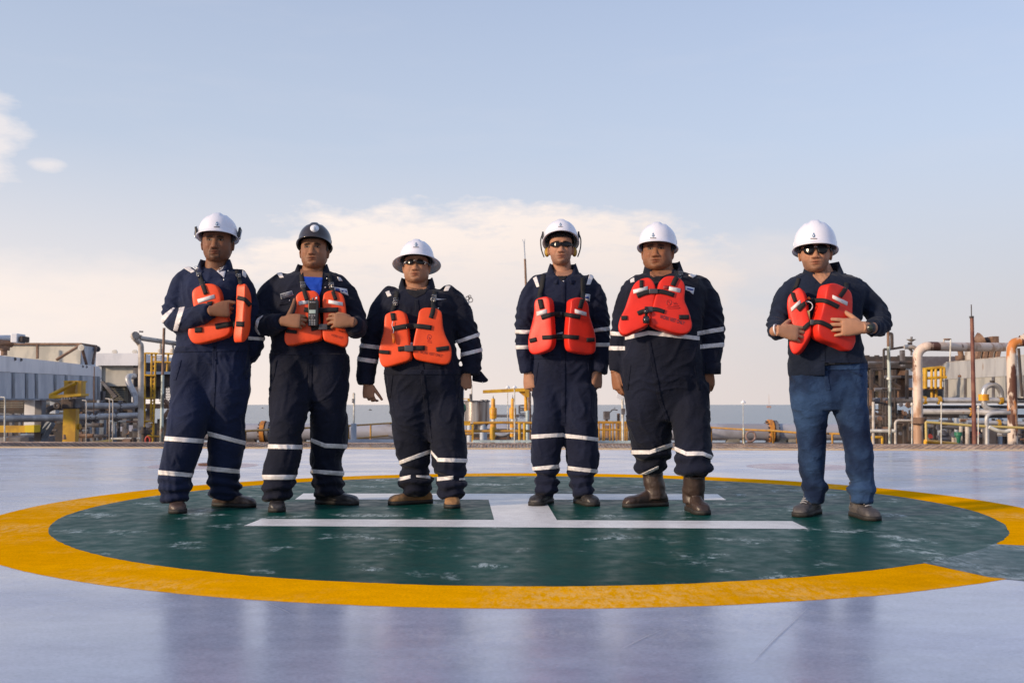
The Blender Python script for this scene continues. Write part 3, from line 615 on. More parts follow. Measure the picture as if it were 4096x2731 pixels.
part_tube('post', t, mids, [P('r', 688, 480, 41), P('r', 688, 325, 41)], .04, 8); part_tube('funnel', t, beige, [P('r', 686, 325, 41), P('r', 686, 300, 41)], [.06, .2], 10); part_tube('tip', t, mids, [P('r', 686, 300, 41), P('r', 690, 272, 41)], .05, 8); part_tube('arm', t, darks, [P('r', 652, 352, 41), P('r', 688, 352, 41)], .07, 8)
t = thing('roof_bracket', 'grey bracket post on the module roof between the two dark pipes', 'post', P('r', 600, 500, 41))
part_box('post', t, mids, 'r', 586, 420, 620, 600, 40.8, .3)
solo_tube('vent_pipe', 'thin dark hooked pipe left of the instrument mast, beside the pole', 'vent pipe', darks, curve([P('r', 470, 400, 40), P('r', 468, 260, 40), P('r', 460, 240, 40), P('r', 448, 240, 40)], 4), .07, 8)
t = thing('mast_pole', 'brown topped pole with peeling white paint, right of the man in jeans', 'pole', P('r', 447, 1560, 22))
part_tube('lower_pole', t, peel, [P('r', 449, 1560, 22), P('r', 444, 900, 22), P('r', 430, 380, 22)], mlen('r', 18, 22), 12); part_tube('upper_pole', t, rs, [P('r', 430, 382, 22), P('r', 424, 100, 22)], mlen('r', 16, 22), 12); part_tube('tip', t, rs, [P('r', 424, 102, 22), P('r', 424, 60, 22)], .03, 8)
disc('collar', t, whp, P('r', 437, 738, 22), (0, 0, 1), mlen('r', 25, 22), .05)
# big cream pipe
t = thing('cream_loop_pipe', 'big rust streaked cream pipe rising and turning right over the plant', 'pipe', P('r', 760, 1540, 29))
pts = [P('r', 765, 1560, 29), P('r', 762, 1200, 29), P('r', 758, 700, 29), P('r', 756, 530, 29), P('r', 768, 450, 29), P('r', 815, 398, 29), P('r', 890, 378, 29), P('r', 1100, 382, 29.3), P('r', 1500, 386, 30.2), P('r', 1790, 386, 31)]
part_tube('pipe_run', t, pinkp, curve(pts, 6), mlen('r', 51, 29.4), 24)
for y_ in (518, 700, 868, 1180): disc('weld_ring', t, rs if y_ > 1000 else pinkp, P('r', 760, y_, 29), (0, 0, 1), mlen('r', 53, 29), .035)
for y_ in (1196, 1222): disc('clamp_flange', t, rs, P('r', 763, y_, 28.9), (0, 0, 1), mlen('r', 84, 29), .1)
for x_ in (1255,): part_tube('stub', t, rs, [P('r', x_, 530, 30), P('r', x_ - 25, 410, 30)], mlen('r', 30, 30), 12); disc('stub_flange', t, rs, P('r', 1232, 508, 30), (0, 0, 1), mlen('r', 50, 30), .14)
t = thing('rusty_upright_pipe', 'heavily rusted orange and cream upright pipe near the right edge', 'pipe', P('r', 1820, 1540, 27))
part_tube('pipe_run', t, rustp, curve([P('r', 1824, 1560, 27), P('r', 1818, 1000, 27), P('r', 1808, 480, 27), P('r', 1815, 380, 27), P('r', 1860, 335, 27), P('r', 2000, 322, 27)], 6), mlen('r', 52, 27), 24)
disc('flange', t, rustp, P('r', 1960, 300, 27), (1, 0, .4), mlen('r', 62, 27), .18); part_tube('sleeve', t, beige, [P('r', 1810, 298, 27.4), P('r', 2000, 262, 27.4)], mlen('r', 10, 27), 8)
# red brown mast
t = thing('mast_pole', 'tall red brown mast with a whip aerial, nearest the right edge', 'mast', P('r', 1393, 1560, 22))
part_tube('pole', t, redb, [P('r', 1398, 1560, 22), P('r', 1365, 60, 22)], [mlen('r', 26, 22), mlen('r', 20, 22)], 14); part_tube('whip_aerial', t, darks, [P('r', 1361, 60, 22), P('r', 1358, -90, 22)], .012, 6)
part_tube('top_socket', t, darks, [P('r', 1362, 62, 22), P('r', 1361, 40, 22)], .05, 8)
# grey box behind and chimney
tag(part_box('grey_enclosure', None, greyd, 'r', 812, 490, 1420, 622, 46, 5), 'long dark grey enclosure seen under the cream pipe', 'enclosure')
t = thing('exhaust_hood', 'dark brown exhaust hood with a square end above the cream pipe', 'exhaust', P('r', 1530, 520, 44))
part_tube('barrel', t, darks, [P('r', 1440, 312, 44), P('r', 1600, 310, 44)], mlen('r', 26, 44), 14); part_box('end_box', t, rs, 'r', 1598, 265, 1670, 345, 43.7, 1); part_tube('cowl', t, rs, [P('r', 1400, 335, 44), P('r', 1470, 300, 44)], [.14, .34], 12)
for x_ in (1420, 1500, 1560, 1640): part_tube('strut', t, rs, [P('r', x_, 520, 44), P('r', x_ + 25, 400, 44)], .14, 6)
part_box('hood_wall', t, beige, 'r', 1395, 425, 1660, 530, 45, 1)
# right cooler, nearer toward the right
YC, YD = 42.0, 30.0
def RP(x, y): s = (x - 1080) / 920.0; return P('r', x, y, 1 / ((1 - s) / YC + s / YD))
t = thing('air_cooler', 'cream sided air cooler with a grey top beam behind the red brown mast', 'air cooler', RP(1500, 1000))
nrm = Vector((.35, .9, 0)).normalized()
def rq(name, m, x0, x1, yt0, yb0, yt1, yb1, dep, off):
    bm = bmesh.new(); prism(bm, [RP(x0, yt0) + nrm * off, RP(x1, yt1) + nrm * off, RP(x1, yb1) + nrm * off, RP(x0, yb0) + nrm * off], nrm * dep)
    bmesh.ops.recalc_face_normals(bm, faces=bm.faces); return obj(name, bm, m, t, smooth=False)
def rt(x): return 560 - 80 * (x - 1080) / 869
def rb(x): return 745 - 45 * (x - 1080) / 869
rq('top_beam', mat('aged_grey_beam', (.50, .50, .50), .55, 0, col2=(.36, .36, .37), scale=1.4, thr=(.42, .66), col3=(.3, .18, .1), thr3=(.64, .70), scale3=2.2, stretch=(1, 1, .4)), 1080, 2200, rt(1080), rb(1080), rt(2200), rb(2200), 5, 0)
xs = [1082, 1290, 1605, 1760, 1960, 2200]
for a, b in zip(xs, xs[1:]): rq('side_panel', cream, a + 10, b - 10, rb(a), 955, rb(b), 955, 4.6, .14)
for a in xs: rq('rib', mids, a - 14, a + 14, rb(a), 958, rb(a), 958, .3, .02)
rq('top_flashing', beige, 1075, 2200, rt(1075) - 8, rt(1075), rt(2200) - 8, rt(2200), 5.1, -.05)
part_tube('junction_box', t, rs, [RP(1234, 722) - nrm * .1, RP(1234, 700) - nrm * .1], .1, 6)
for q in ((1888, 400, 1928, 940),): part_tube('cable', t, darks, [P('r', q[0], q[1], 26), P('r', q[2], q[3], 26)], .04, 6)
# yellow access platform
t = thing('access_platform', 'yellow railed access platform between the cream pipe and the right cooler', 'platform', P('r', 940, 860, 39))
for (x0, x1, y0, y1) in ((842, 842, 630, 850), (915, 915, 622, 850), (960, 960, 615, 850), (1018, 1018, 612, 850), (1055, 1055, 615, 740), (822, 822, 630, 850)): part_tube('post', t, yel, [P('r', x0, y0, 39), P('r', x1, y1, 39)], .09 if x0 == 842 else .055, 8)
part_tube('top_rail', t, yel, [P('r', 815, 635, 39), P('r', 1015, 612, 39), P('r', 1058, 622, 39)], .06, 8); part_tube('mid_rail', t, yel, [P('r', 850, 735, 39), P('r', 1080, 722, 39)], .06, 8)
part_box('floor', t, rs, 'r', 850, 832, 1055, 860, 39, 2)
for x_ in (918, 965): part_tube('leg', t, yel, [P('r', x_, 1000, 39.4), P('r', x_, 860, 39.4)], .06, 8)
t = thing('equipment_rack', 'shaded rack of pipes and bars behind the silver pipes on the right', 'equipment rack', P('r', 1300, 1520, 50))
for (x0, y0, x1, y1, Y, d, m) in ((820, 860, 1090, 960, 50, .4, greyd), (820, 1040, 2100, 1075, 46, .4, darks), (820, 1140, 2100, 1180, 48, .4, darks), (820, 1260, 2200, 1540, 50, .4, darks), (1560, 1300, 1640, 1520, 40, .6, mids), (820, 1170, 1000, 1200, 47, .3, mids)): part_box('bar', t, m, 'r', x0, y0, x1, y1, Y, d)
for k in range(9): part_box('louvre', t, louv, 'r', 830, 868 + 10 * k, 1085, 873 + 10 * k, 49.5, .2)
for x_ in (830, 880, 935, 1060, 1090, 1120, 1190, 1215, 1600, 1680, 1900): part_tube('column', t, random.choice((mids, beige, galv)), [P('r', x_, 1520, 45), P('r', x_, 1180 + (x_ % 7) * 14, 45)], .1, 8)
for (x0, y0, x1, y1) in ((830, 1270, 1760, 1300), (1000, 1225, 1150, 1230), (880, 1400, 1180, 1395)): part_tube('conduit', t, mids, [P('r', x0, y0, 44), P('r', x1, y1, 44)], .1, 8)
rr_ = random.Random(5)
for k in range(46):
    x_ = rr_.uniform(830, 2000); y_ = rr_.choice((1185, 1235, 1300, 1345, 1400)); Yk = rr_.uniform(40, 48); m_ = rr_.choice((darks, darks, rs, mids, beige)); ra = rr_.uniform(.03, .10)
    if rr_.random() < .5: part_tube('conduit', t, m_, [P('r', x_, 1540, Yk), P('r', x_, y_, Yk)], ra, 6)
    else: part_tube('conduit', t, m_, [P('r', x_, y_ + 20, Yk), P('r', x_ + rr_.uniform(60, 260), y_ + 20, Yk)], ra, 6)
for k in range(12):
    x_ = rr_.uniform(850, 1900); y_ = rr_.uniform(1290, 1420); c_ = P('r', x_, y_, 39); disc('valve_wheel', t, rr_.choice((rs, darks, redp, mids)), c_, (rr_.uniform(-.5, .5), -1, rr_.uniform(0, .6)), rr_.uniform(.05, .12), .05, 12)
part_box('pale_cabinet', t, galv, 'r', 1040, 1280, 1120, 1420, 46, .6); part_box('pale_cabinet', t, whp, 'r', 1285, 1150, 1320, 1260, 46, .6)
# silver pipes
plain_pipe('upper_silver_pipe', 'upper silver pipe with yellow flanges crossing in front of the right cooler', pipeb, 'r', [(800, 982, 33), (1400, 982, 32.5), (2200, 982, 32)], 32,
           [(835, 982, 33, (1, 0, 0)), (1000, 982, 32.8, (1, 0, 0)), (1688, 982, 32.3, (1, 0, 0))], yel, 1.45, bend=False)
plain_pipe('middle_silver_pipe', 'middle silver pipe with one orange flange below the yellow flanged one', pipeg, 'r', [(820, 1108, 32), (1400, 1110, 31.5), (1540, 1120, 31), (1760, 1112, 30.8)], 33, [(1360, 1110, 31.5, (1, 0, 0))], yelb, 1.35, bend=False)
plain_pipe('lower_silver_pipe', 'lower silver pipe with a yellow valve, low at the right edge', pipeb, 'r', [(1310, 1225, 30), (1700, 1238, 30), (2200, 1250, 30)], 26, [(1665, 1237, 30, (1, 0, 0))], yel, 1.6, bend=False)
t = thing('expansion_loop', 'shiny silver expansion loop pipe with a flat yellow flange', 'pipe loop', P('r', 1590, 1110, 31))
lp = [P('r', 1600 + 1 * x, y, 31.2) for x, y in ((70, 1100), (-20, 1092), (-85, 1050), (-103, 985), (-103, 900), (-78, 838), (-10, 808), (55, 830), (92, 890), (98, 950))]
part_tube('pipe_run', t, pipeb, curve(lp, 6), mlen('r', 31, 31.2), 20); disc('flange', t, yelb, P('r', 1497, 950, 31.2), (0, 0, 1), mlen('r', 56, 31), .2)
part_tube('bleed_valve', t, darks, [P('r', 1594, 785, 31.2), P('r', 1594, 760, 31.2)], .08, 8)
plain_pipe('small_bent_pipe', 'small mauve grey pipe bending down beside the red brown mast', pipeg, 'r', [(1535, 1560, 26), (1534, 1300, 26), (1530, 1190, 26), (1560, 1140, 26), (1640, 1122, 26), (1790, 1122, 26)], 23)
plain_pipe('small_bent_pipe', 'small white pipe bending down between the peeling pole and the cream pipe', beige, 'r', [(510, 1560, 25), (508, 1300, 25), (508, 1240, 25), (530, 1210, 25), (600, 1208, 25), (700, 1210, 25)], 14)
for (x_, y0, lab) in ((695, 1010, 'thin white post in front of the thick cream pipe, left side'), (1023, 1000, 'thin white post between the cream pipe and the red brown mast'), (1438, 1040, 'thin white post right of the red brown mast')):
    t = thing('sensor_post', lab, 'post', P('r', x_, 1540, 24)); part_tube('post', t, whp, [P('r', x_ - 2, 1560, 24), P('r', x_, y0, 24)], mlen('r', 7, 24), 8); part_tube('cap', t, whp, [P('r', x_, y0 + 26, 24), P('r', x_, y0 - 4, 24)], [mlen('r', 18, 24), mlen('r', 8, 24)], 12)
solo_tube('stub_column', 'stubby cream column left of the foot of the red brown mast', 'column', beige, [P('r', 1320, 1560, 27), P('r', 1315, 1270, 27)], mlen('r', 25, 27), 14)
t = thing('green_valve', 'dark green valve low between the white post and the red brown mast', 'valve', P('r', 1210, 1500, 26))
part_tube('body', t, greenp, [P('r', 1212, 1460, 26), P('r', 1212, 1360, 26)], [mlen('r', 20, 26), mlen('r', 34, 26)], 12); disc('bonnet', t, greenp, P('r', 1212, 1358, 26), (0, 0, 1), mlen('r', 42, 26), .1); part_tube('stem', t, beige, [P('r', 1190, 1520, 26), P('r', 1190, 1400, 26)], mlen('r', 8, 26), 8)
t = thing('wall_light', 'tiny gantry with a lamp standing on the big cream pipe', 'lamp', P('r', 1090, 335, 29))
part_tube('post', t, beige, [P('r', 1052, 330, 29), P('r', 1052, 300, 29)], .025, 6); part_tube('bar', t, beige, [P('r', 1050, 300, 29), P('r', 1130, 302, 29)], .03, 6); part_tube('lamp', t, rs, [P('r', 1090, 292, 29), P('r', 1090, 306, 29)], .11, 10); part_tube('wire', t, whp, [P('r', 1128, 302, 28.7), P('r', 1120, 545, 28.7)], .022, 6)
rail_run('sloping_handrail', 'thin yellow sloping rail running low toward the right edge', [P('r', 850, 1225, 26), P('r', 1400, 1268, 26), P('r', 2000, 1292, 26)], .95, mat('cream_yellow', (.55, .42, .15), .5), 9, .035, False)
rail_run('low_handrail', 'short bright yellow rail low beside the thick cream pipe', [P('r', 845, 1438, 24), P('r', 1190, 1472, 25)], .35, yelb, 1, .045, False)
rail_run('low_handrail', 'pair of tiny yellow rails low behind the man in jeans', [P('r', 240, 1395, 30), P('r', 360, 1393, 30)], .6, yel, 1, .04, True)
solo_tube('drain_pipe', 'thin white pipe low between the peeling pole and the man in jeans', 'pipe', whp, [P('r', 230, 1325, 25), P('r', 500, 1325, 25)], .045, 8)
solo_tube('guy_post', 'thin brown post low just right of the jeans', 'post', beige, [P('r', 262, 1500, 26), P('r', 262, 1000, 26)], .04, 8)
solo_tube('cable_loop', 'white cable sagging between the mauve pipe and the rusty upright', 'cable', whp, curve([P('r', 1560, 1280, 25.5), P('r', 1640, 1315, 25.5), P('r', 1720, 1332, 25.5), P('r', 1790, 1322, 25.5)]), .05, 8)

# ---------- middle: long pipeline with flanges
t = thing('long_pipeline', 'very long grey pipeline lying behind the yellow handrails at sea side', 'pipeline', (0, 66, -3))
zc_ = pt(2048, 1727, 66).z
part_tube('pipe_run', t, mat('lilac_grey_pipeline', (.40, .40, .45), .35, .1, col2=(.30, .29, .32), scale=.5, col3=(.25, .18, .16), thr3=(.64, .72), scale3=.8), [(-30, 66, zc_), (0, 66, zc_), (45, 66, zc_)], .55, 28)
for c_, x_, rr, mm_ in (('m', 520, .74, orr), ('s', 1500, .82, orr), ('r', 2, .0, orr)):
    if rr: q = P(c_, x_, 700, 66); flange('flange', t, mm_, (q.x, 66, zc_), (1, 0, 0), rr, .28, 14); flange('flange', t, mids, (q.x + .32, 66, zc_), (1, 0, 0), rr * .93, .2, 14)
for k, (c_, x_) in enumerate((('m', 330), ('m', 1000), ('s', 800), ('s', 1700), ('s', 1900), ('r', 200))):
    q = P(c_, x_, 900, 66); bm = bmesh.new(); a = Vector((q.x, 66, zc_ - .5))
    prism(bm, [a + Vector((-.6, -.3, -.75)), a + Vector((.6, -.3, -.75)), a + Vector((.35, -.3, .12)), a + Vector((-.35, -.3, .12))], (0, .6, 0)); bmesh.ops.recalc_face_normals(bm, faces=bm.faces)
    obj('saddle', bm, (darks if c_ == 'm' else mat('concrete_saddle', (.30, .27, .22), .8, col2=(.2, .17, .12), scale=2)), t, smooth=False)
tag(part_box('walkway_beam', None, galv, 'm', 1560, 865, 3000, 905, 58, .4), 'pale grey walkway beam under the left handrail', 'beam')
tag(part_box('walkway_beam', None, mids, 's', -400, 1268, 3000, 1295, 58, .4), 'dark walkway beam under the right handrail', 'beam')
hr = mat('dull_yellow_rail', (.50, .26, .03), .55, col2=(.38, .20, .05), scale=3)
rail_run('walkway_handrail', 'yellow handrail before the pipeline, left of the tan booted man', [P('m', 0, 790, 45), P('m', 275, 750, 48), P('m', 620, 732, 52), P('m', 1160, 706, 56), P('m', 1660, 680, 60), P('m', 2230, 644, 66), P('m', 2700, 630, 70)], 1.6, hr, 3.4, .055)
rail_run('walkway_handrail', 'yellow handrail before the pipeline, right of the man in tall boots', [P('s', -900, 900, 70), P('s', -200, 950, 66), P('s', 400, 985, 62), P('s', 1000, 1022, 58), P('s', 1560, 1045, 55), P('s', 2010, 1082, 52), P('s', 3400, 1120, 48)], 1.9, hr, 2.9, .055)
solo_tube('yellow_a_frame', 'yellow slanted stay seen between the legs of the man in jeans', 'stay', yel, [P('r', -500 + 180, 1190, 50), P('r', -500 + 215, 1500, 50)], .09, 8)
# lamp posts
def lamp_post(name, label, c, x, y0, y1, Y, rpx=6, head='dome', lower=None):
    t = thing(name, label, 'lamp post', P(c, x, y1, Y)); r = mlen(c, rpx, Y)
    part_tube('post', t, whp, [P(c, x, y1, Y), P(c, x - 2, y0, Y)], r, 8)
    q = P(c, x, y0, Y); s = mlen(c, 48 if c == 's' else 40, Y)
    if head == 'dome':
        bm = bmesh.new(); pr = [(1.0, -.1), (1.0, 0), (.85, .35), (.55, .75), (.2, 1.0), (.15, 1.25), (.02, 1.3)]
        rings(bm, [[q + Vector((s * a * math.cos(k * math.pi / 8), s * a * math.sin(k * math.pi / 8), s * b)) for k in range(16)] for a, b in pr]); obj('lamp_shade', bm, galvl, t)
    if lower: part_tube('lower_post', t, lower, [P(c, x + 18, y1 + 20, Y), P(c, x + 10, y1 - 290, Y)], mlen(c, 22, Y), 10)
    return t
lamp_post('lamp_post', 'dome lamp post beside the brown life ring on the right handrail', 's', 1002, 522, 1280, 50, 6, 'dome', peel)
lamp_post('lamp_post', 'taller round headed white lamp post by the yellow davit', 'c', 1212, 440, 1400, 32, 11)
lamp_post('lamp_post', 'slimmer lamp post peeping above the yellow davit beam', 'c', 1092, 440, 1200, 40, 7)
t = thing('lamp_post', 'lamp post with twin flood lamps between the second and third men', 'lamp post', P('m', 1728, 860, 56))
part_tube('post', t, whp, [P('m', 1732, 660, 56), P('m', 1736, 245, 56)], .055, 8); part_tube('lower_post', t, galv, [P('m', 1728, 870, 56), P('m', 1730, 650, 56)], .16, 10)
part_tube('hoop', t, beige, curve([P('m', 1736, 260, 56), P('m', 1732, 242, 56), P('m', 1726, 262, 56), P('m', 1724, 300, 56)], 4), .04, 6)
for y_ in (330, 360): part_box('flood_lamp', t, mids, 'm', 1706, y_ - 12, 1730, y_ + 12, 55.8, .3)
t = thing('lamp_post', 'round faced lamp post behind the hanging hand of the man in tall boots', 'lamp post', pt(2492, 1760, 45))
part_tube('post', t, whp, [pt(2492, 1762, 45), pt(2490, 1590, 45)], .06, 8); disc('lamp_face', t, galvl, pt(2481, 1583, 45), (0, 1, .1), mlen('l', 40, 45), .14, 20)
part_box('control_box', t, mids, 'c', 3080, 800, 3140, 900, 44.8, .3)
t = thing('life_ring', 'weathered brown life ring hung on the right handrail', 'life ring', P('s', 1142, 1265, 53))
part_tube('ring', t, mat('faded_ring', (.32, .22, .20), .7, col2=(.22, .14, .12), scale=8), [P('s', 1142 + 88 * math.cos(a), 1150 + 96 * math.sin(a), 53) for a in (2 * math.pi * k / 32 for k in range(33))], mlen('s', 19, 53), 12)
part_box('bracket', t, rs, 's', 1080, 1255, 1180, 1272, 53, .2)
# central equipment
t = thing('steel_tank', 'streaked stainless steel tank right of the tan booted man', 'tank', P('c', 555, 1110, 40))
bm = bmesh.new(); c0 = P('c', 555, 1055, 42); c1_ = P('c', 555, 672, 42); rt_ = mlen('c', 220, 42)
rings(bm, [[Vector((p.x + rt_ * s * math.cos(k * math.pi / 20), p.y + rt_ * s * math.sin(k * math.pi / 20), p.z)) for k in range(40)] for p, s in ((c0 - Vector((0, 0, .35)), .35), (c0, 1), (c0.lerp(c1_, .5), 1), (c1_, 1), (c1_ + Vector((0, 0, .02)), .96))]); sharp(obj('shell', bm, stain, t), 40)
part_tube('rim', t, mids, [Vector((c1_.x + rt_ * math.cos(k * math.pi / 16), c1_.y + rt_ * math.sin(k * math.pi / 16), c1_.z)) for k in range(33)], .035, 6)
for x_ in (725, 650): part_tube('nozzle', t, mids, [P('c', x_, 672, 41), P('c', x_, 645, 41)], .08, 8)
for a in (.7, 2.4, 3.9, 5.4): part_tube('leg', t, galv, [Vector((c0.x + rt_ * .75 * math.cos(a), c0.y + rt_ * .75 * math.sin(a), FLOOR)), Vector((c0.x + rt_ * .75 * math.cos(a), c0.y + rt_ * .75 * math.sin(a), c0.z))], .12, 8)
for (x_, top, lab) in ((840, 570, 'left one of the two orange yellow relief valves'), (1180, 560, 'right one of the two orange yellow relief valves')):
    k = .93 if x_ > 1000 else 1.0; Yv = 38
    t = thing('relief_valve', lab, 'valve', P('c', x_, 1390, Yv), 'yellow relief valves beside the steel tank')
    q = lambda y: P('c', x_, y, Yv); m_ = lambda px: mlen('c', px * k, Yv)
    part_tube('spindle', t, darks, [q(600), q(top)], [m_(6), m_(2)], 8); part_tube('spindle_cap', t, darks, [q(632), q(595)], [m_(12), m_(6)], 10)
    part_tube('bonnet', t, yelb, [q(790), q(640), q(625)], [m_(36), m_(34), m_(26)], 18); part_tube('body', t, yelb, [q(905), q(900), q(798), q(785)], [m_(50), m_(64), m_(64), m_(52)], 20)
    disc('flange', t, yelb, q(922), (0, 0, 1), m_(60), .12); disc('flange', t, yelb, q(948), (0, 0, 1), m_(58), .12); part_tube('neck', t, yelb, [q(975), q(955)], [m_(34), m_(50)], 16)
    part_tube('stem_pipe', t, whp, [q(1390), q(970)], m_(32), 14); disc('collar', t, yelb, q(1112), (0, 0, 1), m_(52), .2); part_tube('lower_body', t, beige, [q(1230), q(1130)], m_(58), 14); disc('collar', t, yelb, q(1245), (0, 0, 1), m_(52), .2)
solo_tube('connecting_pipe', 'white sagging pipe joining the two relief valves low down', 'pipe', pipeb, curve([P('c', 860, 1232, 37.6), P('c', 960, 1262, 37.6), P('c', 1060, 1255, 37.6), P('c', 1130, 1215, 37.6)]), mlen('c', 26, 38), 14)
t = thing('davit_crane', 'yellow davit crane arm reaching left from its post', 'davit', P('c', 1415, 1370, 36))
part_tube('base_post', t, pale_blue, [P('c', 1440, 1400, 36), P('c', 1436, 835, 36)], mlen('c', 33, 36), 14); part_tube('post', t, yelb, [P('c', 1412, 840, 36), P('c', 1408, 590, 36)], mlen('c', 30, 36), 16)
bm = bmesh.new(); prism(bm, [P('c', 660, 478, 36), P('c', 1400, 442, 35.9), P('c', 1400, 502, 35.9), P('c', 660, 534, 36)], (0, .35, 0)); bmesh.ops.recalc_face_normals(bm, faces=bm.faces); obj('arm', bm, yel, t, smooth=False)
part_box('head_block', t, yel, 'c', 1392, 445, 1462, 600, 35.8, .6); bm = bmesh.new(); prism(bm, [P('c', 1282, 508, 36), P('c', 1392, 504, 36), P('c', 1392, 596, 36)], (0, .2, 0)); bmesh.ops.recalc_face_normals(bm, faces=bm.faces); obj('gusset', bm, yel, t, smooth=False)
t = thing('antenna_mast', 'tall brown radio mast with a forked whip, left of the fourth man', 'mast', P('c', 1500, 880, 38))
part_tube('lower_column', t, rs, [P('c', 1480, 1400, 38), P('c', 1470, 520, 38)], mlen('c', 28, 38), 12)
part_tube('pole', t, rs, [P('c', 1462, 560, 38), pt(2108, 1250, 38), pt(2100, 1036, 38)], [.055, .05, .04], 8); part_tube('whip', t, galv, [pt(2100, 1038, 38), pt(2096, 968, 38)], .022, 6); part_tube('whip', t, galv, [pt(2096, 1000, 38), pt(2099, 956, 38)], .012, 6); part_tube('whip', t, galv, [pt(2097, 975, 38), pt(2089, 958, 38)], .012, 6)
t = thing('loop_antenna', 'thin mast with small ring aerials peeping over the third man\'s shoulder', 'antenna', pt(1853, 1700, 44))
part_tube('pole', t, galv, [pt(1851, 1760, 44), pt(1853, 1500, 44), pt(1873, 1206, 44)], .04, 8)
for (u_, v_, r_) in ((1871, 1193, 8), (1882, 1200, 9), (1878, 1187, 6)): part_tube('ring', t, mids, [pt(u_ + r_ * math.cos(a), v_ + r_ * math.sin(a), 44) for a in (2 * math.pi * k / 16 for k in range(17))], .018, 6)
solo_tube('vent_pipe', 'pale vent pipe standing up behind the stainless steel tank', 'vent pipe', beige, [P('c', 468, 700, 43), P('c', 466, 385, 43)], mlen('c', 11, 43), 10)
tag(part_box('junction_box', None, mids, 'c', 425, 545, 455, 665, 42.8, .3), 'narrow grey junction box on the vent pipe behind the tank', 'junction box')
t = thing('hoist_bracket', 'yellow bracket with green piping left of the steel tank', 'bracket', P('c', 380, 660, 41)); part_box('arm', t, yel, 'c', 315, 622, 430, 634, 41, .3); part_box('block', t, yel, 'c', 392, 625, 430, 670, 40.9, .5)
part_tube('green_pipe', t, greenp, curve([P('c', 300, 740, 40), P('c', 335, 750, 40), P('c', 340, 820, 40), P('c', 310, 850, 40)]), .06, 8)
t = thing('valve_platform', 'yellow railed platform carrying the steel tank and relief valves', 'platform', P('c', 900, 1390, 34))
part_tube('top_rail', t, hr, [P('c', 490, 1052, 34), P('c', 1000, 1042, 34), P('c', 1530, 1050, 34)], .045, 8); part_tube('mid_rail', t, hr, [P('c', 340, 1192, 34), P('c', 1500, 1190, 34)], .045, 8); part_tube('mid_rail', t, hr, [P('c', 340, 1240, 33.5), P('c', 470, 1240, 33.5)], .045, 8)
part_box('post', t, yel, 'c', 462, 1075, 496, 1395, 33.8, .2); part_box('beam', t, yel, 'c', 325, 1018, 440, 1092, 34, .3); part_box('edge_beam', t, pale_blue, 'c', 480, 1352, 1500, 1388, 33.6, .3); part_box('kick_plate', t, whp, 'c', 320, 1385, 500, 1410, 33.5, .3)
for x_ in (1300, 1385, 826): part_tube('post', t, yel, [P('c', x_, 1395, 33.9), P('c', x_, 1050 if x_ > 1000 else 1120, 33.9)], .05 if x_ != 826 else .09, 8)
t = thing('small_stair_landing', 'grey railed landing left of the fourth man, behind the davit', 'landing', P('c', 1330, 900, 44))
for (x0, y0, x1, y1) in ((1295, 745, 1295, 880), (1295, 745, 1380, 745), (1295, 790, 1380, 800), (1305, 830, 1390, 830)): part_tube('rail', t, mids, [P('c', x0, y0, 44), P('c', x1, y1, 44)], .04, 6)
part_box('floor', t, mids, 'c', 1285, 878, 1500, 892, 44, 1); part_box('cabinet', t, galv, 'c', 1295, 900, 1375, 980, 44.2, .5)
t = thing('pipe_bridge', 'dark horizontal pipe bridge with sea glinting beneath, behind the valves', 'pipe rack', P('c', 1000, 1345, 60))
part_tube('pipe_run', t, mids, [P('c', 880, 925, 60), P('c', 1540, 925, 60)], mlen('c', 26, 60), 14)
for (y_, h_, m) in ((1168, 14, darks), (1320, 18, rs), (1270, 30, darks)): part_box('beam', t, m, 'c', 380, y_ - h_, 1540, y_ + h_, 52, .4)
for x_ in (380, 720, 1095, 1250, 1440): part_box('post', t, mids, 'c', x_ - 14, 960 if x_ > 900 else 1075, x_ + 14, 1400, 51, .3)
# small walkway station between fourth and fifth men
t = thing('instrument_station', 'grey instrument cabinet on a yellow railed walkway between fourth and fifth men', 'instrument station', pt(2430, 1770, 48))
part_box('cabinet', t, mids, 4, 776, 1660, 826, 1730, 47.6, .5, bevel=.04); part_tube('stem', t, rs, [pt(2425, 1690, 48), pt(2427, 1675, 48)], .07, 8); part_tube('gooseneck', t, darks, curve([pt(2440, 1648, 48), pt(2452, 1638, 48), pt(2470, 1640, 48)]), .03, 6)
part_tube('post', t, rs, [pt(2473, 1760, 48), pt(2474, 1653, 48)], .07, 8)
for v_ in (1687, 1718, 1690): part_tube('rail', t, hr, [pt(2380, v_, 47), pt(2520, v_ + 1, 47)], .045, 8)
for u_ in (2396, 2412, 2418, 2440, 2452, 2466, 2482, 2500, 2508): part_tube('stanchion', t, hr, [pt(u_, 1765, 47), pt(u_, 1687, 47)], .04, 6)
part_box('edge_beam', t, pale_blue, 4, 690, 1905, 1010, 1925, 46.5, .3); part_tube('drum', t, rs, [pt(2430, 1750, 50), pt(2434, 1700, 50)], .15, 10)
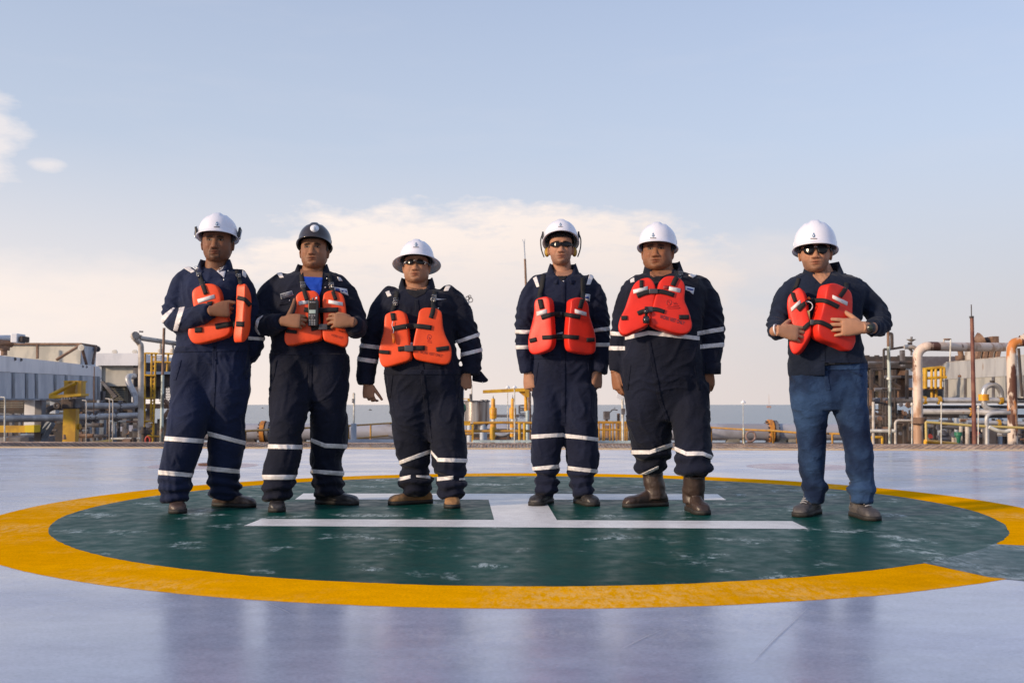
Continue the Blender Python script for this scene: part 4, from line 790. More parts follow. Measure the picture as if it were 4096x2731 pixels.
# far boats and flare tower
def boat(label, u, v, s):
    Y = (CAM_H - SEA_Z) / ((v - 1615.5) / F); t = thing('fishing_boat', label, 'boat', (pt(u, v, Y).x, Y, SEA_Z), 'small fishing boats far out on the sea')
    q = Vector((pt(u, v, Y).x, Y, SEA_Z)); k = Y / F * s; bm = bmesh.new()
    prism(bm, [q + Vector((a * k, 0, b * k)) for a, b in ((-5.5, 2.6), (-4.6, 0), (4.2, 0), (6.5, 3.2), (4, 2.3), (-3, 2.1))], (0, k * 3, 0)); bmesh.ops.recalc_face_normals(bm, faces=bm.faces); obj('hull', bm, darks, t, smooth=False)
    bm = bmesh.new(); box(bm, q + Vector((-3.4 * k, k, 2.2 * k)), q + Vector((-.4 * k, 2 * k, 5 * k))); obj('cabin', bm, mids, t, smooth=False)
    bm = bmesh.new(); tube(bm, [q + Vector((1.5 * k, k, 2 * k)), q + Vector((1.5 * k, k, 6 * k))], k * .35, 6); obj('mast', bm, darks, t)
boat('tiny dark fishing boat on the sea between the first and second men', 1050, 1633, .8)
boat('dark fishing boat on the sea between the second and third men', 1481, 1641, 1.15)
boat('tiny fishing boat on the horizon right of the fourth man', 2459, 1632, .7)
Yf = 5200; q = Vector((pt(3077, 1622, Yf).x, Yf, SEA_Z)); k = Yf / F
t = thing('flare_platform', 'faint distant flare tower on an orange base at the horizon', 'offshore platform', q)
fo = mat('far_orange', (.42, .25, .2), .8); fp = mat('far_tower_paint', (.55, .42, .36), .8)
bm = bmesh.new(); box(bm, q + Vector((-8 * k, 0, 3 * k)), q + Vector((8 * k, 12 * k, 9 * k))); obj('topside', bm, fo, t, smooth=False)
for s_ in (-5, 5): bm = bmesh.new(); tube(bm, [q + Vector((s_ * k, 3 * k, 0)), q + Vector((s_ * k, 3 * k, 4 * k))], k, 6); obj('leg', bm, fo, t)
for s_ in (-3, 3): bm = bmesh.new(); tube(bm, [q + Vector((s_ * k, 2 * k, 8 * k)), q + Vector((0, 2 * k, 55 * k))], .28 * k, 6); obj('tower_leg', bm, fp, t)
for j in range(7):
    z0 = 10 + j * 6; wv = 3 * (1 - (z0 - 8) / 47); w2 = 3 * (1 - (z0 - 2) / 47); bm = bmesh.new(); tube(bm, [q + Vector((-wv * k, 2 * k, z0 * k)), q + Vector((w2 * k, 2 * k, (z0 + 6) * k))], .2 * k, 5); obj('tower_brace', bm, fp, t)
# ================================================================== people
def fabric(name, col, col2, bump=.8, rough=.85, sheen=.06, bs=15, fine=True):
    m = bpy.data.materials.new(name); m.use_nodes = True; N_, L_, b = nodes_of(m)
    b.inputs['Roughness'].default_value = rough; b.inputs['Sheen Weight'].default_value = sheen; b.inputs['Specular IOR Level'].default_value = .25
    tc = N_.new('ShaderNodeTexCoord'); n = N_.new('ShaderNodeTexNoise'); L_.new(tc.outputs['Object'], n.inputs['Vector'])
    n.inputs['Scale'].default_value = 3.5; n.inputs['Detail'].default_value = 5
    mx = N_.new('ShaderNodeMix'); mx.data_type = 'RGBA'; q_ = N_.new('ShaderNodeMapRange'); q_.interpolation_type = 'SMOOTHSTEP'; L_.new(n.outputs[0], q_.inputs[0]); q_.inputs[1].default_value = .38; q_.inputs[2].default_value = .64; L_.new(q_.outputs[0], mx.inputs[0]); mx.inputs[6].default_value = (*col, 1); mx.inputs[7].default_value = (*col2, 1)
    L_.new(mx.outputs[2], b.inputs['Base Color'])
    w = N_.new('ShaderNodeTexNoise'); mp = N_.new('ShaderNodeMapping'); mp.inputs['Scale'].default_value = (1, 1, 1.5); mp.inputs['Rotation'].default_value = (.3, .5, .2)
    L_.new(tc.outputs['Object'], mp.inputs[0]); L_.new(mp.outputs[0], w.inputs['Vector']); w.inputs['Scale'].default_value = bs; w.inputs['Detail'].default_value = 3; w.inputs['Distortion'].default_value = .6
    b1 = N_.new('ShaderNodeBump'); b1.inputs['Strength'].default_value = bump; b1.inputs['Distance'].default_value = .012; L_.new(w.outputs[0], b1.inputs['Height'])
    f = N_.new('ShaderNodeTexNoise'); L_.new(tc.outputs['Object'], f.inputs['Vector']); f.inputs['Scale'].default_value = 420; f.inputs['Detail'].default_value = 1
    b2 = N_.new('ShaderNodeBump'); b2.inputs['Strength'].default_value = .25; b2.inputs['Distance'].default_value = .001; L_.new(f.outputs[0], b2.inputs['Height']); L_.new(b1.outputs[0], b2.inputs['Normal'])
    L_.new(b2.outputs[0], b.inputs['Normal']); return m
navy = fabric('navy_coverall_cloth', (.005, .008, .026), (.009, .014, .040))
navyb = fabric('brighter_navy_cloth', (.0055, .011, .036), (.010, .018, .056))
navyd = fabric('dark_navy_cloth', (.0035, .0055, .016), (.006, .009, .025))
shirtm = fabric('dark_blue_shirt_cloth', (.004, .009, .024), (.007, .014, .036))
jeansm = fabric('blue_denim', (.004, .013, .044), (.026, .062, .148), .95, .88, .05, 17)
reflm = mat('silver_reflective_tape', (.74, .71, .71), .42, 0, col2=(.62, .60, .61), scale=30, bump=.1)
webm = mat('black_webbing', (.009, .009, .011), .8, 0, bump=.3, bscale=300)
buckm = mat('black_plastic_buckle', (.06, .055, .065), .35)
metm = mat('bright_metal', (.6, .6, .62), .25, .9)
blk = mat('black_lens', (.008, .008, .010), .16, 0, spec=.25)
blkp = mat('black_plastic', (.02, .02, .022), .4)
hatw = mat('white_hard_hat_shell', (.78, .78, .86), .26, 0, coat=.3)
hatk = mat('dark_brown_hard_hat_shell', (.032, .024, .026), .3, 0, coat=.3)
hairm = mat('black_hair', (.012, .010, .010), .6, 0, bump=.6, bscale=120)
tsw = fabric('white_undershirt', (.7, .7, .74), (.6, .6, .66)); tsb = fabric('blue_undershirt', (.01, .06, .42), (.015, .08, .5)); tsk = fabric('black_undershirt', (.01, .01, .015), (.015, .015, .02))
embm = mat('emblem_blue', (.03, .16, .30), .5); embk = mat('print_dark', (.03, .03, .05), .6)
bootb = mat('brown_boot_leather', (.055, .035, .030), .45, 0, col2=(.10, .065, .05), scale=14, bump=.3, bscale=60)
boott = mat('tan_boot_leather', (.36, .19, .075), .65, 0, col2=(.24, .12, .05), scale=14, bump=.3, bscale=60)
bootk = mat('black_boot_leather', (.022, .020, .022), .42, 0, col2=(.05, .045, .045), scale=14, bump=.3, bscale=60)
bootw = mat('brown_rubber_boot', (.040, .025, .021), .42, 0, col2=(.055, .036, .030), scale=9, bump=.3, bscale=30)
bootg = mat('grey_hiking_boot', (.06, .055, .06), .6, 0, col2=(.10, .09, .09), scale=16, bump=.4, bscale=70)
solem = mat('black_boot_sole', (.02, .018, .017), .7)
whtp = mat('white_badge_cloth', (.70, .72, .78), .7); bluep = mat('blue_badge_print', (.05, .10, .35), .7)

def skin(name, col):
    m = bpy.data.materials.new(name); m.use_nodes = True; N_, L_, b = nodes_of(m)
    at = N_.new('ShaderNodeVertexColor'); at.layer_name = 'tone'
    tc = N_.new('ShaderNodeTexCoord'); n = N_.new('ShaderNodeTexNoise'); L_.new(tc.outputs['Object'], n.inputs['Vector']); n.inputs['Scale'].default_value = 30; n.inputs['Detail'].default_value = 5
    r_ = N_.new('ShaderNodeMapRange'); L_.new(n.outputs[0], r_.inputs[0]); r_.inputs[3].default_value = .8; r_.inputs[4].default_value = 1.15
    mx = N_.new('ShaderNodeMix'); mx.data_type = 'RGBA'; mx.blend_type = 'MULTIPLY'; mx.inputs[0].default_value = 1; L_.new(at.outputs[0], mx.inputs[6]); L_.new(r_.outputs[0], mx.inputs[7])
    L_.new(mx.outputs[2], b.inputs['Base Color']); b.inputs['Roughness'].default_value = .55; b.inputs['Subsurface Weight'].default_value = .06; b.inputs['Subsurface Radius'].default_value = (.012, .005, .003)
    b.inputs['Specular IOR Level'].default_value = .28
    bn = N_.new('ShaderNodeBump'); f = N_.new('ShaderNodeTexNoise'); L_.new(tc.outputs['Object'], f.inputs['Vector']); f.inputs['Scale'].default_value = 260
    bn.inputs['Strength'].default_value = .25; bn.inputs['Distance'].default_value = .001; L_.new(f.outputs[0], bn.inputs['Height']); L_.new(bn.outputs[0], b.inputs['Normal']); return m
def foam(name, col, col2):
    m = bpy.data.materials.new(name); m.use_nodes = True; N_, L_, b = nodes_of(m)
    tc = N_.new('ShaderNodeTexCoord'); n = N_.new('ShaderNodeTexNoise'); L_.new(tc.outputs['Object'], n.inputs['Vector']); n.inputs['Scale'].default_value = 9; n.inputs['Detail'].default_value = 6
    r_ = N_.new('ShaderNodeMapRange'); r_.interpolation_type = 'SMOOTHSTEP'; L_.new(n.outputs[0], r_.inputs[0]); r_.inputs[1].default_value = .4; r_.inputs[2].default_value = .72
    mx = N_.new('ShaderNodeMix'); mx.data_type = 'RGBA'; L_.new(r_.outputs[0], mx.inputs[0]); mx.inputs[6].default_value = (*col, 1); mx.inputs[7].default_value = (*col2, 1)
    L_.new(mx.outputs[2], b.inputs['Base Color']); b.inputs['Roughness'].default_value = .42; b.inputs['Specular IOR Level'].default_value = .35
    b1 = N_.new('ShaderNodeBump'); b1.inputs['Strength'].default_value = .5; b1.inputs['Distance'].default_value = .0012
    f = N_.new('ShaderNodeTexNoise'); L_.new(tc.outputs['Object'], f.inputs['Vector']); f.inputs['Scale'].default_value = 190; L_.new(f.outputs[0], b1.inputs['Height']); L_.new(b1.outputs[0], b.inputs['Normal']); return m
foam_o = foam('orange_vest_foam', (.86, .085, .018), (.70, .06, .012)); foam_r = foam('red_vest_foam', (.78, .030, .014), (.60, .022, .012))

def hit(bvh, u, v, fallY):
    r = ray(u, v).normalized(); h = bvh.ray_cast(CAM, r)
    return (h[0], h[1]) if h[0] is not None else (CAM + r * (fallY / r.y), Vector((0, -1, 0)))
def ribbon(bvh, path, wpx, Yf, lift=.004, thick=.004, taper=None, nw=3):
    pts = [Vector((a, b, 0)) for a, b in path]; P_ = curve(pts, 5) if len(pts) > 2 else [pts[0].lerp(pts[1], k / 6) for k in range(7)]
    bm = bmesh.new(); rows = []; last = Yf
    for i, p in enumerate(P_):
        d = (P_[min(i + 1, len(P_) - 1)] - P_[max(i - 1, 0)]).normalized(); nrm = Vector((-d.y, d.x, 0)); row = []
        wv = wpx if not taper else wpx * (taper[0] + (taper[1] - taper[0]) * i / (len(P_) - 1))
        if bvh.ray_cast(CAM, ray(p.x, p.y).normalized())[0] is None: continue
        h0, n0 = hit(bvh, p.x, p.y, last); last = h0.y
        for k in range(nw):
            q = p + nrm * wv * (k / (nw - 1) - .5); h, n_ = hit(bvh, q.x, q.y, last)
            if abs(h.y - h0.y) > .03: h = CAM + ray(q.x, q.y) * (h0.y / ray(q.x, q.y).y)
            row.append([h, (CAM - h).normalized()])
        rows.append(row)
    # relax depth along the ribbon so that it bridges small steps
    for _ in range(2):
        for i in range(1, len(rows) - 1):
            for k in range(nw):
                a = (rows[i - 1][k][0].y + rows[i + 1][k][0].y) / 2
                if rows[i][k][0].y > a:
                    r_ = (rows[i][k][0] - CAM); rows[i][k][0] = CAM + r_ * (a / r_.y)
    top = [[bm.verts.new(h + d * (lift + thick)) for h, d in row] for row in rows]; bot = [[bm.verts.new(h + d * (lift - .004)) for h, d in row] for row in rows]
    for i in range(len(rows) - 1):
        for k in range(nw - 1):
            bm.faces.new((top[i][k], top[i][k + 1], top[i + 1][k + 1], top[i + 1][k])); bm.faces.new((bot[i][k], bot[i + 1][k], bot[i + 1][k + 1], bot[i][k + 1]))
        bm.faces.new((top[i][0], top[i + 1][0], bot[i + 1][0], bot[i][0])); bm.faces.new((top[i][-1], bot[i][-1], bot[i + 1][-1], top[i + 1][-1]))
    for i in (0, -1):
        for k in range(nw - 1): bm.faces.new((top[i][k], top[i][k + 1], bot[i][k + 1], bot[i][k]))
    bmesh.ops.recalc_face_normals(bm, faces=bm.faces); return bm
def decal(bvh, poly, Yf, lift=.003, thick=.003, sub=3):
    """polygon of pixels laid on what is behind it"""
    bm = bmesh.new(); out = []
    n = len(poly); pp = []
    for i in range(n):
        a = Vector(poly[i]); b_ = Vector(poly[(i + 1) % n])
        for k in range(sub): pp.append(a.lerp(b_, k / sub))
    c = sum(pp, Vector((0, 0))) / len(pp); c0, cn = hit(bvh, c.x, c.y, Yf)
    cn = cn if cn.dot(CAM - c0) > 0 else -cn
    def onp(p):
        h, _ = hit(bvh, p.x, p.y, c0.y)
        if abs(h.y - c0.y) > .05: r_ = ray(p.x, p.y); h = CAM + r_ * (c0.y / r_.y)
        return h
    ct = bm.verts.new(c0 + cn * (lift + thick)); tp = []; bt = []
    for p in pp:
        h = onp(p); tp.append(bm.verts.new(h + cn * (lift + thick))); bt.append(bm.verts.new(h + cn * (lift - .003)))
    m_ = len(tp)
    for i in range(m_):
        bm.faces.new((tp[i], tp[(i + 1) % m_], ct)); bm.faces.new((tp[i], bt[i], bt[(i + 1) % m_], tp[(i + 1) % m_]))
    bmesh.ops.recalc_face_normals(bm, faces=bm.faces); return bm
def buckle_bm(bvh, u, v, wpx, hpx, Yf, ang=0, lift=.006, dep=.012):
    h, n_ = hit(bvh, u, v, Yf); d = (CAM - h).normalized(); k = h.y / F; bm = bmesh.new()
    box(bm, (-wpx * k / 2, -dep, -hpx * k / 2), (wpx * k / 2, .004, hpx * k / 2), .003)
    bmesh.ops.rotate(bm, verts=bm.verts, cent=(0, 0, 0), matrix=Matrix.Rotation(-ang, 3, 'Y')); bmesh.ops.translate(bm, verts=bm.verts, vec=h + d * lift); return bm
def plane2(a, b): return ray(*a).cross(ray(*b)).normalized()
def patch(src, poly, off=.003, front=True, depth=.006):
    """skin-tight shell cut from a garment, bounded by a convex pixel polygon"""
    bm = src.copy(); c = (sum(p[0] for p in poly) / len(poly), sum(p[1] for p in poly) / len(poly)); rc = ray(*c)
    for i in range(len(poly)):
        n_ = plane2(poly[i], poly[(i + 1) % len(poly)])
        if n_.dot(rc) < 0: n_ = -n_
        bmesh.ops.bisect_plane(bm, geom=bm.verts[:] + bm.edges[:] + bm.faces[:], plane_co=CAM, plane_no=n_, clear_inner=True)
    if front:
        bad = [f for f in bm.faces if f.normal.dot(CAM - f.calc_center_median()) < 0]
        bmesh.ops.delete(bm, geom=bad, context='FACES')
    if not bm.faces: return bm
    bm.normal_update(); nm = {v: v.normal.copy() for v in bm.verts}
    for v, n_ in nm.items(): v.co += n_ * off
    be = [e for e in bm.edges if e.is_boundary]; ex = bmesh.ops.extrude_edge_only(bm, edges=be)
    for v in [x for x in ex['geom'] if isinstance(x, bmesh.types.BMVert)]:
        best = None
        for e in v.link_edges:
            o = e.other_vert(v)
            if o in nm: best = nm[o]; break
        if best: v.co -= best * depth
    return bm
def band(src, a0, a1, b0, b1, margin=8, off=.003):
    """reflective band round a limb: left edge (u, vtop, vbot), right edge (u, vtop, vbot)"""
    ul, t0, bo0 = a0[0], a0[1], a1; ur, t1, bo1 = b0[0], b0[1], b1
    k0 = (t1 - t0) / (ur - ul); k1 = (bo1 - bo0) / (ur - ul)
    q = [(ul - margin, t0 - k0 * margin), (ur + margin, t1 + k0 * margin), (ur + margin, bo1 + k1 * margin), (ul - margin, bo0 - k1 * margin)]
    return patch(src, q, off, False)

def islands(bm):
    out = []; seen = set(); bm.verts.ensure_lookup_table(); tot = len(bm.faces)
    for f0 in bm.faces:
        if f0 in seen: continue
        st = [f0]; comp = []; seen.add(f0)
        while st:
            f = st.pop(); comp.append(f)
            for v in f.verts:
                for q in v.link_faces:
                    if q not in seen: seen.add(q); st.append(q)
        if len(comp) < max(6, tot * .06): continue
        nb = bmesh.new(); mp = {}
        for f in comp:
            vs_ = []
            for v in f.verts:
                if v not in mp: mp[v] = nb.verts.new(v.co)
                vs_.append(mp[v])
            nb.faces.new(vs_)
        out.append(nb)
    bm.free(); return out
def row_rings(rows, Yf, n=36, p=2.3):
    """rows: (v, uL, uR, ry, dy); horizontal superellipse sections"""
    out = []
    for (v, ul, ur, ry, dy) in rows:
        Y = Yf(v) if callable(Yf) else Yf
        a = pt(ul, v, Y); b = pt(ur, v, Y); c = (a + b) / 2; rx = abs(b.x - a.x) / 2; r = []
        for k in range(n):
            t = 2 * math.pi * k / n; cs, sn = math.cos(t), math.sin(t)
            x = math.copysign(abs(cs) ** (2 / p), cs) * rx; y = math.copysign(abs(sn) ** (2 / p), sn) * ry
            r.append(Vector((c.x + x, Y + dy + y, c.z)))
        out.append(r)
    return out
def interp(rows, per=4):
    V = [Vector(r[:4]) for r in rows]; D = [r[4] for r in rows]; out = []
    for i in range(len(rows) - 1):
        for k in range(per):
            t = k / per; q = V[i].lerp(V[i + 1], t); out.append((*q, D[i] * (1 - t) + D[i + 1] * t))
    out.append((*V[-1], D[-1])); return out
def fold(bm, base, spec):
    """cloth folds: spec = dict(zbunch=(z_hi, z_lo), amp, elbows=[(point, radius)])"""
    bm.normal_update(); seed = spec.get('seed', 0) * 13.7
    mv = []
    for v in bm.verts:
        c = v.co; q = Vector((c.x * 5 + seed, c.y * 5, c.z * 4))
        w1 = noise.noise(q) * .007
        wq = noise.noise(q * .9 + Vector((5, 3, 1)))
        r_ = noise.noise(Vector((c.x * 9 + seed + wq * 1.6, c.y * 9, c.z * 7 + wq * 2.4))); rid = (1 - abs(r_) * 2.6); w2 = max(0, rid) ** 2 * .0085
        d = w1 + w2 - .003
        zb = spec['zbunch']; wz = sstep(zb[0], zb[1], c.z)
        if wz > 0:
            ph = c.z * spec.get('bf', 95) + 3.5 * noise.noise(Vector((c.x * 7 + seed, c.y * 7, c.z * 6)))
            d += wz * (math.sin(ph) * .009 + .003)
        for (ep, er) in spec.get('elbows', ()):
            we = g((c - ep).length, er)
            if we > .05: d += we * .009 * math.sin((c - ep).dot(Vector((.7, .3, .9)).normalized()) * 150 + 3 * noise.noise(c * 9))
        mv.append(v.normal * d * spec.get('k', 1))
    for v, m_ in zip(bm.verts, mv): v.co += m_
    bm.normal_update()

HPROF = [(.120, .010, -.010, .030), (.114, .034, -.042, .060), (.096, .055, -.068, .085), (.07, .069, -.084, .097), (.04, .0755, -.091, .101), (.01, .077, -.092, .101),
         (-.02, .0745, -.091, .096), (-.045, .071, -.090, .086), (-.07, .066, -.089, .074), (-.09, .058, -.088, .060), (-.105, .047, -.086, .045), (-.116, .032, -.078, .025), (-.121, .012, -.062, .0)]
def head_bm(M, wx, jaw, neck_to, neck_r, glasses):
    bm = bmesh.new(); rr = []
    prof = []
    for a, b in zip(HPROF, HPROF[1:]):
        for k in range(4): t = k / 4; prof.append([x * (1 - t) + y * t for x, y in zip(a, b)])
    prof.append(list(HPROF[-1]))
    for z, w_, f_, b_ in prof:
        jw = 1 + jaw * sstep(0, -.08, z); r = []
        for k in range(48):
            t = 2 * math.pi * k / 48; cs, sn = math.cos(t), math.sin(t); p = 2.35
            x = math.copysign(abs(cs) ** (2 / p), cs) * w_ * wx * jw; yy = abs(sn) ** (2 / p)
            y = f_ * yy if sn < 0 else b_ * yy
            r.append(Vector((x, y, z)))
        rr.append(r)
    rings(bm, rr)
    for s in (-1, 1):     # ears
        e = bmesh.new(); ball(e, (0, 0, 0), (.0075, .018, .031), 14); 
        for v in e.verts:
            if v.co.z < 0: v.co.y *= .78
        bmesh.ops.rotate(e, verts=e.verts, cent=(0, 0, 0), matrix=Matrix.Rotation(s * R(28), 3, 'Z')); bmesh.ops.translate(e, verts=e.verts, vec=(s * (.080 * wx), .012, -.016))
        me = bpy.data.meshes.new('e'); e.to_mesh(me); e.free(); bm.from_mesh(me); bpy.data.meshes.remove(me)
    # nose wedge
    nr = []
    for z, h, w_ in ((.012, .002, .009), (0, .006, .010), (-.015, .012, .012), (-.03, .019, .015), (-.040, .023, .019), (-.047, .020, .021), (-.053, .008, .016)):
        nr.append([Vector((w_ * math.cos(t), -.088 - h * max(0, math.sin(t)) ** .8 + (.02 if math.sin(t) <= 0 else 0), z)) for t in (2 * math.pi * k / 14 for k in range(14))])
    rings(bm, nr)
    for s in (-1, 1): ball(bm, (s * .0165, -.094, -.044), (.0075, .010, .0075), 10)
    # neck goes straight to the collar
    Mi = M.inverted(); nb = Mi @ neck_to; kk = M.to_scale().x
    tube(bm, [Vector((0, .018, -.05)), Vector((0, .018, -.05)).lerp(nb, .5), nb, nb + (nb - Vector((0, .018, -.05))).normalized() * .05], [neck_r / kk * .95, neck_r / kk * .97, neck_r / kk * .98, neck_r / kk * .9], 28)
    bm = remesh(bm, .0026, 3, .5)
    for v in bm.verts:
        x, y, z = v.co
        if y > -.03 or z < -.135: continue
        d = 0; ax = abs(x)
        d += .0140 * g(ax - .031, .0150) * g(z - .003, .0105)           # sockets
        d -= .0085 * g(ax - .031, .0105) * g(z + .001, .0066)           # eyeballs under the lids
        d += .0022 * g(ax - .031, .013) * g(z - .0005, .0016)           # lid gap
        d -= .0080 * g(z - .021, .0065) * g(ax - .026, .021)            # brow
        d -= .0065 * g(ax - .047, .017) * g(z + .032, .016)             # cheeks
        d -= .0065 * g(z + .0655, .0042) * g(x, .019); d -= .0078 * g(z + .0780, .0050) * g(x, .017); d += .0058 * g(z + .0715, .0020) * g(x, .024)
        d += .0050 * g(z + .0895, .005) * g(x, .016); d -= .0060 * g(z + .105, .011) * g(x, .018)
        d += .0012 * g(ax - .030 - .35 * max(0, -.045 - z), .004) * sstep(-.036, -.05, z) * sstep(-.085, -.07, z)   # nasolabial fold
        d += .0016 * g(x, .004) * g(z + .058, .006)
        v.co.y += d
    bm.normal_update(); return bm
def paint_head(bm, col, o):
    lay = bm.loops.layers.float_color.new('tone'); C_ = Vector(col)
    lip = Vector((col[0] * .70, col[1] * .42, col[2] * .42)); beard = C_ * .25; brow = Vector((.02, .014, .012)); dark = Vector((.012, .008, .008))
    for f in bm.faces:
        for l in f.loops:
            x, y, z = l.vert.co; ax = abs(x); c = C_.copy(); c = c.lerp(C_ * .55, .85 * g(ax - .031, .021) * g(z - .004, .012)) if y < -.03 else c  # skin toned down in the eye sockets, shade painted into the colour
            if y < -.02 and z > -.14:
                n_ = noise.noise(Vector((x * 90, z * 90, 0)))
                st = o.get('stubble', 0)
                if st: c = c.lerp(beard, st * sstep(-.040, -.068, z + .005 * n_) * (1 - .6 * g(x, .03) * g(z + .07, .014)) * sstep(-.15, -.115, z))
                if o.get('stache'):
                    c = c.lerp(brow, o['stache'] * sstep(.027, .020, ax + .003 * n_) * g(z + .0575 + .15 * max(0, ax - .012), .0048))
                    c = c.lerp(brow, .75 * o['stache'] * g(ax - .027, .0045) * sstep(-.058, -.066, z) * sstep(-.118, -.10, z)); c = c.lerp(brow, .6 * o['stache'] * g(x, .02) * g(z + .1, .012))
                c = c.lerp(lip, .95 * g(x, .022) * max(g(z + .0660, .0042), g(z + .0775, .0050))); c = c.lerp(dark, .95 * g(z + .0715, .0022) * g(x, .023))
                c = c.lerp(brow, 1.0 * sstep(.023 + .002 * n_, .015, abs(ax - .031)) * g(z - .0190 + .14 * abs(ax - .026), .0058))
                if not o.get('glasses'):
                    e = ((ax - .031) / .0140) ** 2 + ((z - .0005) / .0052) ** 2
                    if e < 1.5: c = dark
                    if e < .72 and abs(z - .0002) < .0026: c = Vector((.30, .25, .22))
                    if e < 1 and ((ax - .031 - (x > 0) * .0 ) ** 2 + (z - .0008) ** 2) < .0062 ** 2: c = dark
                c = c.lerp(C_ * .22, .8 * g(ax - .0095, .0045) * g(z + .0520, .0030))
                c = c.lerp(Vector((col[0] * 1.12, col[1] * .88, col[2] * .86)), .3 * g(ax - .045, .02) * g(z + .035, .02) + .35 * g(x, .012) * g(z + .042, .01))
            l[lay] = (*c, 1)
def plain_tone(bm, col):
    lay = bm.loops.layers.float_color.get('tone') or bm.loops.layers.float_color.new('tone')
    for f in bm.faces:
        for l in f.loops: l[lay] = (*col, 1)

def hand_bm(wrist, d, n, sgn, s=1.0, curls=((20, 25, 15),) * 4, thumb=(35, 20, 25), spread=1.0, forearm=.10, fdir=None):
    """wrist point, finger direction, back-of-hand normal, sgn +1 right hand / -1 left hand"""
    d = Vector(d).normalized(); n = Vector(n); n = (n - d * n.dot(d)).normalized(); sd_ = n.cross(d) * sgn
    W = lambda a, b, c: wrist + (d * a + sd_ * b + n * c) * s
    bm = bmesh.new()
    rr = []
    for a, hw, ht, off in ((-.012, .029, .022, 0), (.005, .029, .021, 0), (.03, .037, .020, .002), (.06, .042, .018, .001), (.085, .042, .015, 0), (.098, .038, .011, 0)):
        rr.append([W(a, hw * math.copysign(abs(math.cos(t)) ** .8, math.cos(t)) + off, ht * math.sin(t)) for t in (2 * math.pi * k / 20 for k in range(20))])
    rings(bm, rr)
    if sgn: pass
    fd = (Vector(fdir).normalized() if fdir is not None else -d)
    tube(bm, [wrist + fd * (-.01), wrist + fd * .03, wrist + fd * forearm], [.026 * s, .026 * s, .026 * s], 18)
    ball(bm, W(.035, .024, -.010), (.022 * s, .022 * s, .022 * s), 12)
    bases = ((.092, .031, .073, .0092), (.098, .0105, .081, .0095), (.094, -.011, .075, .0090), (.084, -.030, .060, .0080))
    for (a, b, Ln, r), cu, j in zip(bases, curls, range(4)):
        ang = [R(x) for x in cu]; sp_ = (.10, .02, -.05, -.13)[j] * spread
        p = Vector((a - .008, b, .001)); dr = Vector((math.cos(sp_), math.sin(sp_), 0)); pts = [p.copy()]; t = 0
        for seg, q in zip((.46, .30, .24), ang):
            t += q; dv = Vector((dr.x * math.cos(t), dr.y * math.cos(t), -math.sin(t))); p = p + dv * Ln * seg; pts.append(p.copy())
        rs_ = [r * 1.08, r, r * .92, r * .78]
        Wp = [W(*q) for q in pts]
        tube(bm, Wp, [x * s for x in rs_], 10)
        for q, x in zip(Wp, rs_): ball(bm, q, x * s * 1.02, 10)
    a0, a1, a2 = [R(x) for x in thumb]
    p = Vector((.022, .026, -.004)); pts = [p.copy()]; dirv = Vector((math.cos(a0), math.sin(a0), -math.sin(a2) * .8)).normalized()
    for seg, da in ((.046, 0), (.034, -a1 * .5), (.028, -a1)):
        dv = Matrix.Rotation(da, 3, 'Z') @ dirv; p = p + dv * seg; pts.append(p.copy())
    Wp = [W(*q) for q in pts]; rs_ = [.0150, .0120, .0105, .0088]; tube(bm, Wp, [x * s for x in rs_], 10)
    for q, x in zip(Wp, rs_): ball(bm, q, x * s * 1.02, 10)
    return remesh(bm, .0026, 2, .5)

def helmet_bm(full):
    bm = bmesh.new(); n = 72; secs = []
    def brim(t):
        fr = max(0, -math.sin(t))
        return .048 if full else .010 + .030 * fr ** 2.2
    def pnt(phi, t, inner=0):
        rx, ryf, ryb = .112 - inner, .138 - inner, .132 - inner; cs, sn = math.cos(t), math.sin(t); ry = ryf if sn < 0 else ryb
        s = math.sin(phi); x, y, z = rx * s * cs, ry * s * sn, (.128 - inner) * math.cos(phi) ** .76 if phi < math.pi / 2 else 0
        if not inner:
            k = sstep(.031, .017, abs(x)) * sstep(-.125, -.07, y) * sstep(.13, .07, y); z += .008 * k * (1 if z > .02 else 0)
            k2 = (g(abs(x) - .052, .010)) * sstep(-.09, -.04, y) * sstep(.09, .05, y) * (.3 < phi < 1.3); z += .004 * k2
        return Vector((x, y, z))
    ph = [i / 16 * math.pi / 2 for i in range(1, 17)]
    outer = [[pnt(p_, 2 * math.pi * k / n) for k in range(n)] for p_ in ph]
    b1 = []; b2 = []; b3 = []
    for k in range(n):
        t = 2 * math.pi * k / n; q = pnt(math.pi / 2, t); o = Vector((math.cos(t) * .9, math.sin(t), 0)).normalized(); bw = brim(t); dz = -.010 - (bw * .32 if full else bw * .28)
        b1.append(q + o * bw * .5 + Vector((0, 0, dz * .6))); b2.append(q + o * bw + Vector((0, 0, dz))); b3.append(q + o * (bw - .002) + Vector((0, 0, dz - .005)))
    inn = [[pnt(p_, 2 * math.pi * k / n, .006) + Vector((0, 0, -.004 if p_ > 1.5 else 0)) for k in range(n)] for p_ in reversed(ph)]
    rings(bm, outer + [b1, b2, b3] + inn, True)
    bmesh.ops.recalc_face_normals(bm, faces=bm.faces); return bm
def xf(bm, M): bmesh.ops.transform(bm, matrix=M, verts=bm.verts); bm.normal_update(); return bm
def join(dst, src):
    me = bpy.data.meshes.new('j'); src.to_mesh(me); src.free(); dst.from_mesh(me); bpy.data.meshes.remove(me)

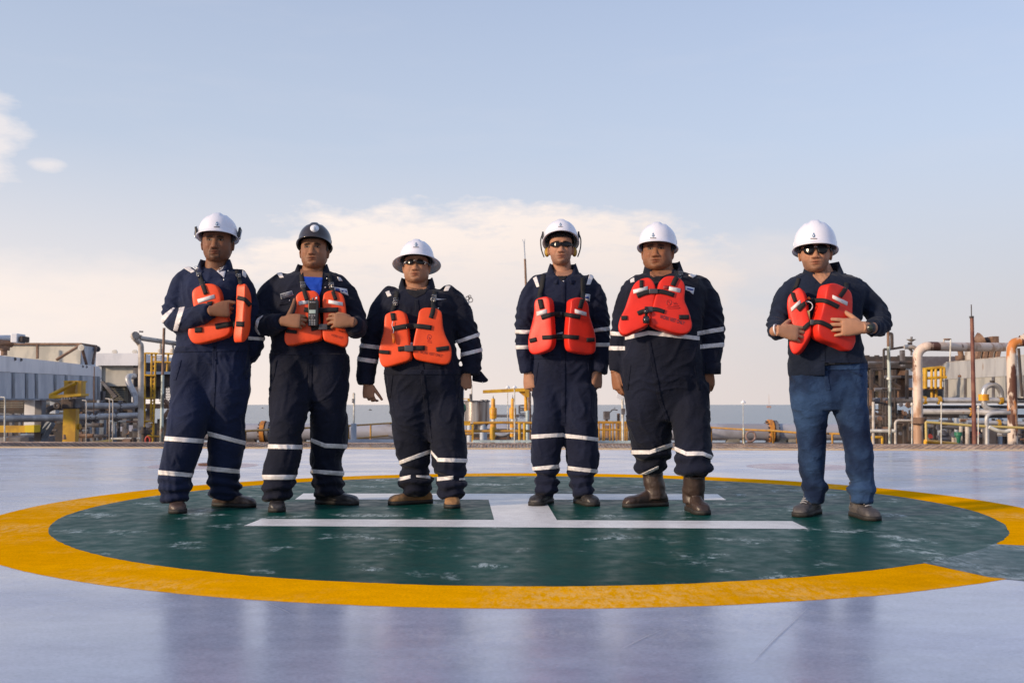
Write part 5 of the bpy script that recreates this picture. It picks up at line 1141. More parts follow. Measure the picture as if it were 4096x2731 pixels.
def boot_bm(c, yaw, L_, kind, shaft_top=None):
    """c = ground point under the middle of the foot, yaw 0 = toe towards the camera, + = to the right"""
    d = Vector((math.sin(yaw), -math.cos(yaw), 0)); s = Vector((math.cos(yaw), math.sin(yaw), 0)); z = Vector((0, 0, 1))
    tt = [0, .06, .18, .32, .46, .6, .72, .84, .93, .98, 1.0]
    ww = [.022, .033, .038, .037, .036, .041, .048, .049, .042, .030, .014]
    hh = [.050, .085, .105, .105, .098, .080, .070, .066, .056, .042, .025] if kind != 'wader' else [.055, .095, .12, .12, .11, .088, .076, .072, .062, .045, .026]
    bm = bmesh.new(); rr = []
    for t, w_, h_ in zip(tt, ww, hh):
        o = c + d * (t - .5) * L_; r = []
        for k in range(24):
            a = 2 * math.pi * k / 24; cs, sn = math.cos(a), math.sin(a)
            r.append(o + s * (math.copysign(abs(cs) ** .75, cs) * w_) + z * (.012 + (h_ - .012) * (.5 + .5 * math.copysign(abs(sn) ** .7, sn))))
        rr.append(r)
    rings(bm, rr)
    a0 = c - d * L_ * .22
    if kind == 'wader':
        top = shaft_top; pts = [a0 + z * .05, a0 + z * .14, a0.lerp(Vector((top.x, top.y, 0)), .5) + z * (top.z * .6), top]
        tube(bm, curve(pts, 4), .066, 20)
    else: tube(bm, [a0 + z * .05, a0 + z * .11 - d * .004, a0 + z * .20 - d * .008], [.046, .048, .052], 18)
    bmesh.ops.recalc_face_normals(bm, faces=bm.faces)
    bm = remesh(bm, .005, 2)
    for v in bm.verts:
        q = v.co - c; t = q.dot(d) / L_ + .5
        v.co += v.normal * ((.0009 if kind == 'wader' else .0022) * math.sin(q.z * (60 if kind == 'wader' else 170) + 4 * noise.noise(q * 18)) * sstep(.75, .45, t) * sstep(.03, .06, q.z) + .0016 * noise.noise(q * 40))
    sole = bmesh.new(); n = 40; o1 = []; o2 = []
    for k in range(n):
        a = 2 * math.pi * k / n; x = math.cos(a); t = .5 + .52 * x
        import bisect
        i = max(1, min(len(tt) - 1, bisect.bisect(tt, max(0, min(.999, t))))); w_ = ww[i - 1] + (ww[i] - ww[i - 1]) * (max(0, min(1, t)) - tt[i - 1]) / (tt[i] - tt[i - 1])
        w_ = max(w_ * 1.06 + .003, .004) * (1 if abs(x) < .96 else math.sqrt(max(0, 1 - x * x)) * 3.4)
        w_ = min(w_, .053); sy = math.copysign(1, math.sin(a)) if abs(math.sin(a)) > 1e-6 else 0
        p = c + d * (t - .5) * L_ * 1.0 + s * w_ * sy; o1.append(p + z * .003); o2.append(p + z * .028)
    rings(sole, [o1, o2]); bmesh.ops.recalc_face_normals(sole, faces=sole.faces)
    return bm, sole
def lens_bm(pts, curve_k, y0, th=.003):
    """closed outline in head x,z wrapped round the face"""
    bm = bmesh.new(); P2 = closed_curve([Vector((a, 0, b)) for a, b in pts], 4); cx = sum(p.x for p in P2) / len(P2); cz = sum(p.z for p in P2) / len(P2)
    Y_ = lambda x: y0 + curve_k * x * x
    rr = [[Vector((cx + (p.x - cx) * s, Y_(cx + (p.x - cx) * s) + o, cz + (p.z - cz) * s)) for p in P2] for s, o in ((.02, 0), (.5, 0), (1, .0008), (1, th), (.5, th), (.02, th))]
    rings(bm, rr); bmesh.ops.recalc_face_normals(bm, faces=bm.faces); return bm
def collar_bm(c, rx, ry, tilt, h=.042, open_deg=26, flare=.018, drop=.055, yaw=0):
    """fold-down shirt collar round the neck: stand, then leaf; open at the front"""
    bm = bmesh.new(); n = 44; rows = []
    for k in range(n + 1):
        a = R(open_deg) + (2 * math.pi - 2 * R(open_deg)) * k / n; fr = min(a, 2 * math.pi - a); f = sstep(R(85), R(open_deg), fr)     # 0 behind, 1 at the front tips
        dx, dy = math.sin(a + yaw), -math.cos(a + yaw); base = Vector((c.x, c.y, c.z)); zt = h * (1 - .55 * f); zb = -drop * f * .55
        def q(r, z): return base + Vector((dx * (rx + r), dy * (ry + r) + tilt * z, z - .03 * f * sstep(0, 1, 1)))
        rows.append([q(.001, -.03 + zb), q(.003, zt * .6 + zb), q(.006, zt + zb), q(.012, zt + .003 + zb), q(.016 + flare * .3, zt * .5 + zb), q(.014 + flare + .012 * f, -.012 - .014 * f + zb), q(.010 + flare + .012 * f, -.014 - .014 * f + zb), q(.009, zt * .4 + zb), q(.006, -.028 + zb)])
    vv = [[bm.verts.new(p) for p in r] for r in rows]; m_ = len(rows[0])
    for a, b in zip(vv, vv[1:]):
        for i in range(m_): bm.faces.new((a[i], a[(i + 1) % m_], b[(i + 1) % m_], b[i]))
    bm.faces.new(vv[0]); bm.faces.new(vv[-1][::-1]); bmesh.ops.recalc_face_normals(bm, faces=bm.faces)
    for v in bm.verts: v.co += Vector((noise.noise(v.co * 14), noise.noise(v.co * 14 + Vector((3, 3, 3))), noise.noise(v.co * 11))) * .004
    return bm
def panel_bm(outline, Yc, yaw, pitch, T, bulge=.004):
    pts = closed_curve([Vector((a, b, 0)) for a, b in outline], 4)
    n_ = Vector((math.sin(yaw) * math.cos(pitch), -math.cos(yaw) * math.cos(pitch), math.sin(pitch)))
    cu = sum(p.x for p in pts) / len(pts); cv = sum(p.y for p in pts) / len(pts); c = pt(cu, cv, Yc); out = []
    for p in pts:
        r_ = ray(p.x, p.y); out.append(CAM + r_ * ((c - CAM).dot(n_) / r_.dot(n_)))
    ct = sum(out, Vector()) / len(out)
    def ins(q, a):
        d = q - ct; L_ = d.length; return q - d * min(.9, a / L_)
    rr = [[ct + (q - ct) * s + n_ * b for q in out] for s, b in ((.03, bulge), (.4, bulge * .9), (.75, bulge * .6))]
    rr += [[ins(q, .012) + n_ * .0005 for q in out], [ins(q, .006) - n_ * .0008 for q in out], [ins(q, .0018) - n_ * .004 for q in out], [q - n_ * .010 for q in out], [q - n_ * (T - .009) for q in out], [ins(q, .002) - n_ * (T - .003) for q in out], [ins(q, .008) - n_ * T for q in out]]
    bm = bmesh.new(); rings(bm, rr); bmesh.ops.recalc_face_normals(bm, faces=bm.faces)
    for v in bm.verts: v.co += n_ * noise.noise(v.co * 9) * .003
    return bm, n_, ct
def text_on(bvh, txt, c, p0, p1, hpx, m, par, Yf, name='lettering', bold=.012):
    cu_ = bpy.data.curves.new('t', 'FONT'); cu_.body = txt; cu_.offset = bold; o = bpy.data.objects.new('t', cu_); _link(o)
    me = bpy.data.meshes.new_from_object(o.evaluated_get(bpy.context.evaluated_depsgraph_get())); bpy.data.objects.remove(o)
    bm = bmesh.new(); bm.from_mesh(me); bpy.data.meshes.remove(me)
    a = Vector(uv(c, *p0)); b_ = Vector(uv(c, *p1)); xm_ = max(v.co.x for v in bm.verts); ym = max(v.co.y for v in bm.verts); d = (b_ - a) / xm_; nn_ = Vector((d.y, -d.x)).normalized() * (hpx / CR[c][2]) / ym
    for v in bm.verts:
        q = a + d * v.co.x + nn_ * v.co.y; h, n_ = hit(bvh, q.x, q.y, Yf); v.co = h + (CAM - h).normalized() * .0025
    return obj(name, bm, m, par, smooth=False)

def build_person(S):
    c = S['c']; Y = S['Y']; base = Vector((pt(S['u0'], 2000, Y).x, Y, 0)); root = thing('person', S['label'], 'person', base)
    # ---- garment
    if not S.get('sep'):
        S['sep'] = 1; v0 = S['legs'][0][0][0]; up = 110
        for Lg in S['legs']:
            r0 = Lg[0]; Lg.insert(0, (v0 - up, r0[1], r0[2]))
        T_ = []; lastv = S['torso'][-1][0]
        for (v, a, b, r) in S['torso']:
            k = 1 - .42 * sstep(v0 - up - 60, v0 + 30, v) if not S.get('jeans') else 1
            T_.append((v, a, b, r * k))
        S['torso'] = T_
    cloth = S['cloth']; fY = S['feetY']
    def legY(i):
        ya = fY[i]; v0 = S['legs'][i][0][0]; v1 = S['legs'][i][-1][0]
        return lambda v: Y + (ya - Y) * sstep(v0, v1, v)
    def legrows(i): return [(v, a, b, max(.055, (b - a) / 2 * Y / F * 1.08), 0) for v, a, b in S['legs'][i]]
    gb = bmesh.new()
    dys = (.040, .030, .016, .006)
    rings(gb, row_rings(interp([(*r, dys[i] if i < 4 else 0) for i, r in enumerate(S['torso'])]), Y, 44))
    arms = []
    for arm in S['arms']:
        A_ = [(pt(u, v, Y + dy), r * Y / F) for u, v, dy, r in arm]; P_ = curve([a for a, _ in A_], 5); rs_ = []
        for i in range(len(A_) - 1):
            for k in range(5): rs_.append(A_[i][1] * (1 - k / 5) + A_[i + 1][1] * k / 5)
        rs_.append(A_[-1][1]); tube(gb, P_, rs_, 22); arms.append([a for a, _ in A_])
        ball(gb, A_[0][0], A_[0][1] * .98, 16)
    lg = gb if not S.get('jeans') else bmesh.new()
    if S.get('jeans'): rings(lg, row_rings(interp([(*r, 0) for r in S['jeans']]), Y, 40))
    for i in (0, 1):
        rr = row_rings(interp(legrows(i)), legY(i), 30, 2.15); rings(lg, rr)
    fs = dict(seed=S['seed'], zbunch=S.get('zbunch', (.30, .13)), elbows=[(a[S['elbow']], .09) for a in arms], k=S.get('fk', 1), bf=S.get('bf', 95))
    bmesh.ops.recalc_face_normals(gb, faces=gb.faces); gb = remesh(gb, .0095, 5, .5); fold(gb, base, fs)
    if S.get('jeans'):
        bmesh.ops.recalc_face_normals(lg, faces=lg.faces); lg = remesh(lg, .0095, 4, .5); fold(lg, base, dict(fs, k=.62))
        # raised shirt front: trim the hem
        q = S['hemcut']; n1_ = plane2(q[0], q[1]); n2_ = plane2(q[2], q[3])
        bmesh.ops.bisect_plane(gb, geom=gb.verts[:] + gb.edges[:] + gb.faces[:], plane_co=CAM, plane_no=n1_); bmesh.ops.bisect_plane(gb, geom=gb.verts[:] + gb.edges[:] + gb.faces[:], plane_co=CAM, plane_no=n2_)
        up = ray(3200, 1200); rt_ = ray(3420, 1450)
        s1 = 1 if n1_.dot(up) > 0 else -1; s2 = 1 if n2_.dot(rt_) > 0 else -1
        bad = [f for f in gb.faces if (f.calc_center_median() - CAM).dot(n1_) * s1 < 0 and (f.calc_center_median() - CAM).dot(n2_) * s2 > 0 and f.calc_center_median().y < Y + .02]
        bmesh.ops.delete(gb, geom=bad, context='FACES'); gb.normal_update()
    # ---- head
    s = S.get('hs', 1.06); hc = pt(*S['eye'], Y + S.get('hdy', 0) - .09) + Vector((0, .09, 0)); 
    M = Matrix.Translation(hc) @ Matrix.Rotation(R(S['yaw']), 4, 'Z') @ Matrix.Rotation(R(-S['pitch']), 4, 'X') @ Matrix.Rotation(R(S.get('roll', 0)), 4, 'Y') @ Matrix.Diagonal((s, s, s, 1))
    # keep the eyes on their pixel after turning the head
    e_now = M @ Vector((0, -.09, 0)); e_want = pt(*S['eye'], e_now.y); M = Matrix.Translation(e_want - e_now) @ M
    nk = pt(S['neck'][0], S['neck'][1], Y + .02)
    hb = head_bm(M, S['wx'], S['jaw'], nk, S['nr'], S.get('glasses')); paint_head(hb, S['skin'], S)
    hair = hb.copy(); bad = [f for f in hair.faces if not ((f.calc_center_median().z > .048 + .0 * f.calc_center_median().y) or (f.calc_center_median().z > -.055 and f.calc_center_median().y > .045) or (f.calc_center_median().z > -.005 and f.calc_center_median().y > -.030 and abs(f.calc_center_median().x) < .0785 * S['wx']))]
    bmesh.ops.delete(hair, geom=bad, context='FACES'); hair.normal_update()
    for v in hair.verts: v.co += v.normal * (.0045 + .0015 * noise.noise(v.co * 120))
    obj('hair', xf(hair, M), hairm, root)
    body = xf(hb, M)
    # hidden trunk and limbs inside the clothes
    hid = bmesh.new(); tor = [(v, a + (b - a) * .1, b - (b - a) * .1, r * .8, 0) for v, a, b, r in [t_[:4] for t_ in S['torso']]][4:]
    tor = [(v, a, b, r * .8, d) for v, a, b, r, d in tor] if S.get('jeans') else tor
    rings(hid, row_rings(tor, Y, 20))
    for i in (0, 1): rings(hid, row_rings([(v, a + (b - a) * .2, b - (b - a) * .2, r * .7, 0) for v, a, b, r, _ in legrows(i)][:-1], legY(i), 14))
    for a in arms:
        tube(hid, a[:-1], .026, 12)
    bmesh.ops.recalc_face_normals(hid, faces=hid.faces); plain_tone(hid, S['skin']); join(body, hid)
    for h in S['hands']:
        hb2 = hand_bm(pt(h['w'][0], h['w'][1], Y + h['w'][2]), h['d'], h['n'], h['s'], h.get('sc', 1.08), h['curl'], h['thumb'], h.get('spread', 1), h.get('fore', .06), h.get('fdir'))
        plain_tone(hb2, S['skin']); join(body, hb2)
    sk = skin('skin_tone', S['skin']); obj('body', body, sk, root)
    gname = 'shirt' if S.get('jeans') else 'coverall'
    go = bmesh.new(); join_src = gb.copy(); join(go, join_src); G = obj(gname, go, cloth, root)
    if S.get('jeans'):
        J = lg.copy(); jb = bmesh.new(); join(jb, J); JO = obj('jeans', jb, jeansm, root)
    # ---- tape
    src2 = lg if S.get('jeans') else gb
    for bnd in S.get('bands', ()):
        pb_ = band(gb, bnd[0], bnd[1], bnd[2][0], bnd[2][1], bnd[3] if len(bnd) > 3 else 8)
        for isl in islands(pb_): obj('reflective_band', isl, reflm, G)
    for (nm, m_, q_, src_) in S.get('seams', ()):
        pb_ = patch(lg if src_ == 'lg' else gb, q_, .0035, True, .005)
        if pb_.faces: obj(nm, pb_, m_, JO if src_ == 'lg' else G)
        else: pb_.free()
    for poly in S.get('patches', ()):
        pb_ = patch(gb, [uv(c, *q) for q in poly[1]], poly[3] if len(poly) > 3 else .0035)
        if pb_.faces: obj(poly[0], pb_, poly[2], G)
        else: pb_.free()
    cc = S['collar']; obj('collar', collar_bm(pt(cc[0], cc[1], Y + cc[2]), cc[3], cc[4], cc[5], *cc[6:]), cloth, G)
    # ---- boots
    feet = []
    for i, ft in enumerate(S['feet']):
        gp = ground(ft[0], ft[1]); gp = Vector((pt(ft[0], ft[1], fY[i]).x, fY[i], 0)); yw = R(ft[2]); top = None
        if S['boot'][1] == 'wader': top = pt(ft[3], ft[4], fY[i] + .02)
        bb, so_ = boot_bm(gp, yw, ft[5] if len(ft) > 5 else .30, S['boot'][1], top); B = obj('boot', bb, S['boot'][0], root); obj('sole', so_, solem, B)
        if S.get('laces'):
            d_ = Vector((math.sin(yw), -math.cos(yw), 0)); s_ = Vector((math.cos(yw), math.sin(yw), 0))
            for k in range(4):
                q = gp + d_ * (.01 + .018 * k) + Vector((0, 0, .106 - .010 * k)); lb = bmesh.new(); tube(lb, [q - s_ * .02, q + Vector((0, 0, .006)), q + s_ * .02], .0035, 6); obj('lace', lb, S['laces'], B)
    # ---- helmet
    Mh = M @ Matrix.Translation((0, .006, S.get('hz', .040))) @ Matrix.Rotation(R(-S.get('tilt', 6)), 4, 'X') @ Matrix.Diagonal((S.get('hw', 1), S.get('hw', 1), S.get('hh', 1), 1))
    hm = xf(helmet_bm(S.get('full')), Mh); bvh_h = BVHTree.FromBMesh(hm); H = obj('hard_hat', hm, S['hat'], root)
    eu, ev = uv(c, *S['emblem'][:2]); k = S['emblem'][2]
    if S.get('disc'):
        obj('emblem', decal(bvh_h, [(eu + 18 * math.cos(a), ev + 14 * math.sin(a)) for a in (2 * math.pi * j / 20 for j in range(20))], Y, .001, .001, 1), whtp, H); dm = embm
    drop = [(0, -8), (2.2, -3), (4.6, 1.5), (3.8, 5.6), (0, 7.4), (-3.8, 5.6), (-4.6, 1.5), (-2.2, -3)]
    obj('emblem', decal(bvh_h, [(eu + a * k, ev + b * k) for a, b in drop], Y, .0025, .0008, 1), embm, H)
    obj('emblem', decal(bvh_h, [(eu + a * k * .5 + .4, ev + b * k * .45 + 1) for a, b in drop], Y, .0036, .0006, 1), whtp, H)
    obj('emblem', decal(bvh_h, [(eu - 11 * k, ev + 10.5 * k), (eu + 11 * k, ev + 10.5 * k), (eu + 11 * k, ev + 12.5 * k), (eu - 11 * k, ev + 12.5 * k)], Y, .0025, .0008, 2), embk, H)
    sb = bmesh.new(); rr = [[Vector((x, y, z)) for x, y, z in ((.086 * math.cos(t) * q, .108 * math.sin(t) * q, zz) for t in (2 * math.pi * j / 32 for j in range(32)))] for zz, q in ((-.004, 1), (.022, 1), (.022, .95), (-.004, .95))]
    rings(sb, rr + [rr[0]], False); obj('sweatband', xf(sb, Mh @ Matrix.Translation((0, .004, 0))), blkp, H)
    for sd in (-1, 1):        # side slots
        sl = bmesh.new(); box(sl, (sd * .109 - .004, -.008, .012), (sd * .109 + .004, .012, .03), .002); obj('accessory_slot', xf(sl, Mh), S['hat'], H)
    if S.get('muffs'):
        mm_ = S['muffs']
        for sd in (-1, 1):
            if mm_ == 'stowed':
                q = bmesh.new(); box(q, (sd * .119 - .007, -.026, .006), (sd * .119 + .007, .030, .068), .006); xf(q, Mh @ Matrix.Rotation(R(sd * 8), 4, 'Y')); E_ = obj('ear_muff', q, blkp, H)
                q = bmesh.new(); tube(q, curve([Vector((sd * .124, 0, .06)), Vector((sd * .133, -.01, .02)), Vector((sd * .130, -.015, -.01)), Vector((sd * .118, -.012, -.020))], 5), .0035, 8); obj('ear_muff', xf(q, Mh), metm, H)
            else:
                q = bmesh.new(); ball(q, (sd * .090, .050, -.052), (.018, .024, .033), 18); obj('ear_muff', xf(q, Mh), mat('dull_yellow_plastic', (.42, .24, .02), .5), H)
                q = bmesh.new(); box(q, (sd * .117 - .006, -.020, .018), (sd * .117 + .006, .015, .062), .005); obj('ear_muff', xf(q, Mh), blkp, H)
                q = bmesh.new(); tube(q, curve([Vector((sd * .120, 0, .055)), Vector((sd * .131, .0, .012)), Vector((sd * .130, .012, -.03)), Vector((sd * .123, .03, -.06)), Vector((sd * .110, .03, -.098))], 5), .0042, 8); obj('ear_muff', xf(q, Mh), blkp, H)
    # ---- glasses
    gt = S.get('glasses')
    if gt:
        gr = bmesh.new(); x_ = .068 * S['wx']
        if gt == 'wrap': pts = [(-.066, .010), (-.04, .016), (0, .009), (.04, .016), (.066, .010), (.064, -.008), (.038, -.018), (.014, -.012), (0, -.001), (-.014, -.012), (-.038, -.018), (-.064, -.008)]; gr = lens_bm(pts, 6.5, -.109)
        elif gt == 'sport': 
            gr = lens_bm([(.007, .006), (.022, .011), (.045, .012), (.063, .005), (.058, -.008), (.036, -.014), (.016, -.010)], 6.5, -.109); join(gr, lens_bm([(-a, b) for a, b in [(.007, .006), (.022, .011), (.045, .012), (.063, .005), (.058, -.008), (.036, -.014), (.016, -.010)]], 6.5, -.109))
        else:
            ol = [(.007, .008), (.014, .020), (.036, .022), (.058, .017), (.064, -.001), (.055, -.023), (.034, -.031), (.014, -.022)]; gr = lens_bm(ol, 4.5, -.107); join(gr, lens_bm([(-a, b) for a, b in ol], 4.5, -.107))
        Gs = obj('sunglasses', xf(gr, M), blk, root)
        fm_ = mat('dull_silver', (.35, .35, .37), .4, .7) if gt != 'wrap' else blkp
        for sd in (-1, 1):
            q = bmesh.new(); tube(q, [Vector((sd * .062, -.083 if gt != 'aviator' else -.09, .006)), Vector((sd * (x_ + .008), -.055, .006)), Vector((sd * (.079 * S['wx'] + .002), .0, .004)), Vector((sd * (.078 * S['wx']), .02, -.01))], .0028, 8); obj('temple', xf(q, M), fm_ if gt == 'sport' else blkp, Gs)
        q = bmesh.new(); tube(q, [Vector((-.010, -.110, .006)), Vector((0, -.1135, .008)), Vector((.010, -.110, .006))], .0025, 8); obj('bridge', xf(q, M), fm_, Gs)
        if gt == 'sport':
            for sd in (-1, 1): q = bmesh.new(); tube(q, [Vector((sd * .052, -.0925, .008)), Vector((sd * .067, -.080, .004)), Vector((sd * .060, -.0865, -.009))], .0035, 8); obj('silver_corner', xf(q, M), mat('dull_silver', (.35, .35, .37), .4, .7), Gs)
    # ---- vest
    V = bmesh.new(); vest_o = None; allbm = gb.copy(); T = S.get('vT', .066); panels = []
    for (ol, Yo, yw, pi_) in S['vest']:
        pb2, n_, ct = panel_bm([uv(c, *q) for q in ol], Y + Yo, R(yw), R(pi_), T); panels.append((pb2, n_, ct))
        me = bpy.data.meshes.new('j'); pb2.to_mesh(me); allbm.from_mesh(me); bpy.data.meshes.remove(me)
    # the yoke behind the shoulders carries everything: the webbing round the back
    bt = pt(S['collar'][0], S['collar'][1] + 60, Y + .0); yk = bmesh.new(); bx_ = bt.x; tr = S['torso'][4]; wz = pt(tr[1], tr[0], Y); wz2 = pt(tr[2], tr[0], Y)
    tube(yk, curve([Vector((bx_ - .11, Y + .02, bt.z + .02)), Vector((bx_ - .09, Y + tr[3] * .75, bt.z - .04)), Vector((bx_, Y + tr[3] + .02, bt.z - .16)), Vector((bx_ + .09, Y + tr[3] * .75, bt.z - .04)), Vector((bx_ + .11, Y + .02, bt.z + .02))], 5), .012, 8)
    VO = obj('work_vest', yk, webm, root, label='black back webbing of the work vest')
    for pb2, n_, ct in panels: obj('foam_panel', pb2, S['foam'], VO)
    bvh = BVHTree.FromBMesh(allbm)
    Yv = Y - .2
    for (path, wv) in S['straps']: obj('strap', ribbon(bvh, [uv(c, *q) for q in path], wv / CR[c][2], Yv), webm, VO)
    for q in S['buckles']: obj('buckle', buckle_bm(bvh, *uv(c, q[0], q[1]), q[2] / CR[c][2], q[3] / CR[c][2], Yv, R(q[4] if len(q) > 4 else 0)), buckm, VO)
    for q in S['slides']:      # bright strap adjusters: small open frames
        for dy_ in (-8, 8):
            u_, v_ = uv(c, q[0], q[1] + dy_); h, n_ = hit(bvh, u_, v_, Yv); e = bmesh.new(); k = h.y / F; a = R(q[2]) if len(q) > 2 else 0
            w_ = 9.5 * k; fr_ = [h + (CAM - h).normalized() * .009 + Vector((x * math.cos(a) - z_ * math.sin(a), 0, x * math.sin(a) + z_ * math.cos(a))) for x, z_ in ((-w_, -.0045), (w_, -.0045), (w_, .0045), (-w_, .0045))]
            tube(e, fr_ + [fr_[0]], .0014, 5); obj('strap_slide', e, metm, VO)
    for q in S['tapes']: obj('reflective_patch', decal(bvh, [uv(c, *p) for p in q], Yv, .002, .002), reflm, VO)
    for q in S.get('badges', ()): obj(q[0], decal(bvh, [uv(c, *p) for p in q[1]], Yv, q[3] if len(q) > 3 else .002, .002), q[2], G)
    if S.get('text'):
        for (tx, p0, p1, hp, mm_) in S['text']: text_on(bvh, tx, c, p0, p1, hp, mm_, VO, Yv)
    for q in S.get('studs', ()):
        u_, v_ = uv(c, *q); h, n_ = hit(bvh, u_, v_, Yv); e = bmesh.new(); ball(e, h + (CAM - h).normalized() * .003, .0055, 8); obj('snap_button', e, metm, G)
    S['bvh'] = bvh; S['root'] = root; S['VO'] = VO; S['M'] = M; S['G'] = G; S['gb'] = gb; S['Yv'] = Yv; S['lg'] = lg
    allbm.free(); return S
def feet_setup(S):
    fy = []
    for ft in S['feet']: fy.append(ground(ft[0], ft[1]).y + .135 * abs(math.cos(R(ft[2]))) + .04 * abs(math.sin(R(ft[2]))))
    S['feetY'] = fy; S['Y'] = sum(fy) / 2; return S
P1 = dict(c=1, seed=1, u0=820, label='man in white hard hat with black ear muffs, one fist gripping his orange vest, leftmost',
    cloth=navyb, skin=(.225, .105, .060), eye=(859, 958), yaw=6, pitch=3, wx=1.10, jaw=.05, hs=1.07, neck=(862, 1075), nr=.068, stubble=.35, stache=.9,
    torso=[(1064, 815, 905, .06), (1080, 778, 940, .08), (1100, 738, 976, .10), (1140, 722, 992, .12), (1200, 722, 994, .135), (1290, 718, 992, .14), (1380, 705, 990, .145), (1450, 690, 995, .15), (1520, 684, 1001, .15), (1600, 685, 990, .14), (1660, 690, 980, .12)],
    legs=[[(1560, 688, 838), (1620, 684, 840), (1680, 674, 834), (1740, 666, 818), (1800, 655, 802), (1860, 643, 778), (1900, 641, 762), (1925, 640, 760), (1942, 641, 764), (1958, 650, 748), (1980, 645, 754), (1998, 652, 748), (2006, 660, 742)],
          [(1560, 832, 998), (1620, 834, 984), (1700, 838, 979), (1780, 833, 979), (1850, 832, 966), (1900, 832, 955), (1928, 833, 953), (1942, 838, 960), (1960, 840, 952), (1985, 842, 960), (1996, 846, 955)]],
    arms=[[(757, 1106, .03, 38), (722, 1150, .02, 47), (703, 1215, 0, 46), (692, 1262, -.03, 47), (715, 1285, -.09, 46), (765, 1278, -.15, 46), (812, 1255, -.21, 37), (842, 1245, -.24, 30)],
          [(955, 1112, .03, 38), (985, 1180, .03, 42), (1003, 1260, .05, 44), (1010, 1330, .07, 44), (1008, 1385, .09, 42), (985, 1425, .13, 38), (945, 1450, .17, 32)]], elbow=3,
    hands=[dict(w=(846, 1243, -.245), d=(1, .12, .10), n=(-.1, -1, .15), s=1, curl=((48, 62, 30), (62, 78, 45), (68, 80, 50), (72, 84, 50)), thumb=(20, 35, 0), sc=1.10, fore=.05, fdir=(-.6, .8, -.1)),
           dict(w=(930, 1455, .18), d=(-1, .3, -.3), n=(0, 1, .2), s=-1, curl=((40, 40, 20),) * 4, thumb=(35, 10, 10))],
    bands=[((665, 1744), 1763, ((812, 1755), 1773)), ((642, 1880), 1899, ((761, 1891), 1908)), ((838, 1726), 1744, ((979, 1763), 1780)), ((834, 1864), 1882, ((957, 1877), 1894)), ((1000, 1346), 1359, ((1051, 1349), 1362))],
    patches=[('undershirt', [(655, 650), (745, 560), (745, 640), (726, 712)], tsw), ('shoulder_tape', [(305, 603), (352, 583), (442, 650), (402, 664)], reflm, .004), ('shoulder_tape', [(905, 640), (942, 672), (938, 715), (903, 692)], reflm, .004),
             ('reflective_band', [(288, 1010), (345, 996), (272, 1232), (230, 1226)], reflm, .004), ('reflective_band', [(108, 1095), (232, 1006), (246, 1012), (124, 1165)], reflm, .004)],
    collar=(860, 1066, .012, .078, .085, .1, .045, 34), feet=[(707, 2056, 22), (936, 2032, 72)], boot=(bootb, 'shoe'), hat=hatw, emblem=(655, 185, 1.1), muffs='stowed',
    vest=[([(470, 795), (545, 768), (625, 775), (665, 815), (688, 885), (700, 960), (745, 1080), (778, 1170), (785, 1235), (745, 1285), (640, 1320), (480, 1357), (415, 1345), (382, 1300), (370, 1240), (400, 1120), (428, 1040), (415, 950), (410, 860), (430, 820)], -.185, -4, 4),
          ([(932, 782), (962, 800), (992, 880), (1000, 990), (992, 1120), (985, 1220), (962, 1300), (915, 1345), (900, 1290), (912, 1130), (925, 950)], -.23, 62, 0)],
    straps=[([(440, 560), (475, 670), (512, 770), (548, 872)], 44), ([(835, 600), (868, 690), (888, 780)], 38), ([(845, 905), (890, 915), (935, 930), (985, 985)], 42), ([(640, 1190), (740, 1172), (830, 1165), (925, 1168)], 52), ([(560, 965), (610, 955)], 30), ([(438, 1225), (510, 1222)], 48)],
    buckles=[(822, 1166, 95, 58)], slides=[(457, 615, -.1), (478, 678, -.1), (864, 690, -.15), (512, 768, .2)],
    tapes=[[(463, 925), (630, 878), (636, 914), (474, 962)]], foam=foam_o, studs=[(765, 645), (724, 733)])
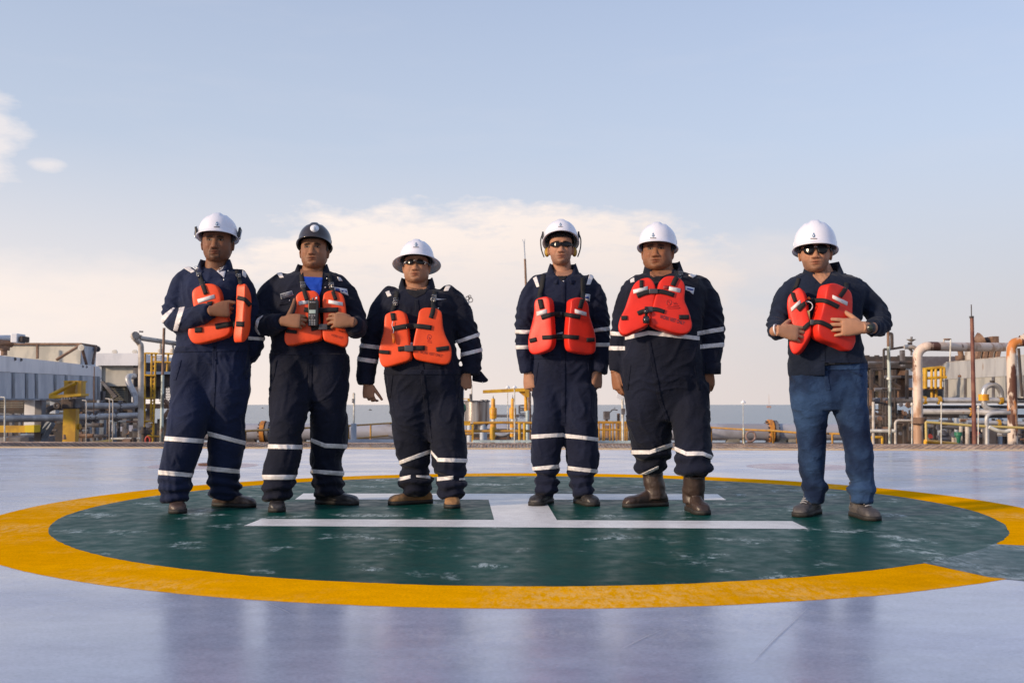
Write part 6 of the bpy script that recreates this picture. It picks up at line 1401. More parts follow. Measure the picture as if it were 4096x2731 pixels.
P2 = dict(c=2, seed=2, u0=1230, label='man in dark hard hat and blue undershirt, both hands on his vest, radio clipped on',
    cloth=navyd, skin=(.29, .14, .08), eye=(1248, 986), yaw=2, pitch=8, wx=1.03, jaw=.08, hs=1.05, neck=(1250, 1098), nr=.072, stubble=.25,
    torso=[(1078, 1204, 1296, .06), (1092, 1160, 1335, .085), (1108, 1118, 1368, .11), (1150, 1085, 1394, .125), (1200, 1080, 1396, .135), (1300, 1082, 1393, .14), (1390, 1085, 1380, .14), (1430, 1083, 1388, .145), (1510, 1076, 1393, .15), (1560, 1076, 1395, .145), (1600, 1078, 1388, .13)],
    legs=[[(1530, 1078, 1238), (1590, 1078, 1242), (1640, 1080, 1234), (1690, 1080, 1219), (1740, 1076, 1206), (1800, 1070, 1208), (1830, 1062, 1205), (1860, 1051, 1195), (1904, 1051, 1180), (1930, 1052, 1175), (1945, 1050, 1178), (1960, 1056, 1165), (1985, 1052, 1166), (2004, 1063, 1148)],
          [(1530, 1238, 1396), (1590, 1241, 1390), (1640, 1243, 1385), (1712, 1245, 1393), (1784, 1244, 1388), (1815, 1243, 1375), (1837, 1243, 1363), (1873, 1247, 1370), (1925, 1254, 1370), (1945, 1252, 1371), (1960, 1262, 1368), (1985, 1264, 1371)]],
    arms=[[(1120, 1130, .03, 40), (1080, 1175, .02, 47), (1054, 1235, 0, 47), (1046, 1290, -.05, 45), (1078, 1303, -.12, 43), (1108, 1292, -.19, 38), (1130, 1283, -.235, 32)],
          [(1352, 1132, .03, 40), (1385, 1180, .02, 46), (1410, 1240, 0, 46), (1422, 1292, -.04, 46), (1424, 1312, -.11, 42), (1418, 1302, -.19, 36), (1412, 1297, -.225, 31)]], elbow=3,
    hands=[dict(w=(1134, 1284, -.245), d=(1, -.1, .0), n=(-.2, -1, .25), s=1, curl=((40, 45, 20), (42, 50, 25), (45, 50, 25), (45, 52, 25)), thumb=(72, -10, 5), sc=1.10, fore=.05, fdir=(-.2, 1, 0)),
           dict(w=(1408, 1288, -.245), d=(-1, -.1, .10), n=(.15, -1, .2), s=-1, curl=((22, 35, 20), (24, 38, 20), (26, 38, 20), (28, 40, 20)), thumb=(30, 20, 60), sc=1.12, fore=.05, fdir=(.15, 1, 0))],
    bands=[((1071, 1776), 1794, ((1208, 1779), 1797)), ((1053, 1898), 1917, ((1180, 1899), 1917)), ((1246, 1752), 1768, ((1300, 1773), 1790), 1), ((1300, 1773), 1790, ((1387, 1777), 1794), 1), ((1248, 1876), 1892, ((1370, 1885), 1902))],
    patches=[('undershirt', [(588, 645), (812, 655), (800, 780), (770, 860), (745, 860), (650, 740)], tsb), ('shoulder_tape', [(333, 612), (382, 603), (407, 652), (365, 657)], reflm, .004), ('shoulder_tape', [(962, 650), (992, 658), (1018, 692), (983, 690)], reflm, .004),
             ('reflective_band', [(245, 1020), (205, 1025), (140, 1070), (118, 1110), (150, 1100), (190, 1050)], reflm, .004), ('reflective_band', [(150, 1100), (118, 1108), (104, 1185), (128, 1190)], reflm, .004), ('reflective_band', [(128, 1190), (104, 1185), (128, 1235), (158, 1250)], reflm, .004),
             ('reflective_band', [(185, 1000), (100, 1012), (55, 1055), (45, 1090), (75, 1060), (120, 1022)], reflm, .004)],
    collar=(1250, 1082, .012, .082, .088, .1, .04, 44), feet=[(1107, 2050, 14), (1348, 2022, 72)], boot=(bootk, 'shoe'), hat=hatk, emblem=(727, 140, .8), disc=True, hw=.90, tilt=10,
    vest=[([(570, 805), (625, 790), (670, 790), (722, 790), (757, 822), (768, 900), (766, 1000), (775, 1110), (798, 1195), (800, 1268), (765, 1308), (620, 1335), (465, 1362), (425, 1340), (408, 1290), (418, 1225), (470, 1110), (524, 1000), (537, 920), (530, 850)], -.185, 0, 4),
          ([(830, 815), (885, 788), (950, 795), (1010, 820), (1040, 880), (1055, 980), (1062, 1110), (1080, 1240), (1078, 1330), (1045, 1375), (960, 1350), (860, 1320), (820, 1290), (808, 1200), (818, 1080), (810, 960), (815, 870)], -.185, 8, 4)],
    straps=[([(585, 600), (603, 720), (620, 800), (648, 890)], 44), ([(880, 610), (902, 720), (920, 800), (950, 886)], 40), ([(618, 985), (700, 1000), (800, 998), (880, 992), (975, 990)], 50), ([(690, 1188), (800, 1168), (915, 1176)], 52), ([(428, 1212), (542, 1224)], 36)],
    buckles=[(820, 1170, 90, 60), (790, 998, 60, 58)], slides=[(603, 716), (607, 746), (903, 722), (905, 752)],
    tapes=[[(558, 905), (660, 888), (665, 928), (564, 942)], [(874, 886), (1023, 914), (1021, 952), (871, 924)]], foam=foam_o,
    badges=[('grey_name_badge', [(368, 826), (492, 792), (508, 840), (378, 880)], mat('grey_badge_edge', (.35, .37, .42), .6)), ('grey_name_badge', [(376, 832), (488, 801), (500, 837), (384, 871)], mat('grey_badge', (.10, .11, .15), .6), .004), ('white_badge', [(928, 752), (1062, 772), (1078, 845), (1008, 815), (940, 800)], whtp), ('badge_print', [(946, 770), (990, 776), (984, 796), (944, 790)], bluep, .0045), ('badge_print', [(1004, 786), (1060, 796), (1064, 812), (1010, 802)], bluep, .0045)],
    studs=[(467, 895), (842, 757), (858, 664)], text=[('WORK VEST', (898, 1262), (1020, 1300), 26, mat('faint_print', (.30, .03, .015), .6))])
P3 = dict(c=3, seed=3, u0=1700, label='shorter stout man in a full brim white hard hat, sunglasses and tan boots',
    cloth=navyd, skin=(.42, .21, .125), eye=(1661, 1050), yaw=0, pitch=7, wx=1.0, jaw=.16, hs=1.03, neck=(1668, 1158), nr=.078, glasses='sport', stubble=.3,
    torso=[(1148, 1618, 1726, .07), (1160, 1582, 1765, .09), (1178, 1540, 1812, .12), (1220, 1515, 1832, .14), (1300, 1520, 1825, .16), (1380, 1530, 1820, .18), (1440, 1535, 1835, .19), (1500, 1535, 1846, .19), (1560, 1548, 1846, .18), (1640, 1558, 1852, .165), (1700, 1565, 1857, .15), (1760, 1578, 1858, .12)],
    legs=[[(1660, 1562, 1722), (1758, 1573, 1724), (1807, 1584, 1724), (1848, 1599, 1724), (1886, 1617, 1713), (1900, 1600, 1720), (1926, 1597, 1733), (1945, 1606, 1722), (1962, 1612, 1716), (1984, 1622, 1704)],
          [(1660, 1716, 1857), (1760, 1722, 1862), (1832, 1728, 1867), (1873, 1730, 1861), (1893, 1749, 1857), (1912, 1751, 1856), (1932, 1745, 1868), (1950, 1744, 1860), (1968, 1750, 1860), (1998, 1754, 1842)]],
    arms=[[(1565, 1182, .03, 42), (1530, 1230, .02, 47), (1502, 1305, 0, 47), (1484, 1371, -.01, 45), (1474, 1441, -.02, 42), (1466, 1500, -.03, 39), (1466, 1538, -.03, 34)],
          [(1795, 1182, .03, 44), (1832, 1232, .02, 48), (1855, 1297, 0, 46), (1871, 1345, 0, 46), (1884, 1405, -.01, 44), (1888, 1462, -.02, 40), (1885, 1500, -.03, 40)]], elbow=3,
    hands=[dict(w=(1470, 1531, -.03), d=(.08, .08, -1), n=(-.35, -1, 0), s=1, curl=((32, 35, 18), (42, 42, 22), (48, 46, 25), (52, 48, 25)), thumb=(34, 5, 10), sc=1.0),
           dict(w=(1866, 1490, -.02), d=(-.1, .08, -1), n=(.25, -1, 0), s=-1, fore=.04, fdir=(.1, .25, 1), curl=((50, 55, 25), (55, 60, 30), (58, 60, 30), (60, 62, 30)), thumb=(26, 10, 20), sc=1.05)],
    bands=[((1600, 1841), 1857, ((1722, 1796), 1812), 2), ((1596, 1908), 1923, ((1640, 1899), 1913), 3), ((1668, 1900), 1908, ((1718, 1901), 1914), 3), ((1725, 1800), 1812, ((1752, 1830), 1846), 0), ((1752, 1830), 1846, ((1866, 1834), 1850), 3), ((1751, 1908), 1923, ((1812, 1902), 1917), 2), ((1840, 1912), 1920, ((1860, 1911), 1919), 3),
           ((1439, 1372), 1389, ((1517, 1382), 1398), 4), ((1433, 1427), 1444, ((1512, 1438), 1455), 4), ((1826, 1361), 1375, ((1915, 1330), 1346), 5), ((1848, 1410), 1426, ((1928, 1391), 1406), 5)],
    patches=[('undershirt', [(512, 545), (715, 545), (690, 590), (610, 625), (545, 590)], tsk), ('shoulder_tape', [(328, 575), (362, 560), (385, 605), (350, 617)], reflm, .004), ('shoulder_tape', [(885, 516), (928, 520), (906, 562), (866, 562)], reflm, .004)],
    collar=(1668, 1142, .012, .088, .092, .1, .05, 34), feet=[(1642, 2022, -62), (1810, 2034, 2)], boot=(boott, 'shoe'), hat=hatw, emblem=(608, 133, 1.0), full=True, hw=.97, tilt=8, hz=.036, zbunch=(.32, .18), fk=1.0,
    vest=[([(318, 800), (345, 765), (400, 748), (445, 738), (492, 757), (515, 805), (530, 900), (540, 1000), (553, 1100), (560, 1170), (530, 1205), (440, 1235), (330, 1262), (290, 1245), (268, 1190), (265, 1110), (285, 1020), (308, 930)], -.225, -8, 2),
          ([(628, 800), (640, 745), (680, 717), (740, 714), (802, 725), (842, 755), (852, 820), (860, 900), (885, 980), (925, 1060), (938, 1130), (925, 1208), (880, 1237), (780, 1227), (640, 1200), (592, 1170), (578, 1100), (590, 1000), (612, 900)], -.225, 5, 2)],
    straps=[([(430, 560), (420, 660), (392, 750), (402, 832)], 40), ([(785, 560), (768, 660), (765, 740), (745, 812)], 42), ([(388, 912), (460, 895), (545, 884), (640, 886), (752, 900)], 44), ([(442, 1096), (540, 1088), (690, 1086)], 44), ([(268, 1120), (365, 1128)], 34), ([(795, 1100), (935, 1082)], 40)],
    buckles=[(550, 886, 95, 52), (545, 1090, 80, 56)], slides=[(424, 642), (418, 674), (776, 612), (770, 642)],
    tapes=[], foam=foam_o, badges=[('pale_pocket_edge', [(745, 630), (888, 640), (745, 647)], whtp), ('white_buckle_tag', [(558, 1034), (582, 1034), (582, 1060), (558, 1060)], whtp)], studs=[(815, 722)],
    text=[('WORK VEST ONLY', (640, 1134), (852, 1170), 25, mat('print_faded', (.22, .02, .01), .6))])
P4 = dict(c=4, seed=4, u0=2255, label='slim man with dark wraparound glasses and yellow ear muffs, arms hanging straight',
    cloth=navy, skin=(.43, .22, .14), eye=(2244, 978), yaw=-2, pitch=5, wx=.95, jaw=-.02, hs=1.04, neck=(2252, 1100), nr=.062, glasses='wrap', stubble=.45,
    torso=[(1082, 2208, 2296, .06), (1096, 2168, 2332, .08), (1114, 2136, 2368, .10), (1150, 2122, 2383, .115), (1220, 2125, 2380, .12), (1300, 2130, 2375, .12), (1417, 2135, 2370, .12), (1480, 2128, 2375, .13), (1565, 2125, 2378, .13), (1640, 2133, 2386, .13), (1700, 2126, 2388, .12)],
    legs=[[(1650, 2130, 2254), (1747, 2125, 2252), (1803, 2123, 2246), (1856, 2127, 2239), (1882, 2132, 2236), (1903, 2149, 2226), (1925, 2140, 2233), (1945, 2141, 2234), (1965, 2147, 2226), (1985, 2165, 2216)],
          [(1650, 2252, 2386), (1747, 2257, 2391), (1816, 2264, 2398), (1869, 2268, 2390), (1903, 2277, 2379), (1925, 2284, 2370), (1945, 2278, 2374), (1960, 2284, 2372), (1984, 2298, 2358)]],
    arms=[[(2150, 1130, .02, 36), (2128, 1172, .01, 42), (2112, 1240, 0, 43), (2103, 1300, 0, 41), (2098, 1380, -.01, 38), (2100, 1440, -.02, 32), (2109, 1492, -.03, 28)],
          [(2352, 1130, .02, 36), (2376, 1175, .01, 42), (2390, 1240, 0, 43), (2398, 1310, 0, 40), (2402, 1380, -.01, 37), (2403, 1440, -.02, 35), (2394, 1488, -.03, 34)]], elbow=3,
    hands=[dict(w=(2112, 1490, -.03), d=(.12, -.05, -1), n=(-.6, -1, 0), s=1, curl=((40, 45, 20), (45, 50, 20), (50, 50, 20), (52, 52, 20)), thumb=(34, 5, 15), sc=1.06),
           dict(w=(2390, 1482, -.03), d=(-.08, -.05, -1), n=(.75, -.9, 0), s=-1, fore=.04, fdir=(.1, .25, 1), curl=((28, 35, 20), (38, 45, 25), (45, 48, 25), (50, 50, 25)), thumb=(20, 5, 15), sc=1.14)],
    bands=[((2126, 1738), 1755, ((2253, 1731), 1746), 3), ((2129, 1867), 1882, ((2237, 1857), 1873)), ((2257, 1734), 1750, ((2330, 1742), 1757), 0), ((2330, 1742), 1757, ((2391, 1750), 1765), 4), ((2269, 1863), 1879, ((2388, 1877), 1892)),
           ((2062, 1319), 1334, ((2118, 1321), 1336), 4), ((2060, 1381), 1397, ((2118, 1381), 1396), 4), ((2379, 1314), 1328, ((2436, 1306), 1322), 4), ((2385, 1371), 1386, ((2434, 1371), 1386), 4)],
    patches=[('shoulder_tape', [(190, 566), (220, 547), (246, 632), (222, 638)], reflm, .004), ('shoulder_tape', [(655, 532), (692, 546), (660, 618), (629, 618)], reflm, .004), ('undershirt', [(392, 545), (470, 545), (450, 580), (425, 590)], tsk)],
    collar=(2252, 1086, .010, .073, .080, .1, .052, 22, .02, .075), feet=[(2168, 2025, -22), (2343, 2026, 18)], boot=(bootk, 'shoe'), hat=hatw, emblem=(416, 120, .8), muffs='yellow', hw=.97, tilt=17, hz=.046,
    vest=[([(200, 770), (215, 735), (260, 718), (302, 715), (325, 745), (333, 820), (340, 910), (345, 1000), (348, 1080), (330, 1140), (280, 1170), (200, 1190), (160, 1170), (148, 1110), (153, 1030), (180, 920), (197, 840)], -.205, -27, 2),
          ([(510, 742), (560, 720), (612, 732), (648, 775), (660, 860), (680, 930), (705, 1020), (713, 1110), (705, 1168), (670, 1190), (590, 1182), (510, 1160), (486, 1110), (482, 1020), (492, 900), (503, 800)], -.205, 25, 2)],
    straps=[([(275, 530), (262, 620), (245, 720), (262, 815)], 38), ([(602, 520), (602, 620), (602, 720), (578, 812)], 38), ([(258, 888), (340, 862), (410, 858), (480, 866), (582, 884)], 36), ([(265, 1052), (340, 1048), (420, 1042), (570, 1052)], 34), ([(150, 1082), (215, 1066)], 34), ([(632, 1072), (712, 1070)], 34)],
    buckles=[(410, 862, 70, 40), (412, 1046, 62, 50)], slides=[], tapes=[[(220, 840), (303, 817), (305, 852), (223, 876)], [(535, 818), (629, 845), (629, 876), (535, 850)]], foam=foam_r,
    badges=[('white_badge', [(612, 690), (660, 696), (657, 756), (612, 738)], whtp), ('badge_print', [(616, 712), (650, 716), (650, 732), (616, 728)], bluep, .0045), ('pale_belt_tag', [(384, 1020), (437, 1005), (437, 1030), (384, 1030)], whtp)], studs=[(443, 588)])
P5 = dict(c=5, seed=5, u0=2660, label='very stout man in tall brown rubber boots, arms hanging, WORK VEST ONLY on his vest',
    cloth=navyd, skin=(.28, .125, .068), eye=(2622, 993), yaw=-16, pitch=5, wx=1.10, jaw=.16, hs=1.06, neck=(2648, 1100), nr=.082, stubble=.3,
    torso=[(1082, 2596, 2700, .07), (1096, 2555, 2755, .10), (1116, 2512, 2806, .13), (1160, 2495, 2830, .16), (1230, 2495, 2825, .18), (1300, 2497, 2808, .20), (1360, 2497, 2800, .215), (1436, 2483, 2810, .215), (1534, 2485, 2818, .20), (1614, 2498, 2828, .18), (1680, 2506, 2840, .15)],
    legs=[[(1640, 2502, 2682), (1704, 2509, 2684), (1760, 2520, 2686), (1800, 2529, 2685), (1829, 2535, 2676), (1852, 2550, 2662), (1878, 2540, 2660), (1898, 2552, 2640)],
          [(1640, 2678, 2836), (1757, 2697, 2845), (1802, 2700, 2846), (1833, 2703, 2842), (1862, 2707, 2848), (1882, 2704, 2846), (1904, 2733, 2826)]],
    arms=[[(2535, 1155, .04, 44), (2512, 1205, .03, 48), (2497, 1270, .03, 47), (2485, 1330, .03, 45), (2477, 1400, .03, 44), (2472, 1450, .02, 40), (2462, 1490, .01, 31)],
          [(2795, 1145, .03, 48), (2824, 1195, .02, 53), (2838, 1260, .01, 53), (2844, 1320, 0, 51), (2850, 1390, -.01, 45), (2846, 1440, -.02, 39), (2840, 1488, -.03, 36)]], elbow=3,
    hands=[dict(w=(2461, 1486, .02), d=(.12, 0, -1), n=(-1, -.5, 0), s=1, fore=.04, fdir=(.1, .25, 1), curl=((20, 28, 15), (28, 30, 15), (32, 32, 15), (35, 32, 15)), thumb=(22, 5, 15), sc=1.14),
           dict(w=(2836, 1482, -.03), d=(-.03, .05, -1), n=(.25, -1, 0), s=-1, curl=((12, 18, 10), (15, 18, 10), (16, 20, 10), (20, 20, 10)), thumb=(20, 8, 40), sc=1.0, spread=.5)],
    bands=[((2527, 1800), 1817, ((2600, 1800), 1816), 0), ((2600, 1800), 1816, ((2686, 1770), 1787), 3), ((2556, 1898), 1912, ((2634, 1862), 1873), 0), ((2699, 1785), 1802, ((2745, 1805), 1822), 0), ((2745, 1805), 1822, ((2810, 1806), 1821), 0), ((2810, 1806), 1821, ((2845, 1820), 1836), 3),
           ((2444, 1325), 1341, ((2500, 1331), 1346), 2), ((2431, 1384), 1401, ((2498, 1385), 1401), 2), ((2793, 1325), 1341, ((2891, 1307), 1325), 4), ((2805, 1378), 1395, ((2892, 1370), 1387), 4),
           ((2501, 1344), 1360, ((2594, 1323), 1339), 0), ((2594, 1323), 1339, ((2797, 1345), 1361), 0)],
    patches=[('undershirt', [(412, 545), (520, 545), (490, 600), (460, 610), (430, 585)], tsk), ('shoulder_tape', [(250, 577), (284, 559), (286, 592), (254, 600)], reflm, .004), ('shoulder_tape', [(730, 541), (766, 512), (817, 524), (766, 562)], reflm, .004)],
    collar=(2652, 1080, .012, .094, .098, .1, .055, 36), feet=[(2582, 2032, -70, 2608, 1862, .31), (2787, 2060, 6, 2777, 1895, .31)], boot=(bootw, 'wader'), hat=hatw, emblem=(438, 206, 1.1), hw=1.0, tilt=5, hz=.034, hh=1.05, zbunch=(.42, .33), bf=80,
    vest=[([(265, 640), (300, 590), (360, 560), (412, 560), (446, 602), (460, 665), (446, 760), (432, 850), (410, 920), (365, 962), (290, 995), (210, 1028), (165, 1005), (150, 960), (165, 890), (202, 815), (235, 720)], -.26, -8, 10),
          ([(490, 610), (520, 562), (572, 540), (640, 550), (690, 590), (704, 650), (700, 740), (732, 820), (755, 900), (762, 960), (737, 1005), (680, 1020), (600, 1005), (480, 965), (430, 935), (420, 885), (437, 800), (462, 700)], -.265, 8, 10)],
    straps=[([(340, 565), (341, 640)], 30), ([(680, 500), (655, 535), (625, 570), (600, 625)], 42), ([(305, 708), (370, 682), (440, 670), (520, 674), (612, 702)], 38), ([(310, 852), (360, 832), (410, 818), (470, 820), (533, 840)], 34), ([(165, 890), (224, 888)], 34), ([(652, 882), (750, 882)], 36)],
    buckles=[(440, 671, 72, 40), (405, 820, 60, 46)], slides=[(665, 522, -.15), (650, 550, -.15)],
    tapes=[[(272, 660), (392, 629), (395, 662), (276, 691)], [(570, 631), (663, 649), (660, 683), (566, 663)]], foam=foam_r,
    badges=[('white_badge', [(705, 628), (778, 645), (768, 698), (738, 672), (704, 660)], whtp), ('badge_print', [(718, 645), (768, 656), (764, 668), (716, 657)], bluep, .0045), ('dark_label', [(522, 622), (570, 628), (566, 656), (519, 650)], mat('dark_label_red', (.30, .02, .02), .6))], studs=[],
    text=[('WORK VEST ONLY', (492, 890), (694, 948), 30, embk), ('APPROVED WORK VEST', (505, 912), (672, 962), 11, embk)])
P5['text'] = P5['text'][:1]
P6 = dict(c=6, seed=6, u0=3320, label='man in blue jeans, dark shirt and aviator sunglasses, both hands holding his red vest',
    cloth=shirtm, jeans=[(1425, 3176, 3444, .118), (1487, 3168, 3452, .125), (1560, 3161, 3463, .13), (1600, 3161, 3464, .125), (1640, 3166, 3466, .10)], skin=(.43, .22, .135), eye=(3262, 996), yaw=-16, pitch=4, wx=1.02, jaw=-.02, hs=1.07, neck=(3290, 1105), nr=.070, glasses='aviator', stubble=.6,
    torso=[(1080, 3246, 3338, .06), (1094, 3205, 3388, .085), (1114, 3172, 3445, .11), (1160, 3150, 3466, .125), (1230, 3155, 3445, .13), (1330, 3160, 3438, .14), (1400, 3160, 3448, .145), (1460, 3160, 3463, .15), (1508, 3162, 3463, .148)],
    legs=[[(1560, 3162, 3316), (1610, 3163, 3316), (1675, 3176, 3309), (1721, 3187, 3303), (1790, 3192, 3302), (1882, 3196, 3297), (1918, 3207, 3295), (1945, 3208, 3309), (1965, 3212, 3304), (1985, 3214, 3300), (2008, 3226, 3290)],
          [(1560, 3318, 3463), (1620, 3325, 3466), (1698, 3353, 3476), (1758, 3371, 3482), (1822, 3384, 3495), (1882, 3386, 3490), (1915, 3398, 3494), (1935, 3408, 3496), (1950, 3389, 3496), (1975, 3398, 3494), (2008, 3412, 3484)]],
    arms=[[(3175, 1150, .03, 42), (3145, 1195, .02, 47), (3124, 1250, 0, 45), (3108, 1298, -.05, 42), (3108, 1320, -.12, 38), (3118, 1326, -.18, 32)],
          [(3415, 1152, .03, 48), (3460, 1195, .02, 50), (3500, 1240, 0, 49), (3519, 1285, -.04, 46), (3508, 1308, -.11, 39), (3482, 1311, -.18, 33)]], elbow=3,
    hands=[dict(w=(3116, 1322, -.235), d=(1, .05, -.14), n=(-.1, -1, .15), s=1, curl=((12, 18, 8), (14, 18, 8), (16, 20, 10), (20, 22, 12)), thumb=(50, 20, 50), sc=1.10, fore=.06, fdir=(-.25, 1, 0)),
           dict(w=(3452, 1310, -.25), d=(-1, .0, .03), n=(.05, -1, .1), s=-1, curl=((10, 14, 8), (12, 14, 8), (14, 16, 8), (18, 18, 10)), thumb=(55, 20, 50), sc=1.22, fore=.08, fdir=(1, .45, 0), spread=1.1)],
    bands=[], patches=[], collar=(3292, 1082, .012, .082, .088, .1, .05, 38), feet=[(3232, 2070, -38), (3456, 2084, 4)], boot=(bootg, 'shoe'), laces=mat('grey_lace', (.30, .30, .32), .7), hat=hatw, emblem=(443, 208, 1.2), hw=1.02, tilt=5, hz=.026, hh=1.14, zbunch=(.26, .14), bf=80, hemcut=((3100, 1448), (3500, 1452), (3298, 1300), (3299, 1600)),
    vest=[([(230, 720), (270, 670), (320, 640), (352, 668), (375, 735), (385, 820), (408, 920), (418, 1000), (390, 1070), (335, 1155), (292, 1187), (260, 1170), (240, 1110), (245, 1040), (235, 900), (222, 800)], -.20, -26, 2),
          ([(565, 622), (620, 602), (690, 628), (750, 668), (770, 740), (768, 850), (780, 950), (792, 1060), (790, 1095), (762, 1150), (720, 1157), (640, 1112), (520, 1062), (486, 1000), (490, 920), (515, 850), (540, 730)], -.205, 22, 2)],
    straps=[([(318, 560), (300, 620), (268, 680), (290, 756)], 30), ([(716, 600), (705, 650), (660, 716)], 38), ([(312, 824), (370, 772), (450, 748), (540, 750), (652, 802)], 38), ([(352, 984), (420, 932), (500, 926), (602, 974)], 38)],
    buckles=[(455, 750, 78, 44, -3), (446, 928, 68, 44, -3)], slides=[], tapes=[[(254, 808), (331, 741), (336, 770), (261, 838)], [(598, 701), (721, 759), (716, 791), (597, 729)]], foam=foam_r, badges=[], studs=[], vT=.085)
NECKS = {1: [(515, 490), (742, 490), (742, 565), (690, 648), (655, 646), (560, 585)], 2: [(572, 540), (815, 540), (812, 656), (590, 646)], 3: [(512, 460), (718, 460), (715, 548), (620, 560), (515, 546)],
         4: [(352, 450), (522, 450), (516, 525), (470, 548), (395, 548), (362, 522)], 5: [(412, 480), (604, 470), (592, 520), (520, 548), (440, 556), (416, 540)], 6: [(424, 480), (604, 462), (572, 545), (505, 610), (494, 604), (438, 545)]}
for p in (P1, P2, P3, P4, P5, P6):
    sk_ = p['skin']; p['patches'].insert(0, ('open_neck', NECKS[p['c']], mat('neck_skin_%d' % p['c'], tuple(x * .92 for x in sk_), .55, bump=.2, bscale=200, spec=.28)))
def strip(cx0, v0, cx1, v1, w=6): return [(cx0 - w, v0), (cx0 + w, v0), (cx1 + w, v1), (cx1 - w, v1)]
P1['seams'] = [('zip_placket', navyb, strip(868, 1150, 850, 1650, 8), 'gb'), ('waist_seam', navyb, [(690, 1388), (1005, 1380), (1005, 1402), (690, 1410)], 'gb'), ('pocket_welt', navyb, strip(722, 1440, 700, 1520, 5), 'gb'), ('pocket_welt', navyb, strip(966, 1440, 985, 1515, 5), 'gb')]
P2['seams'] = [('zip_placket', navyd, strip(1246, 1180, 1240, 1600, 8), 'gb'), ('pocket_flap', navyd, [(1110, 1206), (1196, 1194), (1198, 1210), (1112, 1222)], 'gb'), ('pocket_welt', navyd, strip(1104, 1440, 1090, 1520, 5), 'gb'), ('pocket_welt', navyd, strip(1366, 1440, 1380, 1520, 5), 'gb'), ('waist_seam', navyd, [(1070, 1400), (1400, 1400), (1400, 1420), (1070, 1420)], 'gb')]
P3['seams'] = [('zip_placket', navyd, strip(1666, 1200, 1690, 1500, 8), 'gb'), ('zip_placket', navyd, strip(1690, 1500, 1722, 1770, 8), 'gb'), ('pocket_welt', navyd, strip(1568, 1500, 1558, 1590, 5), 'gb'), ('pocket_welt', navyd, strip(1820, 1500, 1832, 1590, 5), 'gb'), ('waist_seam', navyd, [(1530, 1478), (1850, 1478), (1850, 1498), (1530, 1498)], 'gb')]
P4['seams'] = [('zip_placket', navy, strip(2254, 1120, 2254, 1690, 8), 'gb'), ('pocket_welt', navy, strip(2150, 1450, 2138, 1540, 5), 'gb'), ('pocket_welt', navy, strip(2355, 1450, 2366, 1540, 5), 'gb'), ('waist_seam', navy, [(2120, 1418), (2380, 1418), (2380, 1436), (2120, 1436)], 'gb')]
P5['seams'] = [('zip_placket', navyd, strip(2594, 1364, 2640, 1600, 8), 'gb'), ('zip_placket', navyd, strip(2640, 1600, 2684, 1720, 8), 'gb'), ('pocket_welt', navyd, strip(2520, 1460, 2508, 1560, 5), 'gb'), ('pocket_welt', navyd, strip(2780, 1460, 2795, 1560, 5), 'gb')]
P6['seams'] = [('shirt_placket', shirtm, strip(3284, 1140, 3292, 1445, 8), 'gb'), ('fly_seam', jeansm, strip(3300, 1462, 3312, 1560, 9), 'lg'), ('pocket_seam', jeansm, [(3385, 1470), (3450, 1500), (3450, 1507), (3380, 1478)], 'lg'), ('waistband', jeansm, [(3290, 1462), (3470, 1452), (3470, 1476), (3290, 1482)], 'lg')]
PEOPLE = [feet_setup(p) for p in (P1, P2, P3, P4, P5, P6)]
for p in PEOPLE: build_person(p)

# faded round crest print on the fifth man's vest
crest = mat('crest_print_dark_red', (.42, .016, .010), .5)
for path, wd in (([(566, 742), (584, 748), (588, 766), (578, 784), (560, 784), (550, 768), (554, 750), (566, 742)], 7), ([(560, 756), (572, 764), (578, 778)], 9), ([(604, 772), (640, 776)], 8), ([(600, 788), (652, 792)], 7), ([(548, 802), (600, 800), (662, 808)], 7), ([(556, 815), (610, 812), (650, 818)], 4), ([(596, 758), (612, 768), (632, 762)], 5)):
    obj('crest_print', ribbon(P5['bvh'], [uv(5, *q) for q in path], wd / 2.063, P5['Yv'], .0005, .0005), crest, P5['VO'])
for path, wd in (([(728, 962), (745, 972), (742, 1000), (722, 1010), (712, 990), (718, 970), (728, 962)], 6), ([(722, 982), (738, 1002)], 8), ([(710, 1022), (752, 1026)], 6), ([(712, 1034), (756, 1040)], 5)):
    obj('crest_print', ribbon(P3['bvh'], [uv(3, *q) for q in path], wd / 2.305, P3['Yv'], .0005, .0005), crest, P3['VO'])
for path, wd in (([(530, 1162), (535, 1163)], 2),): pass
# ---- things carried
def rpt(S, x, y, lift=0):
    h, n_ = hit(S['bvh'], *uv(S['c'], x, y), S['Yv']); return h + (CAM - h).normalized() * lift
# radio clipped to the second man's vest
S = P2; a = rpt(S, 655, 1000, .0); q0 = pt(*uv(2, 656, 884), 0.0 + min(rpt(S, 680, 1000).y, rpt(S, 720, 1150).y) - .040); q1 = pt(*uv(2, 766, 1160), q0.y)
t = thing('handheld_radio', 'black two way radio with keypad clipped to the front of the second man\'s vest', 'radio', ((q0.x + q1.x) / 2, q0.y, q1.z))
bm = bmesh.new(); box(bm, (q0.x + .002, q0.y, q0.z - .002), (q1.x - .002, q0.y + .036, q1.z), .006); obj('body', bm, blkp, t)
w_ = q1.x - q0.x; h_ = q0.z - q1.z
def rbox(name, x0, y0, x1, y1, d, m, bv=.001):
    bm = bmesh.new(); A = pt(*uv(2, x0, y0), q0.y); B = pt(*uv(2, x1, y1), q0.y); box(bm, (A.x, q0.y - d, A.z), (B.x, q0.y + .004, B.z), bv); return obj(name, bm, m, t)
rbox('screen', 672, 992, 738, 1030, .0015, mat('lcd_screen', (.38, .48, .45), .3)); rbox('speaker_grille', 668, 918, 745, 980, .001, mat('dark_grille', (.012, .012, .013), .8, bump=.5, bscale=700))
keym = mat('key_grey', (.28, .28, .30), .5)
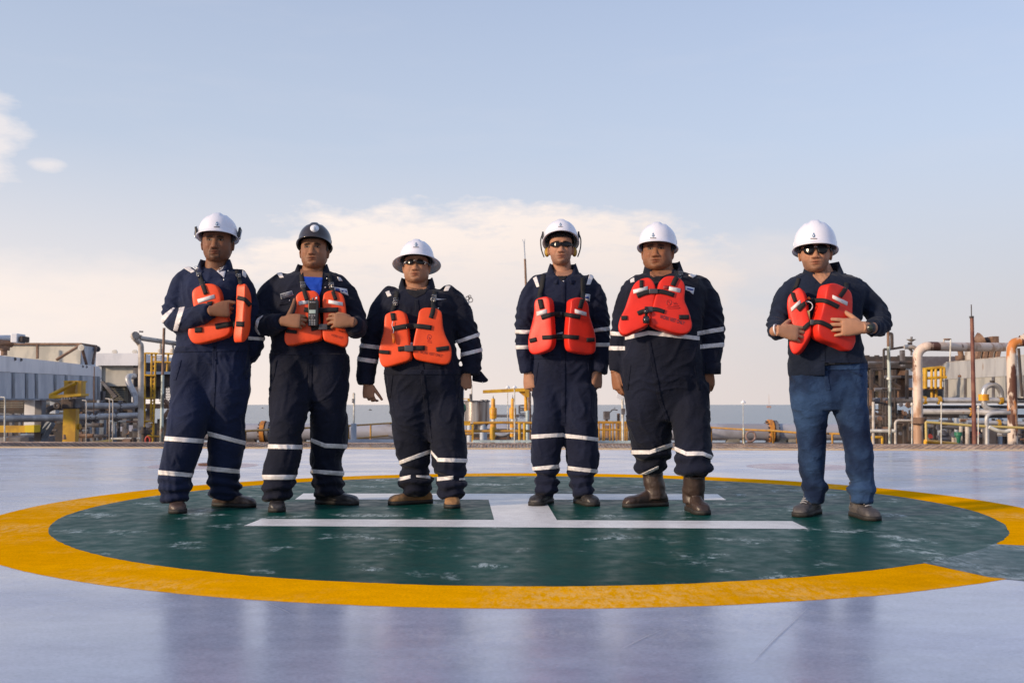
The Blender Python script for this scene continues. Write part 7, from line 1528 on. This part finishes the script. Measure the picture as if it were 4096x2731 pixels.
for r_ in range(4):
    for c_ in range(3): rbox('key', 669 + c_ * 25, 1092 + r_ * 16, 686 + c_ * 25, 1102 + r_ * 16, .0025, keym)
for c_ in range(3): rbox('key', 669 + c_ * 25, 1044, 686 + c_ * 25, 1056, .0025, keym)
qq = pt(*uv(2, 704, 1073), q0.y); bm = bmesh.new(); tube(bm, [qq + Vector((.0062 * math.cos(k * math.pi / 8), -.002, .0062 * math.sin(k * math.pi / 8))) for k in range(17)], .0016, 6); obj('key_ring', bm, keym, t)
qq = pt(*uv(2, 684, 912), q0.y); bm = bmesh.new(); tube(bm, [qq + Vector((0, -.002, 0)), qq + Vector((0, .002, 0))], .003, 12); obj('maker_mark', bm, whtp, t); rbox('maker_mark', 692, 908, 738, 916, .001, keym)
for (x_, y0, y1, r_, m_) in ((712, 865, 890, .007, mids), (748, 850, 892, .0055, metm), (690, 876, 890, .004, orr)):
    bm = bmesh.new(); A = pt(*uv(2, x_, y0), q0.y + .018); B = pt(*uv(2, x_, y1), q0.y + .018); tube(bm, [B, A], r_, 12); obj('knob', bm, m_, t)
# whistle on third man's vest
S = P3; t = thing('whistle', 'orange whistle on a cord hanging from the stout man\'s left vest panel', 'whistle', rpt(S, 402, 1045, .02))
bm = bmesh.new(); tube(bm, [rpt(S, 392, 955, .018), rpt(S, 403, 1000, .018), rpt(S, 404, 1042, .018)], [.009, .010, .007], 12); obj('body', bm, mat('whistle_orange', (.95, .20, .02), .3), t)
bm = bmesh.new(); tube(bm, curve([rpt(S, 395, 840, .012), rpt(S, 388, 880, .014), rpt(S, 403, 925, .014), rpt(S, 396, 955, .016)], 4), .002, 6); obj('cord', bm, whtp, t)
# dark whistle light on fifth man's vest
S = P5; t = thing('strobe_light', 'glossy black strobe light hanging between the vest panels of the very stout man', 'strobe light', rpt(S, 385, 965, .03))
for (x0, y0, x1, y1, r_) in ((378, 820, 382, 858, .016), (382, 880, 380, 935, .022)):
    bm = bmesh.new(); tube(bm, [rpt(S, x0, y0, .03), rpt(S, (x0 + x1) / 2, (y0 + y1) / 2, .034), rpt(S, x1, y1, .03)], [r_ * .8, r_, r_ * .8], 16); obj('housing', bm, mat('gloss_black', (.012, .012, .014), .12, coat=.5), t)
bm = bmesh.new(); tube(bm, [rpt(S, 380, 800, .022), rpt(S, 382, 880, .03), rpt(S, 405, 965, .024)], .009, 8); obj('strap', bm, webm, t)
# ring and tag on sixth man's vest
S = P6; t = thing('key_ring', 'white ring with a tan tag and orange end hanging on the jeans wearer\'s vest strap', 'key ring', rpt(S, 390, 900, .02))
cq = rpt(S, 390, 795, .02); k_ = cq.y / F / 2.063
bm = bmesh.new(); tube(bm, [cq + Vector((44 * k_ * math.cos(a_), -.004 * math.sin(a_ * 2), 40 * k_ * math.sin(a_))) for a_ in (2 * math.pi * j / 24 for j in range(25))], .0028, 6); obj('ring', bm, whtp, t)
bm = bmesh.new(); yq = cq.y - .008; box(bm, pt(*uv(6, 373, 830), yq), pt(*uv(6, 414, 908), yq) + Vector((0, .008, 0)), .003); obj('tag', bm, mat('tan_tag', (.55, .38, .14), .6), t)
bm = bmesh.new(); tube(bm, [rpt(S, 398, 722, .02), rpt(S, 412, 740, .02)], .008, 8); obj('orange_end', bm, mat('whistle_orange', (.95, .20, .02), .3), t)
# belt, skin gap, bracelet, watch on sixth man
lgb = BVHTree.FromBMesh(P6['lg']); root = P6['root']
pb_ = patch(P6['lg'], [uv(6, 525, 1208), uv(6, 850, 1225), uv(6, 850, 1262), uv(6, 525, 1285)], .006, True); obj('belt', pb_, mat('black_belt', (.012, .011, .011), .45), root)
obj('belt_buckle', buckle_bm(lgb, *uv(6, 590, 1248), 26, 24, P6['Y'], 0, .012, .004), buckm, root)
def band_at(S, u, v, dy, ax, r, wd, name, m):
    c_ = pt(u, v, S['Y'] + dy); a_ = Vector(ax).normalized(); bm = bmesh.new(); x, y = frame(a_)
    rr = [[c_ + a_ * o + (x * math.cos(q) * rr_ + y * math.sin(q) * rr_ * .85) for q in (2 * math.pi * k / 24 for k in range(24))] for o, rr_ in ((-wd / 2, r), (-wd / 2, r + .003), (wd / 2, r + .003), (wd / 2, r))]
    rings(bm, rr, False); return obj(name, bm, m, root)
band_at(P6, 3104, 1318, -.225, (-.7, .5, -.1), .033, .008, 'bracelet', whtp)
W_ = band_at(P6, 3478, 1312, -.238, (1, .35, 0), .036, .022, 'wristwatch', blkp)
wc = pt(3484, 1310, P6['Y'] - .285); bm = bmesh.new(); tube(bm, [wc + Vector((0, .012, 0)), wc], .022, 20); obj('watch_case', bm, buckm, W_)
bm = bmesh.new(); tube(bm, [wc + Vector((0, .002, 0)), wc + Vector((0, -.0015, 0))], .017, 20); obj('watch_face', bm, mat('watch_face_dark', (.03, .04, .03), .2), W_)
# open cuff flap of third man, turned-back cuff of fifth man
S = P3; Yc = S['Y'] - .03; bm = bmesh.new(); ol = [(1125, 1392), (1130, 1325), (1205, 1300), (1245, 1350), (1277, 1384), (1262, 1402), (1222, 1409)]
prism(bm, [pt(*uv(3, *q), Yc + .02 * (i % 2)) for i, q in enumerate(ol)][::-1], (0, .022, .004)); bmesh.ops.bevel(bm, geom=bm.edges[:], offset=.004, segments=2, affect='EDGES'); bmesh.ops.recalc_face_normals(bm, faces=bm.faces); obj('open_cuff', bm, navyd, S['G'])
bm = bmesh.new(); ball(bm, pt(*uv(3, 1222, 1402), Yc - .004), .005, 8); obj('snap_button', bm, metm, S['G'])
S = P5; Yc = S['Y'] - .03; cc_ = pt(2839, 1472, Yc); bm = bmesh.new()
rings(bm, [[Vector((cc_.x + .006 + rx * math.cos(q), Yc + rx * .95 * math.sin(q), z)) for q in (2 * math.pi * k / 28 for k in range(28))] for rx, z in ((.052, cc_.z - .036), (.062, cc_.z - .038), (.064, cc_.z + .032), (.055, cc_.z + .034))], False); obj('turned_cuff', bm, navyd, S['G'])
for p in PEOPLE: p['gb'].free()

# faint hairline scratches on the near paint
scm = mat('scratch_line', (.44, .485, .59), .35)
for q in ([(3000, 2660), (3110, 2545), (3235, 2430)], [(2480, 2600), (2560, 2560), (2650, 2520)], [(1030, 2405), (1110, 2430), (1165, 2458)]):
    W_ = [ground(*p) for p in q]; bm = bmesh.new(); P_ = curve(W_, 5); vv = []
    for i, p in enumerate(P_):
        d = (P_[min(i + 1, len(P_) - 1)] - P_[max(0, i - 1)]).normalized(); n_ = Vector((-d.y, d.x, 0)) * .0016 * (1 - abs(2 * i / (len(P_) - 1) - 1) ** 2); vv.append((bm.verts.new(p + n_ + Vector((0, 0, .003))), bm.verts.new(p - n_ + Vector((0, 0, .003)))))
    for a, b in zip(vv, vv[1:]): bm.faces.new((a[0], b[0], b[1], a[1]))
    structure(obj('deck_scratch', bm, scm, smooth=False))
